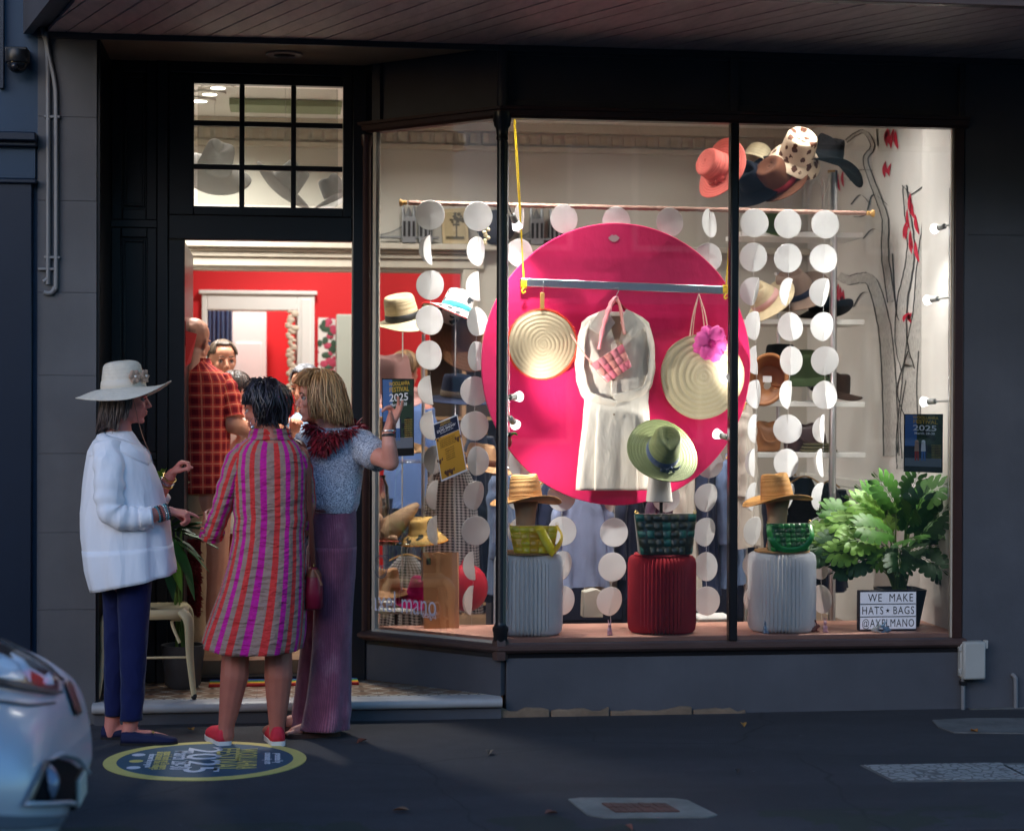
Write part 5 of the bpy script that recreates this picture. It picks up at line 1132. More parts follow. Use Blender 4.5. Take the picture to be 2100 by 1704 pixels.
t = thing('glass_vase', 'clear glass vase under the upper acrylic shelf', 'vase', at(778, 1035, .95)); G().lathe([(.05, -.06), (.055, .0), (.048, .1), (.03, .14), (.034, .16)], 24, at(778, 1035, .95), cap=False).done('vase_body', glassy('vase_glass', (.85, .88, .86, 1), .12, .02), t, solid=.003)
t = thing('shoe_form', 'tan ankle boot form with red sole on the lower acrylic shelf', 'boot', at(785, 1085, .85)); zb = zs_
g = G(); g.cap(V((at(778, 0, .85).x, .86, zb + .03)), .028, V((at(812, 0, .85).x, .84, zb + .022)), .02); g.cap(V((at(778, 0, .85).x, .86, zb + .03)), .03, V((at(775, 0, .85).x, .86, zb + .12)), .042); fuse(g, 'boot_upper', m_felt('boot_tan', C(190, 150, 126)), t, .006, 3)
G().box((at(796, 0, .85).x, .85, zb + .006), (.13, .06, .010)).done('boot_sole', mat('red_sole', C(176, 60, 40), .5), t, bevel=.004)
t = thing('round_table', 'small round white table behind the axel lettering', 'table', at(815, 1240, 1.0)); zt_ = at(815, 1240, 1.0).z; cx = at(815, 1240, 1.0).x
G().lathe([(.001, zt_ - .025), (.22, zt_ - .025), (.225, zt_ - .012), (.22, zt_), (.001, zt_)], 40, (cx, 1.0, 0)).done('table_top', WHITE, t)
for k in range(3): a = k * 2.1 + .4; G().tube([(cx + .16 * math.cos(a), 1.0 + .16 * math.sin(a), zt_ - .026), (cx + .19 * math.cos(a), 1.0 + .19 * math.sin(a), .2)], .009, 8).done('leg', DK, t)
t = thing('red_balloon_bag', 'glossy red rounded bag behind the kraft paper bag', 'bag', at(958, 1210, .85)); G().ell(at(958, 1205, .85), (.115, .07, .13)).done('bag_body', mat('red_vinyl', C(190, 24, 44), .35), t); G().tube(cat([at(945, 1178, .85), at(950, 1150, .85), at(968, 1150, .85), at(974, 1178, .85)]), .006, 6).done('handle', mat('red_vinyl_handle', C(170, 20, 40), .4), t)
# kraft bag on the platform
KR = mat('kraft_paper', C(178, 128, 88), .75, 0, .1, 8, .2, 60); t = thing('kraft_bag', 'brown kraft paper bag standing on the window platform', 'paper bag', (at(907, 1298, .50).x, .50, PLZ))
pb_ = [at(x, y, .45) for x, y in ((870, 1294), (868, 1134), (938, 1134), (945, 1297))]; zb = PLZ + .001
fr = [V((pb_[0].x, .45, zb)), V((pb_[3].x - .01, .45, zb)), V((pb_[2].x, .478, pb_[2].z)), V((pb_[1].x, .478, pb_[1].z))]; bkf = [V((p.x + .012, .56 if p.z < .5 else .505, p.z)) for p in fr]
g = G(); g._add(fr + bkf, [(0, 1, 2, 3), (5, 4, 7, 6), (1, 5, 6, 2), (4, 0, 3, 7), (4, 5, 1, 0)]); g.done('bag_body', KR, t, smooth=False, solid=.0015)
G().box((pb_[1].x + .03, .474, pb_[1].z - .045), (.022, .003, .034)).done('label_tag', DK, t)
G().tube(cat([V((pb_[1].x + .05, .47, pb_[1].z - .01)), V((pb_[1].x + .08, .462, pb_[1].z + .002)), V((pb_[1].x + .12, .468, pb_[1].z - .012))]), .0035, 6).done('twist_handle', KR, t)

# ================================================================ picture ledge things
LZ = 2.602; LY = 2.93
GM = mat('pewter', (.28, .29, .30, 1), .4, .6, .2, 20)
def bridge(pxs, label, s_=1.0):
    t = thing('bridge_model', label, 'model', (at(pxs[0], 500, LY).x, LY, LZ), 'pewter bridge models on the ledge'); xs = [at(p, 500, LY).x for p in pxs]
    for x in xs[:2]:
        g = G(); g.bb((x - .045, LY - .04, LZ), (x + .045, LY + .04, LZ + .17)); g.done('tower', GM, t, bevel=.003)
        for dx in (-.03, 0, .03): G().bb((x + dx - .008, LY - .043, LZ + .04), (x + dx + .008, LY - .0395, LZ + .14)).done('tower_window', DK, t)
        for dx in (-.035, .035): G().lathe([(.012, 0), (.012, .05), (.001, .09)], 8, (x + dx, LY, LZ + .17)).done('turret', GM, t)
        G().lathe([(.03, 0), (.001, .07)], 4, (x, LY, LZ + .17)).done('spire', GM, t)
    G().bb((xs[2], LY - .035, LZ + .03), (xs[3], LY + .035, LZ + .042)).done('deck', GM, t)
    g = G(); 
    for k in range(19):
        u = k / 18; x = xs[2] + (xs[0] - xs[2]) * u; z = LZ + .05 + .09 * u * u; g.tube([(x, LY, LZ + .042), (x, LY, z)], .002, 4)
    g.tube([(xs[2] + (xs[0] - xs[2]) * k / 10, LY, LZ + .05 + .09 * (k / 10) ** 2) for k in range(11)], .004, 5); g.done('suspension_chain', GM, t)
bridge((838, 872, 768, 900), 'pewter bridge model on the ledge behind the splayed pane'); bridge((1100, 1140, 1060, 1180), 'pewter bridge model on the ledge above the pink disc')
t = thing('framed_print', 'old sepia tree print in a pale frame on the ledge', 'picture', at(932, 505, LY)); c4 = [at(x, y, LY - .0) for x, y in ((908, 507), (962, 503), (958, 426), (904, 430))]; c4 = [V((p.x, LY, max(p.z, LZ + .001))) for p in c4]
G().prism(c4, (0, .02, 0)).done('frame', mat('pale_frame', C(196, 178, 140), .5), t, bevel=.003); cc4 = sum(c4, V()) / 4
G().prism([cc4 + (p - cc4) * .8 + V((0, -.003, 0)) for p in c4], (0, .0028, 0)).done('print', mat('sepia_paper', C(176, 160, 124), .7, 0, .15, 20), t)
INK = mat('sepia_ink', C(92, 84, 66), .8, 0, .2, 60); g = G(); random.seed(5)
for k in range(40): a = random.uniform(0, 6.28); r = random.uniform(0, .05); g.ell(cc4 + V((.01 + r * math.cos(a), -.0045, .045 + .8 * r * math.sin(a))), (.010, .0008, .008), n=6, m=4)
g.bb(cc4 + V((.005, -.0055, -.07)), cc4 + V((.014, -.0035, .03))); g.bb(cc4 + V((-.06, -.0055, -.085)), cc4 + V((.06, -.0035, -.068))); g.done('print_drawing', INK, t)
t = thing('dark_dome', 'dark bonnet shaped hat mould on the ledge behind the column', 'hat mould', at(1018, 500, LY)); G().ell(V((at(1018, 0, LY).x, LY - .02, LZ + .11)), (.13, .09, .115)).done('mould', mat('slate_felt', C(66, 66, 76), .8), t)
t = thing('rope_ornament', 'knotted cream rope ornament under the second garland top', 'ornament', at(997, 480, .62)); g = G()
for k in range(7): g.ell(at(997 + 4 * math.sin(k * 2), 466 + k * 5.5, .62), (.012, .01, .012), n=8, m=6)
g.done('knots', mat('cream_rope', C(214, 200, 160), .8, 0, .2, 90), t)
def m_sina():
    t_ = NT('grey_sinamay'); t_.col(C(172, 170, 168)); t_.set(.9, 0, .1); tr = t_.new('BsdfTranslucent'); tr.inputs[0].default_value = C(190, 188, 184); tp_ = t_.new('BsdfTransparent'); mx = t_.new('MixShader'); mx.inputs[0].default_value = .55; t_.l(t_.b.outputs[0], mx.inputs[1]); t_.l(tr.outputs[0], mx.inputs[2]); m2 = t_.new('MixShader'); m2.inputs[0].default_value = .28; t_.l(mx.outputs[0], m2.inputs[1]); t_.l(tp_.outputs[0], m2.inputs[2]); t_.l(m2.outputs[0], t_.out.inputs[0]); return t_.m
SINA = m_sina()
# hats strung behind the transom
for k, (px, py, rot, s_, lab) in enumerate(((440, 345, (30, 20, 0), 1.1, 'large grey hat hung behind the left transom panes'), (585, 378, (10, 42, 0), 1.0, 'grey fedora hung tilted behind the middle transom panes'), (690, 400, (0, -30, 0), .85, 'small grey hat hung behind the lower right transom pane'))):
    p = at(px, py, 1.25); hat('felt_hat', lab, p, rot, SINA, (.085, .10), .13, .8, .11, -.03, .02, 0, 'pinch', None, None, s_, 'grey hats hung behind the transom')
    th = thing('hanging_thread', 'clear thread holding the ' + lab.split(' hung')[0], 'thread', (p.x, p.y, 3.39)); G().tube([(p.x, p.y, 3.40), (p.x, p.y, p.z + .1)], .0008, 4).done('thread', WIRE, th)
tp = thing('green_beam_box', 'pale green pelmet box near the shop ceiling above the doorway', 'pelmet', at(560, 205, 2.2)); a_, b_ = at(470, 215, 2.2), at(600, 180, 2.2)
G().bb((a_.x, 2.2, a_.z), (b_.x + .3, 2.5, 3.40)).done('box', mat('pale_green_paint', C(140, 152, 122), .6), tp, bevel=.004)

# ================================================================ mural on the right wall
MX = 2.4385
def onwall(px, py, o=0.0): 
    d = ray(px, py); X = MX - o; return CAM + d * ((X - CAM.x) / d.x)
def onret(px, py, o=0.0):
    d = ray(px, py); X = 2.384 - o; return CAM + d * ((X - CAM.x) / d.x)
def m_bark():
    t = NT('charcoal_drawing'); v = t.coord('Object', (1, 5, 1.2)); n = t.noise(v, 24, 5, .7)
    t.col(t.ramp(n, [(.33, C(132, 131, 130)), (.47, C(184, 182, 178)), (.6, C(208, 205, 200))])); t.set(.8); return t.m
CHA = m_bark(); CHL = mat('charcoal_line', C(66, 66, 68), .8, 0, .4, 60); MRED = mat('mural_red', C(196, 28, 60), .7, 0, .2, 18)
mu = thing('tree_mural', 'charcoal tree mural with red leaf clusters painted on the side wall', 'mural', onwall(1790, 800))
def limb(pts, w0, w1, f=onwall, n=6):
    dense = cat([V((x, y, 0)) for x, y in pts], n); m_ = len(dense); g = G(); L = []; Rr = []
    for i, p in enumerate(dense):
        t_ = (dense[min(i + 1, m_ - 1)] - dense[max(i - 1, 0)]).normalized(); nn = V((-t_.y, t_.x, 0)); w_ = w0 + (w1 - w0) * i / (m_ - 1); j = 1.5 * nz(i * .7, w0)
        L.append(p + nn * (w_ + j)); Rr.append(p - nn * (w_ - j))
    vs = [f(p.x, p.y, .0012) for p in L] + [f(p.x, p.y, .0012) for p in Rr]
    if w0 > 4: g._add(vs, [(i, i + 1, m_ + i + 1, m_ + i) for i in range(m_ - 1)]); g.done('painted_limb', CHA, mu, smooth=False)
    h = G()
    for side, ww in ((L, 1.5), (Rr, 1.2)) if w0 > 2.5 else ((dense, w0 * .6),):
        a_ = [f(p.x - ww, p.y - .6, .002) for p in side]; b_ = [f(p.x + ww, p.y + .6, .002) for p in side]; h._add(a_ + b_, [(i, i + 1, m_ + i + 1, m_ + i) for i in range(m_ - 1)])
    h.done('painted_line', CHL, mu, smooth=False)
W_ = onwall; E_ = onret
limb([(1865, 960), (1862, 900), (1868, 820), (1872, 760), (1878, 700), (1888, 640), (1892, 560), (1900, 480), (1912, 380), (1915, 300), (1910, 262)], 26, 5, W_)
limb([(1862, 760), (1848, 700), (1850, 620), (1862, 560), (1868, 500), (1860, 430), (1855, 380)], 14, 4, W_); limb([(1900, 560), (1912, 510), (1930, 488)], 5, 2, W_)
limb([(1822, 760), (1815, 680), (1800, 610), (1785, 575), (1765, 570), (1740, 575), (1720, 565)][::-1] + [(1826, 860), (1828, 935)], 8, 16); limb([(1828, 620), (1815, 520), (1815, 450), (1795, 390), (1775, 330), (1790, 300), (1770, 270), (1735, 290)], 8, 3)
for pts in ([(1790, 350), (1760, 350), (1745, 370), (1730, 365)], [(1820, 420), (1790, 400), (1775, 440), (1750, 445)], [(1815, 480), (1790, 470), (1770, 490)], [(1800, 610), (1770, 600), (1750, 630)], [(1800, 300), (1798, 265)], [(1785, 420), (1765, 400), (1745, 420)], [(1850, 660), (1838, 640), (1830, 520)]): limb(pts, 2.4, 1.0)
for pts in ([(1868, 400), (1890, 385), (1905, 370)], [(1868, 400), (1850, 380)], [(1858, 860), (1840, 800), (1862, 720)], [(1850, 940), (1846, 860), (1858, 780)], [(1885, 900), (1880, 800), (1884, 720)], [(1915, 300), (1922, 275)], [(1930, 430), (1942, 410)], [(1895, 1000), (1892, 940), (1898, 880)]): limb(pts, 2.2, 1.0, W_)
def leafp(px, py, dx, dy, w_, f):
    p0 = V((px, py, 0)); L = V((dx, dy, 0)); nn = V((-dy, dx, 0)).normalized(); vs = []; n = 8
    for i in range(n + 1): u = i / n; vs.append(p0 + L * u + nn * (w_ * math.sin(PI * u) ** .8 + 3 * math.sin(u * 3)))
    for i in range(n - 1, 0, -1): u = i / n; vs.append(p0 + L * u - nn * (w_ * math.sin(PI * u) ** .8 - 3 * math.sin(u * 3)))
    g = G(); g.poly([f(p.x, p.y, .003) for p in vs]); g.done('painted_leaf', MRED, mu, smooth=False)
random.seed(11)
for (px, py, n, f, sp_y, L) in ((1868, 395, 10, W_, 110, 44), (1928, 425, 6, W_, 40, 46), (1828, 262, 5, W_, 8, 46), (1822, 330, 3, W_, 8, 34), (1722, 575, 5, W_, 30, 52), (1722, 350, 4, W_, 10, 40), (1862, 640, 3, W_, 4, 24)):
    for k in range(n): leafp(px + random.uniform(-9, 9), py + sp_y * k / n, random.uniform(-9, 9), L * random.uniform(.7, 1.1), random.uniform(2.8, 4.2), f)

# ================================================================ things on the glass
def spl(px, py, off=.012):                                   # on the splayed pane, off = distance inside
    n = V((dS.y, -dS.x, 0)); P0 = V((SA[0], SA[1], 0)) - n * off; d = ray(px, py); return CAM + d * ((P0 - CAM).dot(n) / d.dot(n))
SR = V((dS.x, dS.y, 0)); UPV = V((0, 0, 1)); SN = V((dS.y, -dS.x, 0))
PB = mat('poster_navy', C(22, 34, 62), .45, 0, .2, 8); PSKY = mat('poster_sky', C(70, 110, 170), .45, 0, .3, 8); PFOL = m_floral('poster_trees', C(40, 62, 48), C(20, 30, 34)); PGRY = mat('poster_pavement', C(110, 118, 130), .45, 0, .1, 12); PBLK = mat('poster_black', C(14, 14, 20), .4, 0, .1, 5); PWT = mat('poster_white', C(226, 228, 232), .45); PYE = mat('poster_ochre', C(206, 168, 60), .45, 0, .1, 9); PSK = mat('poster_tan', C(176, 140, 120), .5); PRD = mat('poster_red', C(170, 50, 46), .5)
def poster(label, q, rightv, n, kind):
    """q: corners bl, br, tr, tl on the glass; n: outward"""
    c = sum(q, V()) / 4; t = thing('festival_poster' if kind != 'dog' else 'dog_show_poster', label, 'poster', c); bl, br, tr, tl = q
    def P(u, v, o=0): return (bl * (1 - u) + br * u) * (1 - v) + (tl * (1 - u) + tr * u) * v + n * o
    def R4(u0, v0, u1, v1, o, m, nm): G().prism([P(u0, v0, o), P(u1, v0, o), P(u1, v1, o), P(u0, v1, o)], n * .0003).done(nm, m, t, smooth=False)
    W_ = (br - bl).length; H_ = (tl - bl).length; rv = (br - bl).normalized(); uv_ = (tl - bl).normalized()
    R4(0, 0, 1, 1, 0, PBLK if kind != 'dog' else PWT, 'sheet')
    tx = lambda body, u, v, h, m, w_=None: text(body, 'lettering', m, P(u, v, .0016), rv, uv_, h * H_, t, w_ * W_ if w_ else None, .0002, bold=.012)
    if kind != 'dog':
        R4(.03, .1, .97, .985, .0004, PB, 'picture'); R4(.03, .45, .33, .985, .0007, PSKY, 'picture_sky'); R4(.33, .48, .97, .985, .00075, PFOL, 'picture_trees'); R4(.03, .1, .97, .24, .0007, PGRY, 'picture_pavement')
        R4(.6, .24, .97, .5, .0008, PFOL, 'picture_hedge')
        for u, m1, m2 in ((.33, PSK, PRD), (.5, PWT, PSKY)):
            g = G(); g.ell(P(u, .52, .001), .0105, n=8, m=6); g.prism([P(u - .06, .36, .0009), P(u + .06, .36, .0009), P(u + .05, .50, .0009), P(u - .05, .50, .0009)], n * .0004); g.done('picture_figure', m1, t)
            g = G(); g.prism([P(u - .05, .2, .0009), P(u - .01, .2, .0009), P(u + .0, .36, .0009), P(u - .05, .36, .0009)], n * .0004); g.prism([P(u + .02, .2, .0009), P(u + .06, .2, .0009), P(u + .05, .36, .0009), P(u + .005, .36, .0009)], n * .0004); g.done('picture_legs', m2, t)
        tx('WOOLLAHRA', .55, .935, .05, PYE, .66); tx('FESTIVAL', .55, .86, .06, PYE, .62); tx('2025', .53, .755, .095, PWT, .60); tx('March 28-30', .53, .665, .04, PWT, .52)
        for k in range(9): tx('music art food', .83, .47 - k * .028, .014, PYE, .24)
    else:
        R4(.03, .74, .97, .98, .0004, PB, 'heading_band'); R4(.03, .03, .97, .735, .0004, mat('poster_amber', C(200, 148, 50), .45, 0, .06, 9), 'amber_field')
        tx('WOOLLAHRA', .5, .965, .022, PYE, .4); tx('FESTIVAL', .5, .93, .026, PYE, .4); tx('DOG SHOW', .5, .845, .045, PWT, .72); tx('Chiswick park', .5, .895, .016, PWT, .5); tx('Sunday from ten', .5, .80, .016, PWT, .5)
        for k in range(5): tx('all dogs and their people welcome', .47, .68 - k * .03, .014, PBLK, .6)
        for k in range(6): tx(('best in show', 'waggiest tail', 'best trick', 'cutest pup', 'golden oldie', 'lookalike')[k], .5, .50 - k * .037, .018, PBLK, .34)
        DOGB = mat('poster_dog_brown', C(96, 60, 34), .6, 0, .3, 60)
        for (u, v, r) in ((.9, .58, .013), (.1, .33, .012), (.32, .09, .016), (.48, .085, .014), (.12, .7, .008)):
            g = G(); g.ell(P(u, v, .0008), (r, .0012, r * 1.1), n=10, m=6); g.ell(P(u - .10, v + .03, .0008), (r * .5, .001, r * .7), n=8, m=5); g.ell(P(u + .08, v + .03, .0008), (r * .5, .001, r * .7), n=8, m=5); g.done('dog_picture', DOGB, t)
    return t
def quad(f, pts): return [f(x, y) for x, y in pts]
poster('black framed festival poster behind the pointing hand', quad(spl, ((785, 937), (849, 934), (849, 777), (783, 776))), SR, SN, 'fest')
poster('amber and navy dog show poster taped crooked on the splayed pane', quad(spl, ((905, 988), (958, 965), (938, 850), (888, 870))), SR, SN, 'dog')
fg = lambda x, y: at(x, y, .03)
poster('blue festival poster on the right end of the window', quad(fg, ((1853, 967), (1933, 970), (1934, 849), (1854, 849))), V((1, 0, 0)), V((0, -1, 0)), 'fest')
LET = mat('frosted_vinyl', C(222, 226, 240), .5, 0, .05, 10)
t = thing('glass_lettering', 'pale axel mano designs lettering on the splayed pane', 'lettering', spl(830, 1240, -.004))
def ln(txt, x0, x1, y, hpx): 
    p0, p1 = spl(x0, y, -.003), spl(x1, y, -.003); text(txt, 'lettering', LET, (p0 + p1) / 2, SR, UPV, hpx / 390, t, (p1 - p0).length, .0006, bold=-.004)
ln('axel mano', 762, 894, 1238, 44); ln("designs'", 866, 896, 1261, 14)
t = thing('oval_decal', 'round grey monogram decal on the splayed pane above the lettering', 'decal', spl(781, 1160, -.003)); p = spl(781, 1162, -.0025)
g = G(); 
for r0, r1 in ((1.0, .9), (.82, .77)):
    ring = []
    g._add([p + SR * (.046 * r * math.cos(2 * PI * i / 32)) + UPV * (.062 * r * math.sin(2 * PI * i / 32)) for r in (r0, r1) for i in range(33)], [(i, i + 1, 34 + i, 33 + i) for i in range(32)])
g.done('decal_ring', mat('decal_grey', C(104, 108, 116), .5), t, smooth=False, solid=.0005); text('m', 'lettering', mat('decal_grey2', C(150, 152, 160), .5), p, SR, UPV, .04, t, .045, .0005)

# ================================================================ light box sign, plant, rabbits
LBX = at(1763, 1300, .115); 
t = thing('letter_board', 'small white letter board reading WE MAKE HATS BAGS beside the plant pot', 'sign', at(1822, 1298, .13)); q = [at(1762, 1299, .12), at(1880, 1303, .12), at(1880, 1216, .12), at(1764, 1211, .12)]; zb = PLZ + .002
G().bb((q[0].x, .121, zb), (q[1].x, .165, q[3].z)).done('box', mat('board_black', C(30, 34, 52), .5), t, bevel=.004)
zt = q[3].z; hh = (zt - zb - .012) / 3; LBW = mat('letter_board_white', (.78, .80, .88, 1), .5, 0, .02, Emission_Color=(.72, .78, 1, 1), Emission_Strength=.09); LBT = mat('letter_black', C(16, 18, 34), .5)
for k, row in enumerate(('WE  MAKE', 'HATS   BAGS', '@AXELMANO')):
    z1 = zt - .006 - k * hh; G().bb((q[0].x + .005, .1185, z1 - hh + .004), (q[1].x - .005, .1209, z1 - .002)).done('row_panel', LBW, t)
    G().bb((q[0].x + .003, .117, z1 - hh), (q[1].x - .003, .1205, z1 - hh + .0036)).done('row_rail', CHROME, t)
    cxr = (q[0].x + q[1].x) / 2; W_ = q[1].x - q[0].x
    text(row, 'letters', LBT, (cxr + (.012 if k == 0 else 0), .118, z1 - hh / 2 - .001), (1, 0, 0), (0, 0, 1), hh * .62, t, W_ * (.78 if k == 0 else .9), .0006, bold=0, space=1.15)
    if k == 1:
        p = V((cxr - .003, .1175, z1 - hh / 2)); G().prism([p + V(((.0125 if i % 2 == 0 else .005) * math.sin(PI * i / 5), 0, (.0125 if i % 2 == 0 else .005) * math.cos(PI * i / 5))) for i in range(10)], (0, .0006, 0)).done('star', LBT, t)
pc = at(1845, 1290, .36); pc.z = PLZ; PZ = at(1845, 1206, .36).z
POTM = mat('dark_green_pot', C(28, 38, 44), .4, 0, .1, 12); t = thing('potted_philodendron', 'split leaf philodendron in a dark square pot at the window corner', 'pot plant', pc)
g = G(); rg = []
for z, w_ in ((PLZ + .001, .085), (PZ, .118), (PZ + .001, .108), (PZ - .03, .10)): rg.append([V((pc.x + w_ * math.copysign(abs(math.cos(a)) ** .25, math.cos(a)), pc.y + w_ * math.copysign(abs(math.sin(a)) ** .25, math.sin(a)), z)) for a in [2 * PI * i / 40 for i in range(41)]])
g.rings(rg, cap=True); g.done('pot', POTM, t, ang=30)
g = G(); g.lathe([(.001, PZ - .012), (.06, PZ - .014), (.1, PZ - .02)], 20, (pc.x, pc.y, 0)); g.done('soil', mat('potting_soil', (.03, .02, .014, 1), .95, 0, .4, 60, .8, 90), t)
def m_leaf(name, c, c2):
    t_ = NT(name); v = t_.coord(); uv = t_.sep(t_.coord('UV')); n = t_.noise(v, 14, 4)
    a = t_.mix(n, c, c2); mid = t_.math('LESS_THAN', t_.math('ABSOLUTE', t_.math('SUBTRACT', uv[0], .5)), .022); a = t_.mix(t_.math('MULTIPLY', mid, .6), a, sc3(c2, 1.8))
    t_.col(a); t_.set(.5, 0, .35); t_.bump(t_.noise(v, 60), .15, .002); return t_.m
LF = [m_leaf('philodendron_mid', C(74, 124, 38), C(48, 92, 30)), m_leaf('philodendron_dark', C(44, 86, 34), C(28, 62, 26)), m_leaf('philodendron_bright', C(112, 152, 46), C(78, 128, 38))]
def lobed_leaf():
    """deeply cut blade, base at origin, tip along +y, face up +z"""
    g = G(); n = 6; spine = []
    for k in range(n + 1):
        u = k / n; y = u * .92; reach = .44 * math.sin(PI * (.16 + .80 * u)) ** .8 * (1 if u < .95 else .5)
        for sx in (-1, 1):
            w_ = .118 * (1 - .35 * u); b0 = V((sx * .012, y - w_, 0)); b1 = V((sx * .012, y + w_, 0)); fwd = .25 + .35 * u
            tipx = sx * reach; tp = V((tipx, y + reach * fwd, -.10 * reach - .12 * (u - .3) ** 2))
            m0 = V((sx * reach * .52, y - w_ * .95 + reach * .42 * fwd, .03 + -.06 * reach)); m1 = V((sx * reach * .55, y + w_ * .75 + reach * .62 * fwd, .03 - .06 * reach))
            l1 = V((sx * reach * .86, y - w_ * .85 + reach * .80 * fwd, -.07 * reach)); l2 = V((sx * reach * .80, y + w_ * .9 + reach * .98 * fwd, -.07 * reach))
            nt_ = V((sx * reach * .74, y - w_ * .25 + reach * .70 * fwd, .0 - .05 * reach))
            us = .5 + sx * .5
            g._add([b0, m0, nt_, l1, tp, l2, m1, b1], [(0, 1, 6, 7), (1, 2, 6), (2, 5, 6), (2, 3, 4), (2, 4, 5)] if sx > 0 else [(0, 7, 6, 1), (1, 6, 2), (2, 6, 5), (2, 4, 3), (2, 5, 4)], [(.5 + sx * .03, y), (.5 + sx * .25, y), (.5 + sx * .3, y), (us, y), (us, y), (us, y), (.5 + sx * .25, y), (.5 + sx * .03, y)])
    g.grid(lambda a, b_: V(((a - .5) * .03 * (1.1 - b_), -.06 + 1.1 * b_, .004 - .10 * (b_ - .3) ** 2 * 1.0)), 2, 10, lambda a, b_: (.46 + .08 * a, b_))
    for i, v in enumerate(g.v): g.v[i] = V((v.x, v.y, v.z - .28 * v.y * v.y + .05 * abs(v.x)))
    return g
base_leaf = lobed_leaf(); lm = [base_leaf.done('leaf', m, None, ang=0, sub=1) for m in LF]
random.seed(21)
PETI = mat('petiole_green', C(92, 124, 56), .5, 0, .15, 20)
spec = [(1733, 1048, .40, .24, 2), (1752, 1008, .44, .22, 0), (1786, 1030, .30, .25, 2), (1812, 1000, .46, .24, 0), (1838, 985, .36, .25, 0), (1868, 978, .30, .26, 0), (1884, 1000, .42, .24, 0), (1900, 1040, .34, .2, 0), (1720, 1092, .36, .24, 1), (1700, 1110, .28, .2, 1), (1755, 1082, .26, .24, 1), (1795, 1070, .24, .26, 2), (1826, 1052, .24, .26, 0), (1858, 1040, .24, .26, 1), (1886, 1062, .26, .24, 1), (1905, 1088, .36, .2, 0), (1800, 1105, .26, .22, 1), (1845, 1090, .26, .24, 1), (1880, 1108, .28, .22, 1), (1762, 1140, .30, .18, 1), (1908, 1140, .34, .15, 1), (1742, 1030, .5, .2, 1), (1822, 1020, .55, .22, 1), (1870, 1030, .5, .22, 1)]
random.seed(5); spec += [(x + random.uniform(-26, 26), y + random.uniform(-20, 26), Y + random.uniform(-.05, .1), s_ * random.uniform(.75, .95), (m + 1) % 3 if random.random() < .4 else m) for x, y, Y, s_, m in spec[::2] + spec[10:20:3]]; spec = [(min(x, 1896), y, Y, s_, m) for x, y, Y, s_, m in spec]
for k, (px, py, Y, s_, mi) in enumerate(spec):
    py = py + (1060 - py) * .22 + 26; p = at(px, py + 14, Y); b0 = V((pc.x + random.uniform(-.03, .03), pc.y + random.uniform(-.03, .03), PZ - .015)); out = V((p.x - pc.x, p.y - pc.y, 0)); 
    G().tube(cat([b0, b0 * .5 + p * .5 + V((0, 0, .05)) - out * .15, p], 5), [.0055, .0045, .0035], 6).done('petiole', PETI, t)
    o = lm[mi] if k < 0 else lm[mi].copy(); COL.objects.link(o); o.parent = t; o.location = p - pc
    tip = V((out.x * 2.2 + random.uniform(-.12, .12), -.10 + random.uniform(-.15, .05), .10 + (1075 - py) * .0022 + random.uniform(-.08, .08))).normalized()
    n_ = V((random.uniform(-.35, .35) - out.x * .8, -.85, .62 + random.uniform(-.25, .25))); n_ = (n_ - tip * n_.dot(tip)).normalized(); xa = tip.cross(n_)
    sz_ = s_ * .95; o.matrix_basis = Matrix(((xa.x * sz_, tip.x * sz_, n_.x * sz_, (p - pc).x), (xa.y * sz_, tip.y * sz_, n_.y * sz_, (p - pc).y), (xa.z * sz_, tip.z * sz_, n_.z * sz_, (p - pc).z), (0, 0, 0, 1)))
for m_ in lm: bpy.data.objects.remove(m_)
def rabbit(px, py, m, label, Y=.085, sit=True, flipx=1, s_=1.0):
    c = at(px, py, Y); c.z = PLZ; t = thing('rabbit_figurine', label, 'figurine', c, 'tiny rabbit figurines along the sill'); g = G(); k = .001 * s_
    def v3(x, y, z): return c + V((x * flipx, y, z)) * k
    if sit:
        g.ell(v3(-6, 0, 16), (18 * k, 12 * k, 16 * k)); g.ell(v3(-12, 0, 12), (12 * k, 13 * k, 12 * k)); g.ell(v3(14, 0, 32), (11 * k, 9 * k, 10 * k)); g.cap(v3(4, 0, 22), 9 * k, v3(14, 0, 30), 8 * k); g.ell(v3(22, 0, 29), 5 * k)
        for s2 in (-1, 1): g.cap(v3(8, 4 * s2, 40), 3.4 * k, v3(-2 + 4 * s2, 5 * s2, 62), 3 * k); g.cap(v3(10, 6 * s2, 4), 4 * k, v3(20, 6 * s2, 3), 3 * k)
        g.ell(v3(-25, 0, 12), 6 * k)
    else:
        g.cap(v3(0, 0, 12), 13 * k, v3(0, 0, 34), 9 * k); g.ell(v3(0, -2, 48), (9 * k, 9 * k, 10 * k)); g.ell(v3(0, -10, 46), 4 * k)
        for s2 in (-1, 1): g.cap(v3(4 * s2, 0, 55), 3 * k, v3(7 * s2, 2, 78), 2.6 * k); g.cap(v3(9 * s2, -2, 32), 4 * k, v3(7 * s2, -13, 24), 3 * k); g.cap(v3(7 * s2, -4, 4), 5 * k, v3(12 * s2, -14, 4), 4 * k)
        g.ell(v3(0, 14, 10), 5 * k)
    fuse(g, 'rabbit_body', m, t, .0022 * s_, 2)
    for s2 in (-1, 1):
        e = v3(17, 8 * s2, 34) if sit else v3(4.5 * s2, -10, 50); G().ell(e, 1.6 * k, n=8, m=6).done('eye', DK, t)
RB = mat('powder_blue_glaze', C(140, 178, 214), .25, 0, .06, 60); RP = mat('pink_glaze', C(222, 178, 196), .25, 0, .1, 60); RW = mat('white_glaze', C(214, 224, 226), .25, 0, .06, 60); RBr = mat('brown_glaze', C(110, 60, 52), .3, 0, .15, 60)
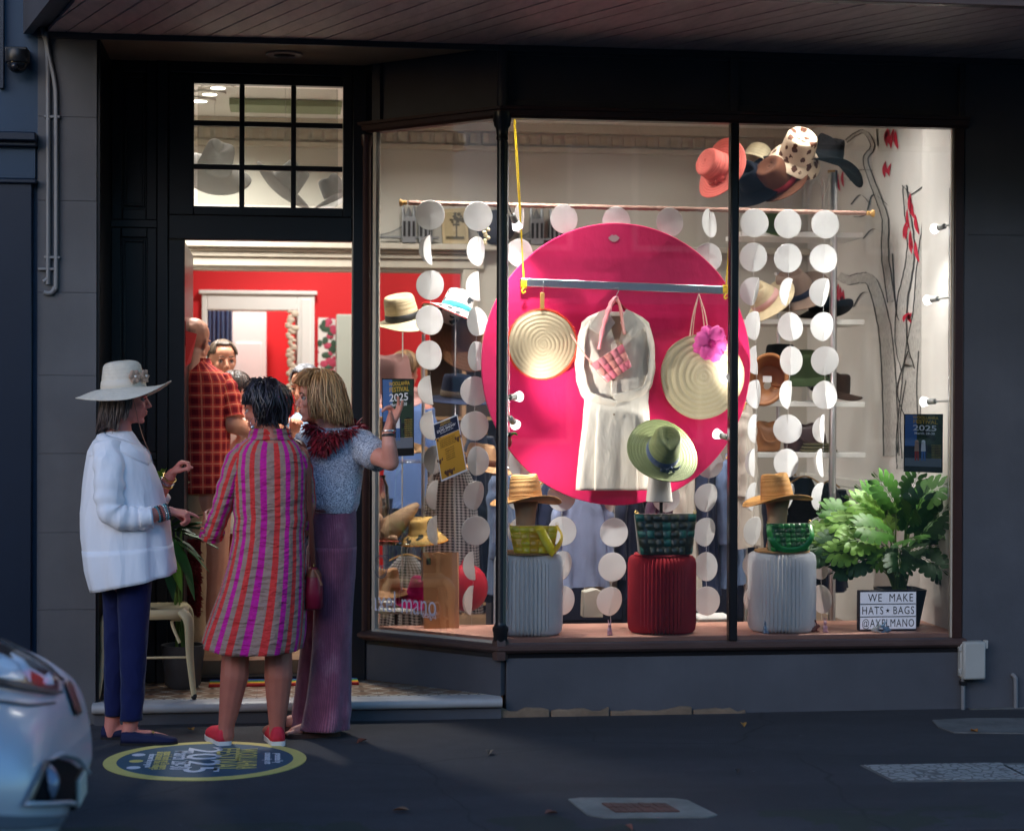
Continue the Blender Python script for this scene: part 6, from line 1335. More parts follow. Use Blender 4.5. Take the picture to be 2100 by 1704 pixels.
rabbit(1118, 1300, RB, 'powder blue sitting rabbit figurine before the left white stool'); rabbit(1250, 1300, RP, 'pink standing rabbit figurine left of the red stool', sit=False); rabbit(1570, 1300, RB, 'powder blue standing rabbit figurine before the right white stool', sit=False, s_=1.05)
rabbit(1692, 1300, RP, 'pink standing rabbit figurine right of the right white stool', sit=False); rabbit(1672, 1300, RBr, 'brown crouching rabbit figurine beside the pink one at right', Y=.11); rabbit(1798, 1300, RW, 'white sitting rabbit figurine in front of the letter board', Y=.07); rabbit(1816, 1302, RB, 'pale blue rabbit figurine at the letter board, right of the white one', Y=.06, flipx=-1)

cb = thing('timber_cabinet', 'timber display cabinet with open shelves deep inside behind the left garlands', 'cabinet', (at(930, 1200, 2.75).x, 2.8, .2)); xa, xb, zt = at(872, 900, 2.72).x, at(1030, 900, 2.72).x, at(900, 722, 2.72).z; OAK = mat('cabinet_oak', C(156, 122, 88), .5, 0, .2, 9)
for x in (xa, (xa + xb) / 2, xb): G().bb((x - .012, 2.70, .2), (x + .012, 2.96, zt)).done('side_panel', OAK, cb)
for k in range(5): z = .26 + k * (zt - .3) / 4; G().bb((xa + .0125, 2.705, z), ((xa + xb) / 2 - .0125, 2.955, z + .02)).done('shelf_board', OAK, cb); G().bb(((xa + xb) / 2 + .0125, 2.705, z), (xb - .0125, 2.955, z + .02)).done('shelf_board', OAK, cb)
G().bb((xa + .012, 2.957, .2), (xb - .012, 2.965, zt)).done('back_panel', mat('cabinet_back', C(96, 84, 74), .6), cb)
hat('felt_hat', 'black felt hat on the second shelf beside the steel pole', at(1690, 632, 1.42), (4, -20, 10), BLKF, (.085, .1), .12, .85, .085, -.02, .02, 0, 'pinch', None, None, 1.0, HG)
hat('felt_hat', 'moss green felt hat at the left end of the uppermost shelf', at(1585, 470, 1.4), (6, 10, 0), m_felt('moss_felt', C(84, 104, 50)), (.085, .1), .10, .85, .08, -.02, .02, 0, 'pork', None, None, 1.0, HG)
hat('felt_hat', 'dark brown felt hat on the third shelf at its right end', at(1712, 802, 1.42), (4, 12, 0), m_felt('bark_felt', C(60, 42, 34)), (.085, .1), .11, .85, .08, -.02, .02, 0, 'pinch', None, None, 1.0, HG)
# ================================================================ people
def m_skin(name, c, c2):
    t = NT(name); v = t.coord(); t.col(t.mix(t.noise(v, 14, 4), c, c2)); t.set(.5, 0, .4, Subsurface_Weight=.08, Subsurface_Scale=.01)
    t.b.inputs['Subsurface Radius'].default_value = (1, .35, .2); t.bump(t.noise(v, 130, 3), .15, .002); return t.m
SK1 = m_skin('skin_rosy', C(222, 148, 130), C(202, 116, 104)); SK2 = m_skin('skin_tan', C(190, 118, 98), C(164, 94, 80)); SK3 = m_skin('skin_fair', C(226, 164, 142), C(208, 132, 114)); SK4 = m_skin('skin_ruddy', C(208, 152, 122), C(188, 122, 94))
EYEW = mat('eye_white', (.34, .30, .28, 1), .45, 0, 0); IRIS = mat('eye_iris', (.03, .022, .018, 1), .15, 0, 0); LIP = mat('lip_rose', C(160, 78, 76), .4, 0, .1, 40); BROW = mat('eyebrow', C(84, 62, 50), .8, 0, .2, 90)
def headM(org, yaw, pitch=0, roll=0, s=.95): return Matrix.Translation(org) @ Matrix.Rotation(R(yaw), 4, 'Z') @ Matrix.Rotation(R(pitch), 4, 'Y') @ Matrix.Rotation(R(roll), 4, 'X') @ Matrix.Scale(s, 4)
def head(g, M_, male=False):
    n0 = len(g.v)
    g.ell((-.012, 0, .035), (.092, .074, .086)); g.ell((.03, 0, -.03), (.056, .058, .085)); g.ell((.045, 0, .045), (.045, .055, .045))
    for s in (-1, 1):
        g.cap((-.005, .040 * s, -.055), .026, (.058, .008 * s, -.096), .017); g.ell((.058, .036 * s, -.022), (.026, .022, .022)); g.ell((.080, .030 * s, .018), (.012, .022, .007), (0, 0, R(-14 * s)))
        g.ell((-.006, .072 * s, -.006), (.020, .008, .031), (R(-12 * s), R(10), R(-18 * s))); g.ell((-.012, .078 * s, .008), (.012, .006, .018), (0, 0, R(-25 * s)))
        g.ell((.097, .0105 * s, -.035), (.010, .0075, .007))
    g.ell((.066, 0, -.101), (.019, .021, .015)); g.cap((.082, 0, .012), .0085, (.103, 0, -.022), .0095); g.ell((.107, 0, -.029), (.011, .0095, .0085))
    g.ell((.066, 0, -.058), (.024, .030, .034)); g.ell((.0865, 0, -.0555), (.009, .021, .0055)); g.ell((.085, 0, -.0685), (.009, .018, .0065))
    g.cap((-.02, 0, -.06), .050 if not male else .058, (-.05, 0, -.17), .054 if not male else .066)
    g.xf(M_, n0)
def facebits(M_, t, lips=LIP, brow=BROW, s=1):
    for sd in (-1, 1):
        G().ell((.0715, .0315 * sd, .001), .0122).xf(M_).done('eye', EYEW, t); G().ell((.0795, .0318 * sd, .001), (.005, .0058, .0058)).xf(M_).done('iris', IRIS, t)
        g = G(); g.tube(cat([(.078, .016 * sd, .010), (.086, .030 * sd, .0125), (.074, .046 * sd, .005)], 4), .0042, 6); g.xf(M_).done('eyelid', BROW if False else SK1 if t.get('skin') is None else t['skin_m'], t) if False else None
        g = G(); g.tube(cat([(.090, .014 * sd, .024), (.089, .030 * sd, .029), (.074, .048 * sd, .022)], 4), [.0028, .0036, .0018], 6); g.xf(M_).done('eyebrow', brow, t)
        g = G(); g.tube(cat([(.0835, .018 * sd, .004), (.0885, .031 * sd, .0095), (.078, .045 * sd, .003)], 4), .0019, 5); g.xf(M_).done('eyelash_line', IRIS, t)
    g = G(); g.ell((.0895, 0, -.0562), (.0075, .019, .0045)); g.ell((.0878, 0, -.0675), (.0078, .0165, .0052)); g.xf(M_).done('lips', lips, t)
def hand(g, w_, d, n, a_s, curls, s=1.0, thumb=None, spread=.10):
    w_ = V(w_); d = V(d).normalized(); n = V(n); n = (n - d * n.dot(d)).normalized(); a = d.cross(n) * a_s
    offs = (.028, .0095, -.0095, -.027); lens = (.074, .083, .077, .060)
    g.cap(w_ - d * .03 * s, .0235 * s, w_ + d * .012 * s, .024 * s)
    for k in range(4):
        kn = w_ + (d * (.083 - .006 * (k == 3) - .002 * (k == 0)) + a * offs[k]) * s
        g.cap(w_ + a * offs[k] * .45 * s + d * .01 * s, .0165 * s, kn, .0118 * s)
        p = kn; an = 0; r0 = .0098 if k < 3 else .0085
        c_ = curls[k]; c_ = c_ if isinstance(c_, tuple) else (c_, c_ * 1.1, c_ * .8)
        for q, fr in enumerate((.46, .30, .24)):
            an += R(c_[q]); dv = (d * math.cos(an) + n * math.sin(an) + a * (spread * (1.5 - k) / 1.5)).normalized(); p2 = p + dv * lens[k] * fr * s
            g.cap(p, r0 * (1 - .09 * q) * s, p2, r0 * (1 - .09 * (q + 1)) * s); p = p2
    th = thumb or (.55, .75, .30); p = w_ + (a * .020 + d * .018) * s
    for q, (L, mixv) in enumerate(((.046, th), (.034, (th[0] + .25, th[1] - .35, th[2] + .12)), (.026, (th[0] + .3, th[1] - .5, th[2] + .2)))):
        dv = (d * mixv[0] + a * mixv[1] + n * mixv[2]).normalized(); p2 = p + dv * L * s; g.cap(p, (.0145 - .0022 * q) * s, p2, (.0122 - .002 * q) * s); p = p2
def m_hair(name, c, c2):
    t = NT(name); uv = t.sep(t.coord('UV')); n = t.noise(t.coord('Object', (30, 30, 6)), 6, 3, .6)
    t.col(t.ramp(t.math('ADD', t.math('MULTIPLY', uv[0], .7), t.math('MULTIPLY', n, .45)), [(.18, sc3(c, .55)), (.5, c), (.85, c2)])); t.set(.42, 0, .5); return t.m
def hair(M_, t, m, path, n=420, nphi=60, jit=.006, wid=.0045, seed=1, name='hair', phis=(-180, 180), curl=.0015, lo=.93):
    """path(phi_deg, t 0..1) -> head-local point; a filled shell and loose strands over it"""
    random.seed(seed); g = G()
    g.grid(lambda u, v: M_ @ V(path(phis[0] + (phis[1] - phis[0]) * u, v) ), nphi, 14, lambda u, v: (.3, v))
    for k in range(n):
        ph = random.uniform(*phis); j = [random.uniform(-1, 1) for _ in range(6)]; t0 = random.choice((0, 0, .15, .3, .45)); pts = []
        ln_ = random.uniform(lo, 1.04)
        for q in range(9):
            tt = t0 + (ln_ - t0) * q / 8; p = V(path(ph + 5 * j[0] * tt + 3 * j[5] * math.sin(tt * 9 + j[1] * 6), min(tt, 1.05))); o = V((p.x + .012, p.y, (p.z - .035) * .5)); o = o.normalized() if o.length > 1e-4 else V((0, 0, 1))
            if tt < .5 and o.length: o = (o + V((0, 0, .6))).normalized()
            pts.append(M_ @ (p + o * (.002 + jit * (1.9 if k % 15 == 0 and lo < .8 else 1) * (.5 + .5 * j[2]) * (.4 + tt)) + V((j[3], j[4], 0)) * .003 * tt + V((-o.y, o.x, .3 * j[2])) * (curl * math.sin(tt * 11 + j[0] * 7))))
        c0 = len(g.v); g.tube(pts, [wid, wid, wid * .9, wid * .3], 4, True, (1, .55)); rnd = random.random()
        for i in range(c0, len(g.v)): g.uv[i] = (rnd, g.uv[i][1])
    return g.done(name, m, t, ang=0)
def scalp(ph, th, k=1.07, rx=.092, ry=.076, rz=.088):       # th degrees from the crown
    a, b_ = R(ph), R(th); return (-.012 + rx * k * math.sin(b_) * math.cos(a), ry * k * math.sin(b_) * math.sin(a), .035 + rz * k * math.cos(b_))
def shoe(t, heel, d, L, m, sole, name='shoe', wd=.042, hgt=.058, solem=.012, open_=False, heel_h=0):
    heel = V(heel); d = V((d[0], d[1], 0)).normalized(); p = V((-d.y, d.x, 0)); g = G(); rg = []; s2 = G(); rs = []
    for tt, w_, h in ((0, .35, .72), (.02, .62, .9), (.10, .76, 1.0), (.25, .80, .92), (.42, .84, .78), (.55, .95, .80), (.7, 1.0, .70), (.85, .88, .52), (.95, .58, .40), (1.0, .22, .25)):
        ring = []
        for i in range(25):
            a = 2 * PI * i / 24; z = max(0, math.sin(a)) ** .8 * h * hgt if math.sin(a) > 0 else 0; ring.append(heel + d * (tt * L) + p * (wd * w_ * math.copysign(abs(math.cos(a)) ** .7, math.cos(a))) + V((0, 0, solem + z)))
        rg.append(ring)
        rs.append([heel + d * (tt * L * 1.015 - .002) + p * (wd * 1.06 * w_ * x) + V((0, 0, z)) for x, z in ((-1, 0), (1, 0), (1, solem), (-1, solem), (-1, 0))])
    s2.rings(rs); o = s2.done('sole', sole, None, ang=50, nrm=True)
    if not open_: sh = g.rings(rg); sh = g.done(name, m, t, ang=0, weld=True, nrm=True); 
    else: sh = o
    if not open_: o.parent = sh; o.matrix_parent_inverse = Matrix.Translation(-(wloc(t)))
    else: o.name = name; o.parent = t; o.matrix_parent_inverse = Matrix.Translation(-wloc(t))
    return sh
def person(label, base): return thing('person', label, 'person', base)

# ---------------------------------------------------------------- woman in the cream sun hat
Y = -.47; A = lambda px, py, dy=0: at(px, py, Y + dy)
t = person('woman in a cream sun hat, loose white shirt and navy trousers, pointing downwards', (A(270, 1500).x, Y, 0))
HM = headM(A(262, 819), 2, 2, 0, .95); g = G(); head(g, HM)
g.chain([A(246, 880), A(240, 925), A(250, 1010), A(262, 1110), A(262, 1185)], [.055, .10, .125, .12, .085])
g.cap(A(236, 936, -.11), .034, A(238, 936, .11), .034)
g.chain([A(232, 950, -.15), A(226, 1052, -.2), A(300, 1060, -.19), A(340, 1049, -.18)], [.036, .038, .036, .026])
g.chain([A(248, 925, .15), A(300, 1045, .19), A(328, 1010, .14), A(349, 977, .09)], [.052, .042, .036, .026])
hand(g, A(346, 1048, -.18), (1, .1, -.16), (-.12, .25, -1), 1, [(12, 8, 6), (50, 60, 30), (58, 66, 40), (62, 66, 40)], .92, (.7, .4, .6))
hand(g, A(351, 973, .09), (.62, -.12, .74), (.75, -.1, -.55), -1, [(48, 62, 40), (56, 70, 40), (60, 70, 40), (62, 66, 40)], .92, (.8, .3, .6))
for (ax, kx_, ay, dy, hx) in ((268, 272, 1480, -.07, 255), (231, 237, 1472, .07, 214)):
    g.chain([A(268 if dy < 0 else 250, 1180, dy), A(kx_, 1330, dy), A(ax + 2, 1420, dy), A(ax, ay, dy), A(ax - 4, 1505, dy)], [.06, .046, .042, .036, .034])
    hz = A(hx, 1500, dy); g.chain([V((hz.x + .03, hz.y, .036)), V((hz.x + .11, hz.y, .034)), V((hz.x + .19, hz.y, .024))], [.031, .028, .015])
fuse(g, 'body', SK1, t, .005, 3); facebits(HM, t)
SHIRT = cloth('white_cotton_shirt', (.78, .80, .86, 1), .75, .03, .08, 300, .85, 3, .20)
rows = [(884, 222, 270, .062), (892, 205, 276, .09), (905, 192, 284, .135), (925, 182, 298, .175), (960, 176, 317, .195), (1000, 171, 332, .205), (1050, 167, 345, .215), (1100, 169, 351, .225), (1150, 178, 355, .235), (1186, 190, 360, .24)]
def sf(a, py, j):
    k = sstep(940, 1180, py); return 1 + k * (.035 * math.sin(6 * a + .004 * py) + .03 * math.sin(11 * a + 2 + .006 * py)) + .014 * nz(math.cos(a) * 4, math.sin(a) * 4, py * .02)
rg, uv = loftpx(refine(rows, 5), Y, 72, sf, lambda a, py: V((0, 0, .045 * math.cos(a) * sstep(1080, 1186, py) - .012 * (1 if 1 else 0) * sstep(1100, 1186, py))))
g = G(); g.rings(rg, False, uv); g.done('shirt', SHIRT, t, ang=0, weld=True, solid=.002)
hb_ = [[p + (p - V((sum(q.x for q in r_) / len(r_), Y, p.z))) * .012 for p in r_] for r_ in rg[-9:]]; g = G(); g.rings(hb_, False); g.done('hem_band', SHIRT, t, ang=0, weld=True, solid=.002)
def surf(py, a, o=.004):
    k = max(i for i in range(len(rows) - 1) if rows[i][0] <= py or i == 0); f = (py - rows[k][0]) / (rows[k + 1][0] - rows[k][0]); q = [p_ + (r_ - p_) * f for p_, r_ in zip(rows[k], rows[k + 1])]
    c = at((q[1] + q[2]) / 2, py, Y); w_ = (q[2] - q[1]) / 2 / scale_at(c); ca, sa = math.cos(R(a)), math.sin(R(a)); return c + V(((w_ + o) * math.copysign(abs(ca) ** .85, ca), (q[3] + o) * math.copysign(abs(sa) ** .85, sa), 0))
for sg in (-1, 1):
    g = G(); g.grid(lambda u, v: surf(885 + 34 * u ** 1.5 + v * (14 + 26 * sstep(.25, .85, u) * (1 if u < .9 else .6)), sg * (165 - 158 * u), .003 + .009 * math.sin(PI * min(1, .15 + v))), 24, 6); g.done('collar', SHIRT, t, ang=0, solid=.002)
    g = G(); g.tube([surf(936 - 5 * math.sin(k * .26), sg * (168 - k * 10.5), .0015) for k in range(12)], .0018, 5); g.done('yoke_seam', SHIRT, t)
for ii in (54,): g = G(); g.tube([r_[ii] + (r_[ii] - V((A(262, 1000).x, Y, r_[ii].z))) * .004 for r_ in rg[16:]], .0016, 5); g.done('side_seam', SHIRT, t)
sleeve([A(222, 915, -.12), A(224, 960, -.19), A(224, 1010, -.22), A(229, 1048, -.235), A(255, 1062, -.235), A(285, 1063, -.22), A(312, 1060, -.21)], [.070, .070, .066, .064, .057, .053, .050], SHIRT, t, 'sleeve', 28, .13)
sleeve([A(250, 930, .13), A(285, 1010, .19), A(303, 1045, .2), A(330, 1012, .15)], [.07, .07, .062, .052], SHIRT, t, 'sleeve', 20, .14, seed=5)
sleeve([A(284, 1063, -.222), A(309, 1060.5, -.212)], [.0595, .0562], SHIRT, t, 'cuff', 24, .03)
JEAN = cloth('navy_stretch_trousers', C(16, 25, 74), .75, .1, .2, 500, .7, 9)
for rows_, dy, ex in (([(1150, 238, 314, .1), (1200, 240, 310, .092), (1260, 243, 306, .082), (1330, 246, 301, .068), (1400, 248, 297, .062), (1440, 248, 294, .056), (1476, 247, 291, .052)], -.075, 1), ([(1150, 206, 282, .1), (1200, 210, 276, .092), (1260, 213, 270, .082), (1330, 214, 263, .068), (1400, 214, 259, .062), (1440, 215, 257, .056), (1466, 215, 255, .052)], .075, 2)):
    rg, uv = loftpx(refine(rows_, 5), Y + dy, 32, lambda a, py, j: 1 + .035 * math.sin(py * .11 + 2 * math.sin(a * 2 + ex)) * (.4 + sstep(1300, 1460, py)) * .7); g = G(); g.rings(rg, False, uv); g.done('trouser_leg', JEAN, t, ang=0, weld=True, solid=.002)
NAVS = mat('navy_suede', C(18, 24, 62), .8, 0, .15, 40, .2, 300); SOLD = mat('dark_sole', C(20, 18, 22), .7)
for (hx, dy) in ((248, -.09), (208, .075)):
    h = A(hx, 1500, dy); h.z = 0; s_ = shoe(t, h, (1, -.06), .255, NAVS, SOLD, 'loafer', .042, .05)
    if dy < 0:
        for k in (-1, 1): G().lathe([(.006, -.0015), (.008, 0), (.006, .0015)], 10, V((h.x + .145, h.y - .018 + .014 * k, .058)), (0, R(20), 0), cap=False).done('metal_bit', mat('gold_hardware', (.75, .55, .2, 1)), t)
        G().cap(V((h.x + .145, h.y - .032, .058)), .003, V((h.x + .145, h.y - .004, .06)), .003, 6).done('metal_bit', mat('gold_hardware', (.75, .55, .2, 1)), t)
HR1 = m_hair('grey_brown_hair', C(56, 44, 42), C(100, 84, 80))
def hp1(ph, q):
    th = 100 * min(1, q / .5); ax = abs(ph)
    if ax < 72: return scalp(ph, min(th, 30 + 40 * (ax / 72)) , 1.05)
    p = scalp(ph, th, 1.09)
    if q > .5: k = (q - .5) / .5; fl = 1 + .20 * k; p = (p[0] * fl - .02 * k * (1 - ax / 180), p[1] * fl, p[2] - (.165 if ax > 95 else .10) * k + .01 * math.sin(ph * .09))
    return p
hair(HM, t, HR1, hp1, 640, 60, .012, .0032, 2, curl=.006, lo=.85)
hx = hat('sun_hat', 'cream woven sun hat with two beige fabric flowers worn by the woman in white', HM @ V((-.022, 0, .052)), (0, -4, 0), m_straw('cream_woven_hat', C(226, 218, 202), .85, 120), (.100, .088), .125, .80, .118, -.062, .012, .02, 'flatdome', mat('cream_band', C(214, 206, 192), .7), None, 1.0, fold=(0, .052))
FLB = mat('beige_fabric_flower', C(176, 148, 130), .8, 0, .15, 60); PRL = mat('pearl', (.8, .78, .74, 1), .15)
for (lx, ly, rz) in ((.055, -.082, -56), (.094, -.045, -26)):
    for k in range(6):
        a = 2 * PI * k / 6; nrm_ = V((math.cos(R(rz)), math.sin(R(rz)), .1)); tn_ = V((-nrm_.y, nrm_.x, 0)); g = G(); c0 = V((lx, ly, .048)) + nrm_ * .01; dv = tn_ * math.cos(a) + V((0, 0, 1)) * math.sin(a); pv = nrm_.cross(dv)
        g.grid(lambda u, v: c0 + dv * (.006 + .026 * u) + pv * ((v - .5) * .034 * math.sin(PI * (.15 + .8 * u))) + nrm_ * (.012 * u - .008 * u * u + .004 * math.cos((v - .5) * 6)), 5, 5); o = g.done('flower_petal', FLB, None, ang=0, solid=.0015); o.parent = hx
    o = G().ell(V((lx, ly, .048)) + nrm_ * .018, .006).done('pearl', PRL, None); o.parent = hx
hx['category'] = 'hat'
CHT = mat('chin_cord', C(150, 110, 90), .7); G().tube(cat([HM @ V((.02, -.075, .02)), HM @ V((.035, -.062, -.05)), HM @ V((.045, -.035, -.11)), A(288, 905, -.05), A(300, 935, -.02)], 5), .0016, 5).done('hat_cord', CHT, hx)
def bangle(t, p, d, r, w_, m, name='bracelet'):
    d = V(d).normalized(); Q = d.to_track_quat('Z', 'Y').to_matrix(); G().lathe([(r, -w_), (r + .004, -w_ * .5), (r + .004, w_ * .5), (r, w_)], 24, p, Q, cap=False).done(name, m, t, solid=.002)
BEADS = [mat('teal_beads', C(70, 140, 150), .3, 0, .4, 160), mat('dark_beads', C(44, 48, 58), .3, 0, .3, 160), mat('coral_beads', C(170, 90, 84), .3, 0, .4, 160), mat('silver_beads', (.6, .6, .62, 1), .25, .9, .2, 100)]
dw = A(346, 1048, -.18) - A(312, 1058, -.205)
for k in range(6):
    p = A(323 + 4.2 * k, 1054.5 - 1.2 * k, -.196); g = G(); dn = dw.normalized(); a_ = dn.orthogonal().normalized(); b_ = dn.cross(a_)
    for i in range(22): an = 2 * PI * i / 22; g.ell(p + a_ * (.0345 * math.cos(an)) + b_ * (.0345 * math.sin(an)), .0046, n=6, m=4)
    g.done('bead_bracelet', BEADS[k % 4], t)
d2 = A(351, 973, .09) - A(330, 1010, .14)
for k, q in enumerate((.48, .62, .82)): bangle(t, A(330, 1010, .14) + d2 * q, d2, .030, .004, mat('gold_hardware', (.75, .55, .2, 1)) if k != 1 else BEADS[3], 'bangle')
G().lathe([(.0098, -.0025), (.0112, 0), (.0098, .0025)], 12, A(384, 952, .06), (0, R(60), 0), cap=False).done('ring', mat('gold_hardware', (.75, .55, .2, 1)), t)

# ---------------------------------------------------------------- woman in the striped dress, seen from behind
Y = -.62
def m_stripe():
    t_ = NT('striped_dress_cotton'); uv = t_.sep(t_.coord('UV')); f = t_.math('FRACT', t_.math('MULTIPLY', uv[0], 1 / .11)); v = t_.coord()
    a = t_.ramp(f, [(0, C(206, 18, 150)), (.25, C(164, 134, 120)), (.5, C(222, 56, 48)), (.75, C(164, 134, 120))], 'CONSTANT')
    t_.col(t_.mix(t_.math('MULTIPLY', t_.noise(v, 40, 3), .25), a, sc3(C(120, 60, 90), .8))); t_.set(.75, 0, .25, Sheen_Weight=.1)
    p = t_.bump(t_.noise(v, 500, 2), .15, .002); n = t_.noise(t_.coord('Object', (1, 1, 2.4)), 7, 3, .5); rd = t_.math('SUBTRACT', 1, t_.math('ABSOLUTE', t_.math('MULTIPLY_ADD', n, 6, -3))); q = t_.bump(rd, .7, .014, p); t_.bump(t_.noise(t_.coord('Object', (1, 1, 3)), 20, 3, .6), .6, .010, q); return t_.m
STRD = m_stripe()
t = person('woman in a magenta, red and taupe striped shirt dress with red shoes, seen from behind', (A(525, 1500).x, Y, 0))
HM2 = headM(A(541, 842, -.0), 142, 4, 0, .94); g = G(); head(g, HM2)
g.chain([A(548, 890), A(550, 930), A(552, 1010), A(550, 1110), A(540, 1200)], [.055, .10, .12, .125, .14]); g.cap(A(495, 935), .05, A(612, 935), .05)
g.chain([A(492, 940), A(462, 1035, .03), A(440, 1090, .16), A(425, 1075, .30)], [.05, .042, .036, .026]); hand(g, A(424, 1074, .31), (-.1, .8, .3), (.9, .1, .1), 1, [30, 34, 36, 40], .9)
g.chain([A(614, 940), A(628, 1040, .03), A(618, 1090, .18), A(596, 1080, .30)], [.05, .042, .036, .026]); hand(g, A(594, 1078, .31), (-.4, .8, .2), (-.6, -.5, .3), -1, [30, 34, 36, 40], .9)
for (kx_, cx, ax, hx) in ((484, 481, 464, 462), (571, 571, 568, 570)):
    g.chain([A((kx_ + 545) / 2, 1200), A(kx_, 1325), A(cx, 1385, -.012), A((cx + ax) / 2, 1440, -.006), A(ax, 1488), A(ax, 1508)], [.10, .063, .066, .052, .037, .037])
    hz = A(hx, 1515, 0); g.chain([V((hz.x, hz.y + .03, .045)), V((hz.x - .03, hz.y + .12, .04)), V((hz.x - .05, hz.y + .19, .028))], [.034, .034, .024])
fuse(g, 'body', SK2, t, .005, 3); facebits(HM2, t, brow=mat('dark_brow', C(36, 30, 32), .8))
rows = [(884, 512, 596, .056), (898, 508, 600, .062), (904, 500, 606, .075), (914, 488, 616, .095), (930, 478, 625, .112), (960, 474, 629, .128), (1000, 476, 628, .135), (1060, 480, 626, .135), (1100, 478, 624, .14), (1150, 468, 626, .155), (1200, 455, 626, .175), (1250, 440, 625, .19), (1300, 424, 622, .20), (1334, 414, 617, .205)]
def df(a, py, j): k = sstep(1060, 1320, py); return 1 + k * (.03 * math.sin(5 * a + 1) + .028 * math.sin(9 * a + .3)) + .012 * nz(math.cos(a) * 5, math.sin(a) * 5, py * .03) + .02 * sstep(1000, 1060, py) * (1 - sstep(1060, 1130, py)) * math.sin(py * .13 + 2 * math.cos(a))
rg, uv = loftpx(refine(rows, 5), Y, 84, df, lambda a, py: V((0, 0, (.045 * max(0, -math.cos(a)) ** 2 + .01 * math.cos(a)) * sstep(1180, 1334, py))), U=1.22)
g = G(); g.rings(rg, False, uv); g.done('dress', STRD, t, ang=0, weld=True, solid=.002)
sleeve([A(505, 925, -.0), A(486, 945, -.01), A(472, 985, -.02), A(458, 1030, -.01), A(444, 1070, .03), A(436, 1092, .06)], [.06, .068, .064, .058, .056, .054], STRD, t, 'sleeve', 24, .10, uvscale=.078)
sleeve([A(436, 1090, .055), A(433, 1099, .075)], [.0585, .0585], STRD, t, 'sleeve_cuff', 24, .03, uvscale=.078)
sleeve([A(600, 925, -.0), A(616, 945, .0), A(626, 985, .02), A(630, 1030, .05), A(622, 1075, .13)], [.055, .058, .052, .05, .048], STRD, t, 'sleeve', 24, .10, uvscale=.078, seed=7)
g = G(); rg = [[A(554, 896) + V((.100 * k * math.cos(a), .075 * k * math.sin(a), z)) for a in [2 * PI * i / 40 for i in range(41)]] for k, z in ((.98, .012), (.88, .036), (.86, .038), (1.0, .0), (1.12, -.012))]; g.rings(rg, False, [[(i / 40 * .55, 0) for i in range(41)]] * 5); g.done('collar', STRD, t, ang=0, weld=True, solid=.002)
REDC = mat('red_canvas', C(206, 44, 62), .8, 0, .12, 30, .3, 300); SOLW = mat('white_rubber', (.68, .66, .64, 1), .6, 0, .1, 30)
for hx, d in ((462, (-.30, 1)), (571, (-.12, 1))):
    h = A(hx, 1528, 0); h = atz(hx, 1530, 0); h.z = 0; shoe(t, h, d, .25, REDC, SOLW, 'espadrille', .044, .066, .022)
HR2 = m_hair('dark_wavy_hair', C(24, 20, 26), C(66, 60, 72))
def hp2(ph, q):
    ax = abs(ph); w_ = 1 + .06 * math.sin(ph * .11 + q * 9) + .05 * math.sin(ph * .23 - q * 14) + .05 * nz(ph * .06, q * 5, 3)
    if ax < 62: return scalp(ph, (25 + 42 * (ax / 62)) * q, 1.10 * w_)
    end = 128 if ax > 95 else 92
    p = scalp(ph, end * min(1, q / .85), 1.16 * w_)
    if q > .85 and ax > 95: p = (p[0] - .0, p[1], p[2] - .04 * (q - .85) / .15)
    return p
hair(HM2, t, HR2, hp2, 900, 72, .022, .0038, 5, curl=.013, lo=.7)
ear = HM2 @ V((.0, .082, -.035)); g = G(); g.lathe([(.0155, -.0012), (.017, 0), (.0155, .0012)], 20, ear + V((-.002, -.004, -.018)), (0, R(90), R(50)), cap=False); g.ell(ear + V((-.004, -.006, -.042)), (.009, .006, .008)); g.done('earring', BEADS[3], t)

# burgundy handbag on her shoulder
hb = thing('handbag', 'burgundy leather handbag on a long brown strap beside the striped dress', 'handbag', at(644, 1210, -.60)); WIN = mat('burgundy_leather', C(120, 20, 48), .4, 0, .15, 14, .15, 90)
g = G(); rg = []; c0 = at(643, 1247, -.60)
for z, w_, d_ in ((0, .036, .07), (.01, .042, .085), (.08, .044, .09), (.15, .036, .08), (.185, .018, .07), (.19, .006, .06)): rg.append([c0 + V((w_ * math.copysign(abs(math.cos(a)) ** .7, math.cos(a)), d_ * math.copysign(abs(math.sin(a)) ** .6, math.sin(a)), z)) for a in [2 * PI * i / 32 for i in range(33)]])
g.rings(rg); g.done('bag_body', WIN, hb, ang=0, weld=True)
g = G(); g.rings([[p + (p - (c0 + V((0, 0, p.z - c0.z)))) * .06 for p in r_] for r_ in rg[3:5]], False); g.done('top_band', LEA, hb, ang=0)
STB = mat('chestnut_strap', C(104, 54, 42), .45, 0, .15, 30)
G().tube(cat([at(610, 902, -.50), at(622, 912, -.585), at(632, 950, -.655), at(636, 1020, -.665), at(639, 1100, -.65), at(643, 1168, -.61)], 6), .011, 8, True, (1, .25)).done('strap', STB, hb)
G().tube(cat([at(610, 902, -.50), at(620, 925, -.46), at(634, 1000, -.48), at(640, 1100, -.52), at(645, 1165, -.585)], 6), .011, 8, True, (1, .25)).done('strap', STB, hb)
G().tube(cat([at(645, 1168, -.69), at(652, 1180, -.70), at(660, 1200, -.70)], 4), [.006, .007, .010], 8, True, (1, .3)).done('zip_pull', mat('tan_pull', C(150, 92, 66), .5), hb)
G().lathe([(.010, -.002), (.012, 0), (.010, .002)], 12, at(643, 1160, -.63), (0, R(90), 0), cap=False).done('strap_ring', mat('gold_hardware', (.75, .55, .2, 1)), hb)

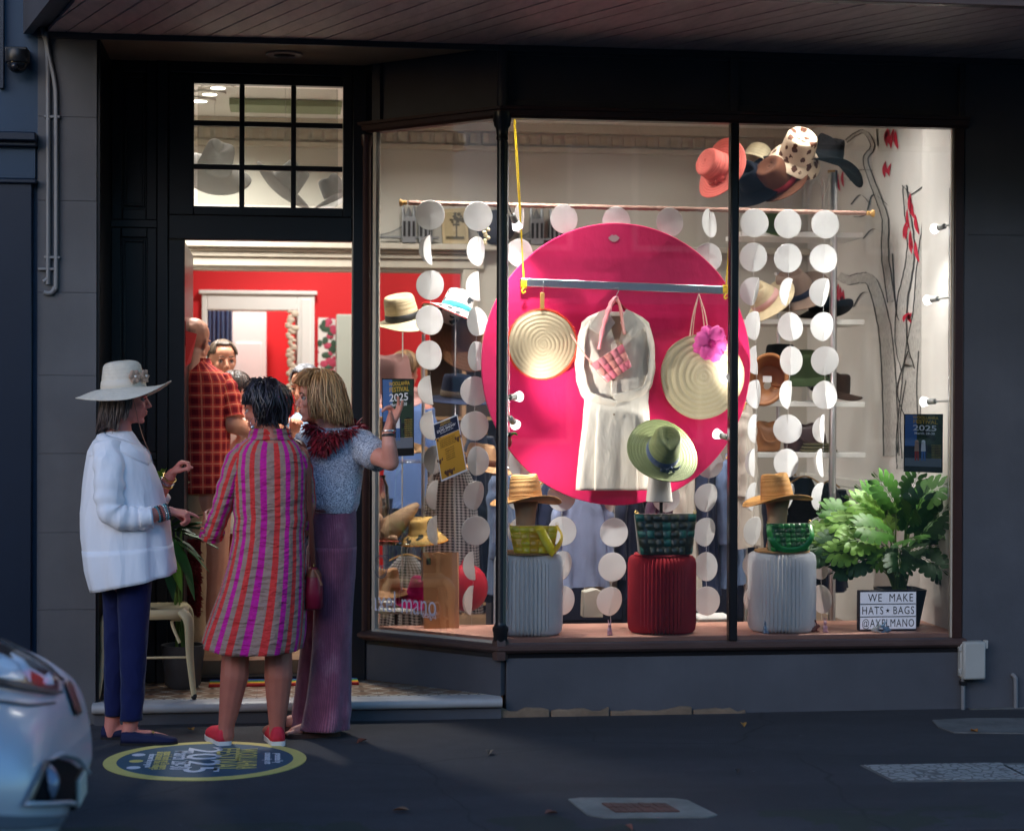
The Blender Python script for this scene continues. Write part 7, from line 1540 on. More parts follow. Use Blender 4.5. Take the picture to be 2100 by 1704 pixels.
# ---------------------------------------------------------------- woman with the red feather boa
Y = -.35
t = person('woman with blonde bob, red feather boa and pale blue knit top, raising one hand', (A(665, 1495).x, Y, 0))
HM3 = headM(A(653, 818), 184, 0, 0, .96); g = G(); head(g, HM3)
g.chain([A(678, 872), A(686, 915), A(684, 985), A(682, 1050), A(682, 1130)], [.055, .105, .11, .10, .095]); g.cap(A(640, 915, .04), .055, A(736, 912, -.04), .055)
g.chain([A(738, 912, -.06), A(770, 934, -.16), A(801, 948, -.24), A(798, 915, -.26), A(795, 887, -.25)], [.052, .046, .040, .036, .0255])
hand(g, A(797, 879, -.25), (.34, -.15, .92), (-.62, -.55, .3), 1, [(6, 14, 10), (10, 16, 10), (58, 60, 40), (64, 66, 40)], .98, (.6, .5, .65), .22)
g.chain([A(622, 915, .08), A(606, 1000, .12), A(590, 1040, .0)], [.052, .042, .036])
for (kx_, ax, dy) in ((690, 668, -.07), (650, 630, .10)):
    g.chain([A(688 if dy < 0 else 665, 1130, dy), A(kx_, 1300, dy), A(ax, 1470, dy), A(ax - 4, 1490, dy)], [.075, .055, .038, .034])
    hz = A(ax, 1492, dy); g.chain([V((hz.x + .01, hz.y, .04)), V((hz.x - .07, hz.y - .02, .042)), V((hz.x - .15, hz.y - .035, .028))], [.032, .034, .022])
    for k in range(5): g.cap(V((hz.x - .15, hz.y - .06 + .017 * k + (0), .028)), .0095, V((hz.x - .185 + .006 * abs(k - 1), hz.y - .066 + .017 * k, .022)), .0085, 8)
fuse(g, 'body', SK3, t, .005, 3); facebits(HM3, t)
def m_knit():
    t_ = NT('speckled_knit'); v = t_.coord(); n = t_.noise(v, 170, 2, .7); t_.col(t_.ramp(n, [(.36, C(96, 106, 128)), (.5, C(176, 184, 200)), (.64, C(218, 224, 234))])); t_.set(.85, 0, .2, Sheen_Weight=.2); p = t_.bump(n, .6, .003); t_.bump(t_.noise(t_.coord('Object', (1, 1, 1.3)), 13, 3), .5, .014, p); return t_.m
KNIT = m_knit()
rows = [(878, 650, 720, .06), (884, 638, 732, .08), (894, 622, 746, .105), (910, 612, 752, .125), (935, 610, 752, .135), (970, 612, 744, .14), (1010, 620, 738, .145), (1032, 628, 735, .14), (1046, 640, 729, .125), (1050, 644, 727, .12)]
rg, uv = loftpx(refine(rows, 5), Y, 64, lambda a, py, j: 1 + .02 * nz(math.cos(a) * 4, math.sin(a) * 4, py * .03) + .025 * sstep(980, 1030, py) * math.sin(8 * a + py * .02)); g = G(); g.rings(rg, False, uv); g.done('knit_top', KNIT, t, ang=0, weld=True, solid=.003)
sleeve([A(720, 905, -.02), A(742, 915, -.07), A(762, 928, -.12), A(778, 937, -.165)], [.085, .084, .078, .074], KNIT, t, 'short_sleeve', 24, .10, (1, .9)); sleeve([A(632, 905, .06), A(616, 930, .09), A(608, 965, .11)], [.075, .078, .07], KNIT, t, 'short_sleeve', 24, .1, seed=3)
def m_cord():
    t_ = NT('plum_corduroy'); uv = t_.sep(t_.coord('UV')); v = t_.coord(); w_ = t_.math('SINE', t_.math('MULTIPLY', uv[0], 760)); n = t_.noise(t_.coord('Object', (1, 1, .5)), 9, 5, .65)
    a = t_.ramp(n, [(.3, C(104, 56, 78)), (.55, C(146, 86, 110)), (.75, C(188, 138, 156))]); t_.col(t_.mix(t_.math('MULTIPLY_ADD', w_, .22, .22), a, C(60, 30, 58))); t_.set(.85, 0, .2, Sheen_Weight=.4)
    p = t_.bump(w_, .4, .003); t_.bump(t_.noise(t_.coord('Object', (1, 1, .5)), 11, 3), .5, .015, p); return t_.m
CORD = m_cord()
rows_hip = [(1036, 644, 728, .11), (1044, 642, 730, .115), (1075, 636, 731, .132), (1110, 632, 731, .15), (1150, 632, 730, .152), (1185, 634, 729, .14)]
rg, uv = loftpx(refine(rows_hip, 4), Y, 48, lambda a, py, j: 1, U=.9); g = G(); g.rings(rg, False, uv); g.done('trouser_seat', CORD, t, ang=0, weld=True)
for rows_, dy in (([(1120, 636, 731, .13), (1180, 640, 728, .125), (1250, 644, 723, .115), (1330, 640, 720, .112), (1410, 632, 719, .118), (1460, 625, 718, .125), (1492, 616, 717, .13)], -.07), ([(1120, 630, 705, .12), (1180, 626, 695, .11), (1250, 622, 680, .10), (1330, 616, 668, .10), (1410, 606, 660, .105), (1460, 600, 655, .11), (1492, 594, 652, .115)], .11)):
    rg, uv = loftpx(refine(rows_, 6), Y + dy, 56, lambda a, py, j: 1 + sstep(1250, 1490, py) * (.05 * math.sin(5 * a + py * .006) + .03 * math.sin(8 * a)) + .03 * math.sin(py * .12 + math.cos(a) * 3) * sstep(1400, 1490, py), U=.62); g = G(); g.rings(rg, False, uv); g.done('trouser_leg', CORD, t, ang=0, weld=True, solid=.003)
G().tube([A(642, 1042, -.08), A(660, 1046, -.115), A(690, 1046, -.118), A(715, 1044, -.10), A(728, 1042, -.05)], .009, 8, True, (.5, 1.3)).done('belt', mat('woven_belt', C(120, 84, 84), .6, 0, .3, 90), t)
SNDL = mat('brown_sandal', C(78, 50, 40), .6, 0, .15, 30)
for hx, dy in ((690, -.07), (650, .10)):
    h = A(hx + 6, 1495, dy); h.z = 0; shoe(t, h, (-1, -.18), .255, SNDL, SNDL, 'sandal', .046, .05, .022, True)
    G().tube(cat([V((h.x - .17, h.y - .075, .02)), V((h.x - .16, h.y - .03, .066)), V((h.x - .165, h.y + .02, .02))], 5), .012, 8, True, (.3, 1)).done('sandal_strap', SNDL, t)
HR3 = m_hair('blonde_hair', C(160, 112, 66), C(222, 172, 116))
def hp3(ph, q):
    ax = abs(ph); fr = ax < 58
    if fr: th = (66 + 12 * ax / 58) * min(1, q / .9); p = scalp(ph, th, 1.10 + .05 * q); return (p[0] + .012 * q, p[1], p[2])
    p = scalp(ph, 92 * min(1, q / .5), 1.17)
    if q > .5: k = (q - .5) / .5; fl = 1 + .32 * k - .16 * k * k; p = (p[0] * fl - .012 * k, p[1] * fl, p[2] - (.128 + .02 * (ax > 100)) * k)
    return p
hair(HM3, t, HR3, hp3, 1200, 76, .020, .0030, 8, curl=.008, lo=.72)
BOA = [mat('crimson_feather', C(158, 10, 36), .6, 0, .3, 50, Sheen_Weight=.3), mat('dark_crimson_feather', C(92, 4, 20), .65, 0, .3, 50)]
random.seed(31); ga, gb_ = G(), G(); core = cat([A(652, 880, -.10), A(645, 872, .02), A(690, 862, .10), A(730, 876, .03), A(715, 882, -.10), A(680, 890, -.16), A(668, 905, -.165)], 8)
for k in range(900):
    g = ga if k % 3 else gb_; p = random.choice(core) + V([random.uniform(-.012, .012) for _ in range(3)])
    ctr_ = A(690, 880, 0); out = (p - ctr_); out.z = 0; out = out.normalized() if out.length > .01 else V((0, -1, 0))
    dv = (out * random.uniform(.2, 1) + V((random.uniform(-.6, .6), random.uniform(-.5, .2), random.uniform(-1.1, .35)))).normalized()
    L = random.uniform(.04, .075); sd = dv.cross(V([random.uniform(-1, 1) for _ in range(3)])).normalized() * random.uniform(.003, .006); b1 = p + dv * L * .6 + V((0, 0, -.004)); b2 = p + dv * L + V((0, 0, -.014))
    g._add([p - sd * .4, p + sd * .4, b1 + sd, b2, b1 - sd], [(0, 1, 2, 4), (4, 2, 3)])
for k in range(420):                                         # the tail of the boa over the chest
    g = ga if k % 3 else gb_; q = random.random(); p = A(672 - 12 * q, 890 + 22 * q, -.17) + V((random.uniform(-.05, .05) * (1 - .4 * q), random.uniform(-.015, .015), random.uniform(-.02, .02)))
    dv = V((random.uniform(-.5, .5) - .15, random.uniform(-.3, .1), random.uniform(-1, -.2))).normalized(); L = random.uniform(.04, .07); sd = dv.cross(V((random.uniform(-1, 1), -1, 0))).normalized() * random.uniform(.003, .006); b1 = p + dv * L * .6; b2 = p + dv * L
    g._add([p - sd * .4, p + sd * .4, b1 + sd, b2, b1 - sd], [(0, 1, 2, 4), (4, 2, 3)])
ga.done('feather_boa', BOA[0], t, smooth=False); gb_.done('feather_boa_dark_tufts', BOA[1], t, smooth=False)  # part of the feathers is a darker crimson
bd = A(797, 879, -.25) - A(798, 915, -.26); bangle(t, A(797, 893, -.252), bd, .0285, .006, mat('dark_watch', C(28, 26, 30), .35), 'bracelet'); bangle(t, A(796.5, 884, -.251), bd, .0275, .003, BEADS[3], 'bracelet')

# ---------------------------------------------------------------- people inside the shop
def m_plaid():
    t_ = NT('red_plaid_cotton'); uv = t_.sep(t_.coord('UV')); f = lambda c: t_.math('FRACT', t_.math('MULTIPLY', c, 1 / .062))
    fu, fv = f(uv[0]), f(uv[1]); dk = t_.math('MULTIPLY', t_.math('ADD', t_.math('LESS_THAN', fu, .5), t_.math('LESS_THAN', fv, .5)), .5); ln_ = t_.math('MAXIMUM', t_.math('LESS_THAN', t_.math('ABSOLUTE', t_.math('SUBTRACT', fu, .75)), .05), t_.math('LESS_THAN', t_.math('ABSOLUTE', t_.math('SUBTRACT', fv, .75)), .05))
    a = t_.mix(dk, C(206, 66, 52), C(124, 18, 30)); t_.col(t_.mix(t_.math('MULTIPLY', ln_, .75), a, C(230, 140, 104))); t_.set(.8, 0, .2); t_.bump(t_.noise(t_.coord('Object', (1, 1, .6)), 12, 3), .5, .014); return t_.m
Y = 1.2; PLD = m_plaid(); FZ = .2
t = person('bald man in a red plaid short sleeve shirt and tan trousers standing inside the doorway', (A(415, 1300).x, Y, FZ))
HM4 = headM(A(399, 703), 62, 4, 0, 1.04); g = G(); head(g, HM4, True);  g.ell(HM4 @ V((-.012, 0, .045)), (.088, .080, .090))
g.chain([A(400, 745), A(408, 800), A(412, 880), A(415, 980), A(414, 1020)], [.07, .14, .15, .14, .14]); g.cap(A(365, 790), .07, A(455, 790), .07)
g.chain([A(460, 795, -.02), A(474, 868, -.06), A(505, 882, .10), A(515, 870, .22)], [.065, .055, .045, .03]); hand(g, A(516, 868, .24), (.2, .9, .3), (0, .3, -1), 1, [20, 25, 30, 30], 1)
g.chain([A(362, 795), A(345, 880, .1), A(380, 900, .25)], [.065, .052, .04]); g.chain([A(395, 1020), A(395, 1160), A(398, 1300), A(400, 1318)], [.10, .07, .05, .045]); g.chain([A(440, 1020), A(442, 1160), A(432, 1300), A(432, 1318)], [.10, .07, .05, .045])
fuse(g, 'body', SK4, t, .007, 3)
rows = [(742, 382, 426, .07), (752, 372, 440, .10), (764, 356, 458, .13), (782, 346, 470, .15), (820, 344, 474, .165), (880, 350, 472, .165), (950, 354, 470, .165), (1010, 356, 470, .17)]
rg, uv = loftpx(refine(rows, 4), Y, 60, lambda a, py, j: 1 + .02 * math.sin(6 * a) * sstep(820, 1000, py) + .015 * nz(math.cos(a) * 4, math.sin(a) * 4, py * .03), U=1.2); g = G(); g.rings(rg, False, uv); g.done('plaid_shirt', PLD, t, ang=0, weld=True, solid=.003)
sleeve([A(448, 780), A(462, 800, -.02), A(470, 830, -.04), A(476, 858, -.055)], [.085, .085, .08, .078], PLD, t, 'short_sleeve', 24, .1, uvscale=.085)
sleeve([A(372, 780), A(358, 810), A(350, 850, .04)], [.085, .085, .08], PLD, t, 'short_sleeve', 24, .1, uvscale=.085, seed=2)
g = G(); rg = [[A(404, 748) + V((.078 * k * math.cos(a), .072 * k * math.sin(a), z)) for a in [2 * PI * i / 32 for i in range(33)]] for k, z in ((.95, .03), (.92, .034), (1.12, -.012))]; g.rings(rg, False, [[(i / 32 * .5, .02 * j) for i in range(33)] for j in range(3)]); g.done('shirt_collar', PLD, t, ang=0, weld=True, solid=.003)
TAND = cloth('tan_chinos', C(176, 146, 108), .85, .08, .2, 400, .8)
for rows_, dy in (([(985, 360, 425, .14), (1060, 362, 424, .12), (1180, 372, 424, .10), (1280, 376, 422, .085), (1322, 376, 422, .085)], -.02), ([(985, 402, 468, .14), (1060, 410, 467, .12), (1180, 412, 460, .10), (1280, 410, 455, .085), (1322, 410, 455, .085)], .06)):
    rg, uv = loftpx(refine(rows_, 5), Y + dy, 32, lambda a, py, j: 1 + .04 * math.sin(py * .08 + 2 * math.sin(a))); g = G(); g.rings(rg, False, uv); g.done('trouser_leg', TAND, t, ang=0, weld=True, solid=.003)
for px, dy in ((398, -.02), (432, .06)): h = A(px, 1320, dy); h.z = FZ; shoe(t, h, (.35, 1), .29, LEA, SOLD, 'shoe', .05, .07, .02)
Y = 2.0
t = person('man with short grey brown hair facing the street behind the plaid shirt', (A(456, 1200).x, Y, FZ)); HM5 = headM(A(457, 742), -74, 0, 0, 1.02); g = G(); head(g, HM5, True)
g.chain([A(457, 800), A(457, 850), A(457, 1000), A(457, 1020)], [.07, .13, .14, .13]); g.cap(A(415, 835), .07, A(500, 835), .07); g.chain([A(412, 840), A(405, 920), A(420, 990, -.1)], [.06, .05, .04]); g.chain([A(502, 840), A(510, 920), A(495, 990, -.1)], [.06, .05, .04])
for sx in (-25, 25): g.chain([A(457 + sx, 1020), A(457 + sx, 1150), A(457 + sx, 1270)], [.10, .07, .05])
fuse(g, 'body', SK4, t, .007, 3); facebits(HM5, t, SK4)
HR5 = m_hair('grey_brown_short_hair', C(84, 68, 54), C(122, 104, 86))
def hp5(ph, q):
    ax = abs(ph); e = 47 if ax < 50 else (84 if ax < 100 else 112); return scalp(ph, e * q, 1.06)
hair(HM5, t, HR5, hp5, 380, 60, .004, .003, 9)
rows = [(802, 436, 478, .08), (815, 420, 496, .11), (840, 405, 510, .14), (900, 408, 508, .15), (1020, 408, 506, .15)]
rg, uv = loftpx(refine(rows, 4), Y, 40); g = G(); g.rings(rg, False, uv); g.done('shirt', cloth('slate_blue_shirt', C(60, 76, 110)), t, ang=0, weld=True)
for sx in (-1, 1): sleeve([A(457 + 42 * sx, 830), A(457 + 52 * sx, 880), A(457 + 50 * sx, 930)], [.075, .07, .065], MATS['slate_blue_shirt'], t, 'sleeve', 20, .1)
for sx in (-24, 24): rg, uv = loftpx(refine([(1000, 457 + sx - 28, 457 + sx + 28, .13), (1150, 457 + sx - 24, 457 + sx + 24, .1), (1275, 457 + sx - 20, 457 + sx + 20, .09)], 4), Y, 28); g = G(); g.rings(rg, False, uv); g.done('trouser_leg', BLU2, t, ang=0, weld=True)
for sx in (-24, 24): h = A(457 + sx, 1270); h.z = FZ; shoe(t, h + V((0, .06, 0)), (0, -1), .28, LEA, SOLD, 'shoe', .05, .07, .02)
Y = 1.55
t = person('dark haired woman with a bun and white top behind the plaid shirt', (A(490, 1250).x, Y, FZ)); HM6 = headM(A(484, 806), 40, 6, 0, .95); g = G(); head(g, HM6)
g.chain([A(482, 850), A(486, 890), A(490, 990), A(492, 1080)], [.055, .11, .12, .13]); g.cap(A(452, 880), .055, A(520, 880), .055); g.chain([A(520, 885), A(532, 960, .05), A(545, 930, .18)], [.05, .042, .03]); g.chain([A(452, 885), A(445, 960, .05), A(470, 980, .15)], [.05, .042, .03])
for sx in (-20, 20): g.chain([A(492 + sx, 1080), A(492 + sx, 1180), A(492 + sx, 1300)], [.10, .065, .045])
fuse(g, 'body', SK3, t, .007, 3); facebits(HM6, t)
HR6 = m_hair('dark_brown_hair', C(40, 28, 24), C(84, 62, 52))
def hp6(ph, q): ax = abs(ph); e = 64 if ax < 55 else (96 if ax < 100 else 118); return scalp(ph, e * q, 1.09 + .02 * math.sin(ph * .2 + q * 6))
hair(HM6, t, HR6, hp6, 300, 50, .006, .0035, 12); g = G(); bunc = HM6 @ V((-.11, 0, -.01)); g.ell(bunc, (.04, .04, .036))
for k in range(30): a = k * .7; g.tube(cat([bunc + V((.034 * math.cos(a + q * .5), .034 * math.sin(a + q * .5), .03 - .06 * q / 3)) for q in range(4)], 3), .005, 4)
g.done('hair_bun', HR6, t)
WTOP = cloth('cream_cotton_top', C(228, 222, 208)); rows = [(856, 462, 506, .07), (868, 450, 518, .1), (885, 444, 528, .12), (940, 446, 526, .13), (1010, 446, 528, .14), (1090, 442, 534, .16)]
rg, uv = loftpx(refine(rows, 4), Y, 44, lambda a, py, j: 1 + .03 * math.sin(7 * a) * sstep(900, 1080, py)); g = G(); g.rings(rg, False, uv); g.done('top', WTOP, t, ang=0, weld=True); sleeve([A(516, 880), A(526, 905), A(531, 935, .03)], [.07, .07, .066], WTOP, t, 'sleeve', 20, .1)
rg, uv = loftpx(refine([(1080, 446, 530, .15), (1200, 450, 528, .14), (1300, 452, 524, .14)], 4), Y, 40, lambda a, py, j: 1 + .05 * math.sin(8 * a)); g = G(); g.rings(rg, False, uv); g.done('skirt', cloth('rust_skirt', C(140, 60, 46)), t, ang=0, weld=True)
for sx in (-20, 20): h = A(492 + sx, 1305); h.z = FZ; shoe(t, h, (.5, .8), .24, LEA, SOLD, 'shoe', .042, .05, .015)
Y = 1.9
t = person('grey haired man in a light blue shirt half hidden behind the blonde woman', (A(622, 1250).x, Y, FZ)); HM7 = headM(A(626, 792), 236, 14, 0, 1.0); g = G(); head(g, HM7, True)
g.chain([A(630, 845), A(632, 885), A(634, 990), A(634, 1060)], [.065, .13, .14, .14]); g.cap(A(592, 878), .065, A(672, 878), .065); g.chain([A(590, 882), A(588, 950), A(602, 900, -.2)], [.06, .05, .035]); hand(g, A(603, 893, -.22), (.1, -.3, .9), (.2, -.9, -.2), -1, [40, 45, 50, 50], 1); g.chain([A(674, 882), A(680, 960), A(660, 1000, -.15)], [.06, .05, .04])
for sx in (-22, 22): g.chain([A(634 + sx, 1060), A(634 + sx, 1180), A(634 + sx, 1280)], [.10, .07, .05])
fuse(g, 'body', SK4, t, .007, 3); facebits(HM7, t, SK4); HR7 = m_hair('grey_hair', C(96, 98, 104), C(160, 162, 168)); hair(HM7, t, HR7, hp5, 380, 60, .005, .003, 15)
LBS = cloth('light_blue_shirt', C(150, 182, 214)); rows = [(846, 608, 652, .075), (858, 594, 670, .11), (880, 582, 684, .14), (960, 584, 684, .15), (1070, 584, 684, .15)]
rg, uv = loftpx(refine(rows, 4), Y, 40); g = G(); g.rings(rg, False, uv); g.done('shirt', LBS, t, ang=0, weld=True); sleeve([A(600, 870), A(590, 905), A(588, 950, -.02), A(596, 925, -.12)], [.075, .07, .062, .055], LBS, t, 'sleeve', 20, .1)
for sx in (-22, 22): rg, uv = loftpx(refine([(1050, 634 + sx - 30, 634 + sx + 30, .13), (1180, 634 + sx - 24, 634 + sx + 24, .1), (1285, 634 + sx - 20, 634 + sx + 20, .09)], 4), Y, 28); g = G(); g.rings(rg, False, uv); g.done('trouser_leg', NVY, t, ang=0, weld=True)
for sx in (-22, 22): h = A(634 + sx, 1282); h.z = FZ; shoe(t, h + V((0, .06, 0)), (-.4, -1), .28, LEA, SOLD, 'shoe', .05, .07, .02)
Y = 2.35
t = person('person in a blue shirt with light brown hair seen through the splayed pane', (A(832, 1200).x, Y, FZ)); HM8 = headM(A(832, 762), 60, 5, 0, .98); g = G(); head(g, HM8)
g.chain([A(832, 812), A(830, 850), A(830, 960), A(830, 1030)], [.06, .12, .13, .13]); g.cap(A(792, 842), .06, A(870, 842), .06); g.chain([A(790, 846), A(782, 920), A(800, 960, .1)], [.055, .045, .035]); g.chain([A(872, 846), A(880, 920), A(866, 960, .1)], [.055, .045, .035])
for sx in (-22, 22): g.chain([A(830 + sx, 1030), A(830 + sx, 1130), A(830 + sx, 1235)], [.10, .065, .045])
fuse(g, 'body', SK3, t, .008, 3); HR8 = m_hair('light_brown_hair', C(126, 92, 62), C(170, 134, 96)); hair(HM8, t, HR8, hp6, 280, 50, .006, .0038, 17)
rows = [(812, 812, 852, .07), (824, 798, 866, .10), (845, 786, 878, .13), (920, 788, 876, .14), (1040, 786, 878, .14)]
rg, uv = loftpx(refine(rows, 4), Y, 40); g = G(); g.rings(rg, False, uv); g.done('shirt', cloth('mid_blue_shirt', C(96, 124, 178)), t, ang=0, weld=True)
for sx in (-1, 1): sleeve([A(832 + 40 * sx, 840), A(832 + 49 * sx, 880), A(832 + 50 * sx, 925)], [.07, .066, .06], MATS['mid_blue_shirt'], t, 'sleeve', 20, .1)
for sx in (-22, 22): rg, uv = loftpx(refine([(1020, 830 + sx - 28, 830 + sx + 28, .12), (1130, 830 + sx - 23, 830 + sx + 23, .1), (1240, 830 + sx - 19, 830 + sx + 19, .09)], 4), Y, 28); g = G(); g.rings(rg, False, uv); g.done('trouser_leg', BLU2, t, ang=0, weld=True)
for sx in (-22, 22): h = A(830 + sx, 1236); h.z = FZ; shoe(t, h, (.5, .8), .26, LEA, SOLD, 'shoe', .045, .06, .02)
# ================================================================ porch: metal chair, peace lily, rainbow mat, red things at the door
CHM = mat('cream_chair_paint', C(206, 190, 150), .4, .0, .12, 10, .1, 60)
ch = thing('metal_chair', 'cream painted pressed metal chair on the tiled porch behind the sun hat woman', 'chair', (at(305, 1405, .25).x, .25, .106)); PZ_ = .106
sx0 = at(305, 1245, .22).x; sz = at(305, 1245, .22).z
sc4 = [V((sx0 + x, .25 + y, sz)) for x, y in ((-.19, -.17), (.19, -.17), (.17, .18), (-.17, .18))]
g = G(); rg = []
for z, k in ((-.045, 1.0), (-.012, 1.01), (.0, .97), (.002, .90), (-.006, .8), (-.006, .01)):
    rg.append([V((sx0 + .19 * k * math.copysign(abs(math.cos(a)) ** .35, math.cos(a)), .25 + .18 * k * math.copysign(abs(math.sin(a)) ** .35, math.sin(a)), sz + z)) for a in [2 * PI * i / 48 for i in range(49)]])
g.rings(rg, False); g.done('seat', CHM, ch, ang=50, weld=True, solid=.002)
for x, y in ((-.17, -.155), (.17, -.155), (.155, .16), (-.155, .16)):
    top = V((sx0 + x, .25 + y, sz - .012)); bot = V((sx0 + x * 1.36, .25 + y * 1.32, PZ_ + .01)); lg = G(); d = bot - top
    pts = cat([top, top + d * .12 + V((x * .16, y * .16, 0)), top + d * .5 + V((x * .05, y * .05, 0)), bot], 5); lg.tube(pts, [.030, .028, .021, .014], 12, True, (1, .8)); l_ = lg.done('leg', CHM, ch)
    G().cap(bot + V((0, 0, .006)), .0145, bot - V((0, 0, -.004 + .003)), .0145, 10).done('foot_cap', DK, l_)
for s_ in (-1, 1): 
    G().tube(cat([V((sx0 - .165, .25 + .155 * s_, sz - .02)), V((sx0 - .185, .25 + .155 * s_, sz + .2)), V((sx0 - .215, .25 + .12 * s_, sz + .37)), V((sx0 - .225, .25, sz + .40))], 6), .013, 10).done('back_frame', CHM, ch)
    G().tube(cat([V((sx0 + .165 * s_, .25 - .145, sz - .05)), V((sx0 + .12 * s_, .25 - .15, sz - .06)), V((sx0 + .16 * s_, .25 - .175, sz - .16))], 4), .008, 8).done('corner_brace', CHM, ch)
g = G(); g.grid(lambda u, v: V((sx0 - .17 - .055 * v, .25 + (u - .5) * .10, sz - .01 + .40 * v)), 2, 8); g.done('back_splat', CHM, ch, solid=.003)
G().tube([V((sx0 - .19, .25 - .165, PZ_ + .2)), V((sx0 + .19, .25 - .165, PZ_ + .2))], .006, 6).done('stretcher', CHM, ch)
# peace lily by the door post
pl = thing('peace_lily', 'leafy green peace lily in a pot beside the black door post', 'pot plant', (at(375, 1390, .42).x, .42, .106)); c = V(pl.location)
G().lathe([(.07, 0), (.09, .02), (.11, .20), (.112, .22), (.10, .22), (.095, .19), (.001, .19)], 28, c).done('pot', mat('charcoal_pot', (.05, .05, .055, 1), .5), pl)
PLG = [m_leaf('lily_dark', C(30, 70, 34), C(20, 48, 26)), m_leaf('lily_mid', C(56, 104, 44), C(36, 78, 36)), m_leaf('lily_young', C(120, 160, 50), C(90, 140, 44))]
def lance(L, W_, droop, m, p0, d, parent, fold=.35):
    d = V(d).normalized(); sd = d.cross(V((0, 0, 1))).normalized(); g = G()
    def fn(u, v):
        p = p0 + d * (L * v) + V((0, 0, -droop * v * v)); w_ = W_ * math.sin(PI * min(.97, .06 + .92 * v)) ** .9 * (1 - .25 * v); return p + sd * ((u - .5) * w_) + V((0, 0, fold * abs(u - .5) * w_ + .006 * math.sin(v * 14) * abs(u - .5)))
    g.grid(fn, 4, 12); return g.done('leaf', m, parent, ang=0)
random.seed(41)
for k, (px, py, tx_, ty, mi) in enumerate(((330, 975, 348, 955, 2), (345, 1085, 420, 1060, 0), (360, 1090, 430, 1078, 1), (370, 1095, 438, 1130, 1), (352, 1100, 405, 1150, 0), (345, 1100, 385, 1190, 1), (350, 1090, 400, 1105, 0), (340, 1110, 365, 1200, 2), (372, 1085, 440, 1100, 0), (330, 1000, 322, 960, 2), (350, 1070, 395, 1045, 0), (342, 1120, 352, 1215, 0), (360, 1110, 415, 1170, 1), (335, 1080, 300, 1070, 0), (368, 1120, 392, 1215, 1))):
    Yk = .32 + random.uniform(-.06, .12); p0 = at(px, py, Yk); p1 = at(tx_, ty, Yk - random.uniform(0, .12)); d = p1 - p0; L = d.length
    lance(L * 1.05, .085 if L > .12 else .05, .035, PLG[mi], p0, d + V((0, 0, .05)), pl)
    G().tube(cat([c + V((random.uniform(-.04, .04), random.uniform(-.04, .04), .18)), c * .5 + p0 * .5 + V((0, 0, .08)), p0], 5), .0035, 6).done('leaf_stalk', PETI, pl)
# rainbow door mat
dm = thing('door_mat', 'rainbow striped door mat across the shop threshold', 'door mat', (at(580, 1392, .52).x, .52, .106)); a_, b_ = at(428, 1396, .42), at(736, 1396, .42)
for k, c_ in enumerate((C(150, 30, 30), C(200, 100, 30), C(212, 176, 40), C(60, 120, 50), C(30, 100, 110), C(40, 60, 130))):
    G().bb((a_.x, .42 + k * .030, .106), (b_.x, .448 + k * .030, .118)).done('mat_stripe', mat('mat_%d' % k, c_, .95, 0, .25, 60, .5, 200), dm, bevel=.002)
# red fluff rug roll and red card hung at the door post
rf = thing('red_fluffy_throw', 'dark red fluffy throw hanging just inside the door', 'throw', at(398, 1200, 1.0)); random.seed(51); g = G()
for k in range(1500):
    p = at(random.uniform(380, 412), random.uniform(1105, 1262), 1.0 + random.uniform(-.02, .02)); dv = V((random.uniform(-1, 1), random.uniform(-1.2, .2), random.uniform(-1.2, .4))).normalized() * random.uniform(.015, .03); sd = V((.004, 0, .002)); g._add([p - sd, p + sd, p + dv], [(0, 1, 2)])
g.done('pile', mat('red_pile', C(120, 20, 22), .9, 0, .3, 40), rf, smooth=False); G().bb(at(380, 1262, 1.02), at(412, 1105, 1.05)).done('backing', mat('red_backing', C(80, 14, 16), .9), rf)
rc = thing('red_card', 'red card folder fixed to the edge of the open door', 'card', at(390, 700, .8)); RC = mat('red_card_paper', C(206, 14, 20), .55, 0, .05, 8)
G().prism([at(372, 658, .66), at(381, 658, .66), at(381, 710, .66), at(372, 710, .66)], (0, .004, 0)).done('card_tab', RC, rc, smooth=False)
G().prism([at(380, 678, .72), at(404, 685, .80), at(391, 745, .80), at(380, 752, .72)], (0, .003, 0)).done('card_leaf', RC, rc, smooth=False)
fs = thing('floral_banner', 'white banner with pink floral print on the red wall', 'banner', at(670, 700, 5.14)); 
G().bb(at(652, 790, 5.15), at(688, 652, 5.16)).done('cloth_panel', m_floral('pink_floral_print', C(226, 222, 216), C(190, 60, 90)), fs, smooth=False); random.seed(61); 
for k in range(26):
    p = at(random.uniform(654, 686), random.uniform(656, 786), 5.147); G().ell(p, (random.uniform(.02, .045), .002, random.uniform(.02, .04)), n=8, m=4).done('printed_rose' if k % 2 else 'printed_sprig', mat('rose_print', C(186, 70, 96), .7, 0, .4, 60) if k % 2 else mat('leaf_print', C(60, 84, 66), .7, 0, .4, 60), fs)
gp = thing('grey_panel_board', 'pale grey green board leaning on the red wall by the banner', 'board', at(705, 700, 5.1)); G().bb(at(689, 900, 5.1), at(724, 645, 5.12)).done('panel_face', mat('sage_panel', C(176, 182, 170), .6), gp, bevel=.01)
od = thing('ornate_hanging', 'pale hanging ornament strip beside the white door casing', 'ornament', at(598, 720, 5.0)); g = G(); random.seed(71)
for k in range(40): p = at(598 + random.uniform(-7, 7), 640 + k * 4.2, 5.0); g.ell(p, (random.uniform(.015, .035), .012, random.uniform(.012, .03)), n=8, m=5)
g.done('ornament_beads', mat('ornament_cream', C(196, 180, 160), .6, 0, .4, 30), od)
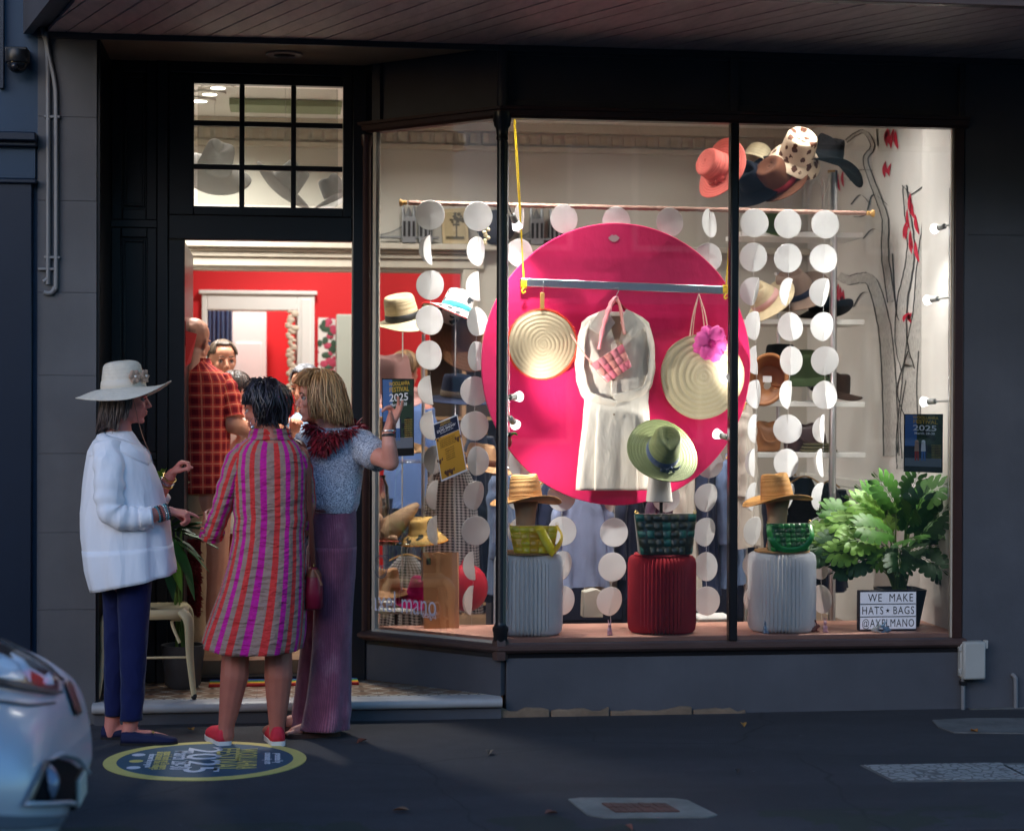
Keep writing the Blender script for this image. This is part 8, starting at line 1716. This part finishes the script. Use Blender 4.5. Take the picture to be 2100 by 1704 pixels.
sd_ = thing('counter', 'pale shop counter inside the doorway behind the blonde woman', 'counter', at(690, 1150, 2.6)); G().bb((at(600, 1100, 2.6).x, 2.6, .2), (at(735, 1100, 2.6).x, 2.9, 1.05)).done('counter_body', WHITE, sd_, bevel=.008); G().bb((at(596, 1100, 2.6).x, 2.57, 1.051), (at(739, 1100, 2.6).x, 2.93, 1.085)).done('counter_top', mat('counter_top', C(150, 130, 110), .4), sd_, bevel=.004)

# ================================================================ silver car at lower left
def m_paint():
    t_ = NT('silver_car_paint'); v = t_.coord(); n = t_.noise(v, 900, 1); t_.col(t_.mix(t_.math('MULTIPLY', n, .5), (.40, .45, .52, 1), (.52, .57, .64, 1))); t_.set(.42, .25, .5, Coat_Weight=.35, Coat_Roughness=.12); return t_.m
CARP = m_paint(); BLKP = mat('car_black_plastic', (.012, .012, .014, 1), .55, 0, .2, 20, .1, 90); TYRE = mat('tyre_rubber', (.015, .015, .016, 1), .85, 0, .2, 20, .2, 60); RIM = mat('alloy_rim', (.55, .56, .58, 1), .25, 1, .05); CGL = mat('car_dark_glass', (.012, .015, .02, 1), .05, 0, 0); HLG = glassy('headlamp_glass', (.92, .94, .96, 1), .006, .05)
CZ = -.13                                                   # road level under the car
CY = -3.62                                                   # centre line of the car
NOSE = at(160, 1600, CY).x
zpx = lambda py, Y=CY: at(150, py, Y).z
car = thing('parked_car', 'silver hatchback parked at the kerb with its nose at lower left', 'car', (NOSE - 2.1, CY, CZ))
ZB, ZH = zpx(1690), zpx(1392)
# stations: distance behind the nose, half width, bottom, belt/bonnet height, roof drop
st = [(.0, .40, ZB + .12, ZH - .30), (.015, .52, ZB + .06, ZH - .18), (.05, .62, ZB + .02, ZH - .06), (.12, .70, ZB, ZH + .0), (.22, .765, ZB, ZH + .05), (.40, .82, ZB, ZH + .11), (.65, .85, ZB, ZH + .165), (.95, .865, ZB, ZH + .21), (1.25, .87, ZB, ZH + .245), (1.7, .875, ZB, ZH + .30), (2.6, .875, ZB, ZH + .32), (3.4, .86, ZB, ZH + .33), (3.9, .82, ZB + .03, ZH + .30), (4.08, .72, ZB + .10, ZH + .2)]
def carring(x, hw, zb, zt, e=.42):
    zc = (zb + zt) / 2; hz = (zt - zb) / 2; out = []
    for i in range(65):
        a = 2 * PI * i / 64; ca, sa = math.cos(a), math.sin(a); up_ = sa > 0
        yy = math.copysign(abs(ca) ** (.62 if up_ else e), ca) * hw; zz = math.copysign(abs(sa) ** (.78 if up_ else e), sa) * hz
        out.append(V((NOSE - x, CY + yy, zc + zz)))
    return out
g = G(); dense = []
ca_ = cat([V(s_[:3]) for s_ in st], 8); cb_ = cat([V((s_[0], s_[3], 0)) for s_ in st], 8); dense = [(max(p.x, 0), p.y, p.z, q.y) for p, q in zip(ca_, cb_)]; rgs = [carring(*s_) for s_ in dense]; g.rings(rgs); body = g.done('body', CARP, car, ang=80, weld=True, nrm=True)
bvh = BVHTree.FromPolygons(g.v, g.f)
def oncar(px, py, lift=0.0):
    d = ray(px, py).normalized(); h = bvh.ray_cast(CAM, d)
    if h[0] is None: return None
    n = h[1]; n = -n if n.dot(d) > 0 else n; return h[0] + n * lift
def carpatch(name, outline, m, lift, parent=car, nu=14, nv=10, dome=0.0, tiltin=0.0):
    """sheet on the car skin inside a four-sided outline: left, right edges interpolated between top and bottom polylines"""
    top, bot = outline; g = G(); ok = True
    def pt(u, v):
        a = lerpl([V((x, y, 0)) for x, y in top], u); b_ = lerpl([V((x, y, 0)) for x, y in bot], u); p = a + (b_ - a) * v
        q = oncar(p.x, p.y, lift + dome * math.sin(PI * u) * math.sin(PI * v)); return q if q is not None else oncar(p.x - 6, p.y, lift)
    pts = [[pt(i / nu, j / nv) for i in range(nu + 1)] for j in range(nv + 1)]
    vs = []; last = None
    for r_ in pts:
        for p in r_:
            if p is None: p = last
            last = p; vs.append(p)
    if any(v is None for v in vs): vs = [v if v is not None else next(x for x in vs if x is not None) for v in vs]
    g._add(vs, [(j * (nu + 1) + i, (j + 1) * (nu + 1) + i, (j + 1) * (nu + 1) + i + 1, j * (nu + 1) + i + 1) for j in range(nv) for i in range(nu)])
    return g.done(name, m, parent, ang=0, solid=.004, off=0)
# cabin
g = G(); rc_ = []
for x, hw, zt in ((1.05, .70, ZH + .24), (1.5, .66, ZH + .48), (1.9, .62, ZH + .66), (2.6, .60, ZH + .70), (3.3, .58, ZH + .66), (3.85, .60, ZH + .36), (4.0, .62, ZH + .2)): rc_.append(carring(x, hw, ZH + .05, zt, .6))
g.rings(rc_); g.done('cabin', CGL, car, ang=55, weld=True, nrm=True)
g = G(); g.rings([carring(x, hw, ZH + zt - .06, ZH + zt + .012, .6) for x, hw, zt in ((1.78, .60, .60), (1.95, .60, .675), (2.6, .585, .71), (3.3, .565, .67), (3.55, .56, .58))]); g.done('roof', CARP, car, ang=55, weld=True)
for wxx in (.80, 3.35):
    for s_ in (-1, 1):
        c = V((NOSE - wxx, CY + s_ * .80, CZ + .31)); wh = G(); wh.lathe([(.2, -.1), (.29, -.1), (.31, -.07), (.31, .07), (.29, .09), (.2, .09)], 40, c, (R(90), 0, 0)); wo = wh.done('wheel', TYRE, car)
        G().lathe([(.2, -.07), (.19, .06), (.06, .05), (.05, .07), (.001, .07)] if s_ < 0 else [(.2, .07), (.19, -.06), (.06, -.05), (.05, -.07), (.001, -.07)], 30, c, (R(90), 0, 0)).done('rim', RIM, wo)
        if s_ < 0: G().lathe([(.365, -.012), (.365, .012), (.33, .014), (.33, -.014), (.365, -.012)], 40, V((c.x, CY - .868, c.z + .02)), (R(90), 0, 0)).done('wheel_arch', BLKP, car)
# headlamp: dark bowl, reflector glints, clear cover
carpatch('headlight_bowl', ([(-60, 1312), (0, 1322), (50, 1346), (100, 1378), (118, 1400)], [(-60, 1398), (0, 1406), (50, 1416), (100, 1424), (118, 1420)]), mat('lamp_bowl', (.012, .014, .02, 1), .6, 0, .1, 5, 0, 10, .15), .003)
RFL = mat('lamp_reflector', (.88, .9, .95, 1), .5, .0, .02); 
carpatch('headlight_reflector', ([(-60, 1345), (0, 1344), (30, 1362), (48, 1388)], [(-60, 1388), (0, 1394), (30, 1399), (46, 1398)]), RFL, .007, dome=.012)
carpatch('headlight_lens', ([(20, 1342), (45, 1356), (60, 1374)], [(26, 1352), (50, 1388), (60, 1402)]), RFL, .006, dome=.006)
carpatch('indicator_lamp', ([(88, 1392), (97, 1382), (105, 1392)], [(86, 1402), (96, 1408), (106, 1408)]), RFL, .007, dome=.006)
carpatch('headlight_cover', ([(-60, 1310), (0, 1320), (50, 1344), (100, 1376), (119, 1398)], [(-60, 1400), (0, 1408), (50, 1418), (100, 1426), (119, 1422)]), HLG, .016, dome=.006)
# fog lamp recess, its lamp and bright lip
carpatch('fog_recess', ([(92, 1560), (110, 1554), (140, 1562), (172, 1586)], [(60, 1642), (95, 1643), (150, 1641), (168, 1618)]), mat('fog_recess_dark', (.004, .005, .008, 1), .8, 0, .1, 5, 0, 10, .1), .003)
carpatch('fog_lamp', ([(88, 1576), (95, 1568), (104, 1580)], [(92, 1620), (98, 1640), (103, 1638)]), mat('fog_lens', (.16, .2, .28, 1), .1, .3), .010, dome=.02)
carpatch('fog_surround', ([(84, 1562), (110, 1545), (146, 1553), (176, 1582)], [(90, 1562), (112, 1553), (144, 1561), (171, 1587)]), CARP, .016, dome=.012)
carpatch('fog_surround', ([(86, 1560), (92, 1562)], [(46, 1646), (58, 1646)]), mat('car_trim_bronze', (.22, .22, .22, 1), .3, .7), .010, nu=4)
carpatch('fog_surround', ([(46, 1643), (100, 1644), (152, 1642), (172, 1616)], [(44, 1650), (100, 1652), (158, 1650), (178, 1618)]), CARP, .012, dome=.006)
carpatch('lower_lip', ([(-40, 1668), (40, 1672), (110, 1672), (166, 1664)], [(-40, 1700), (40, 1700), (110, 1695), (166, 1686)]), mat('bumper_lower', (.10, .12, .15, 1), .45), .004)
carpatch('grille_badge_strip', ([(128, 1402), (136, 1398), (144, 1405)], [(150, 1466), (158, 1466), (163, 1462)]), mat('grille_dark', (.03, .03, .035, 1), .3, .4), .008)
carpatch('bonnet_seam', ([(-60, 1300), (0, 1311), (50, 1336), (100, 1368), (130, 1394)], [(-60, 1303.5), (0, 1314.5), (50, 1339.5), (100, 1371.5), (130, 1397.5)]), BLKP, .003)
carpatch('bumper_seam', ([(-60, 1430), (0, 1438), (60, 1446), (112, 1440)], [(-60, 1433), (0, 1441), (60, 1449), (112, 1443)]), BLKP, .003)
carpatch('lamp_bezel', ([(-60, 1400), (0, 1408), (50, 1418), (100, 1426), (120, 1421)], [(-60, 1405), (0, 1413), (50, 1423), (100, 1430), (122, 1425)]), BLKP, .012)
carpatch('lamp_bezel', ([(-60, 1306), (0, 1316), (50, 1340), (100, 1372), (121, 1397)], [(-60, 1311), (0, 1321), (50, 1345), (100, 1377), (119, 1400)]), BLKP, .012)
carpatch('led_strip', ([(-60, 1352), (20, 1356), (70, 1382), (100, 1402)], [(-60, 1355), (20, 1359.5), (70, 1385.5), (100, 1405)]), RFL, .011)
np_ = G(); np_.bb((NOSE + .006, CY - .10, zpx(1640)), (NOSE + .016, CY + .10, zpx(1588))); np_ = np_.done('number_plate', mat('plate_white', C(190, 190, 180), .5), car, bevel=.003)
G().bb((NOSE - .05, CY - .11, zpx(1645)), (NOSE + .006, CY + .11, zpx(1584))).done('plate_holder', BLKP, car, bevel=.003)
for dy in (-.07, .07): G().lathe([(.001, .0), (.006, 0), (.006, .002), (.001, .003)], 10, V((NOSE + .016, CY + dy, zpx(1614))), (0, R(90), 0)).done('plate_bolt', CHROME, np_)
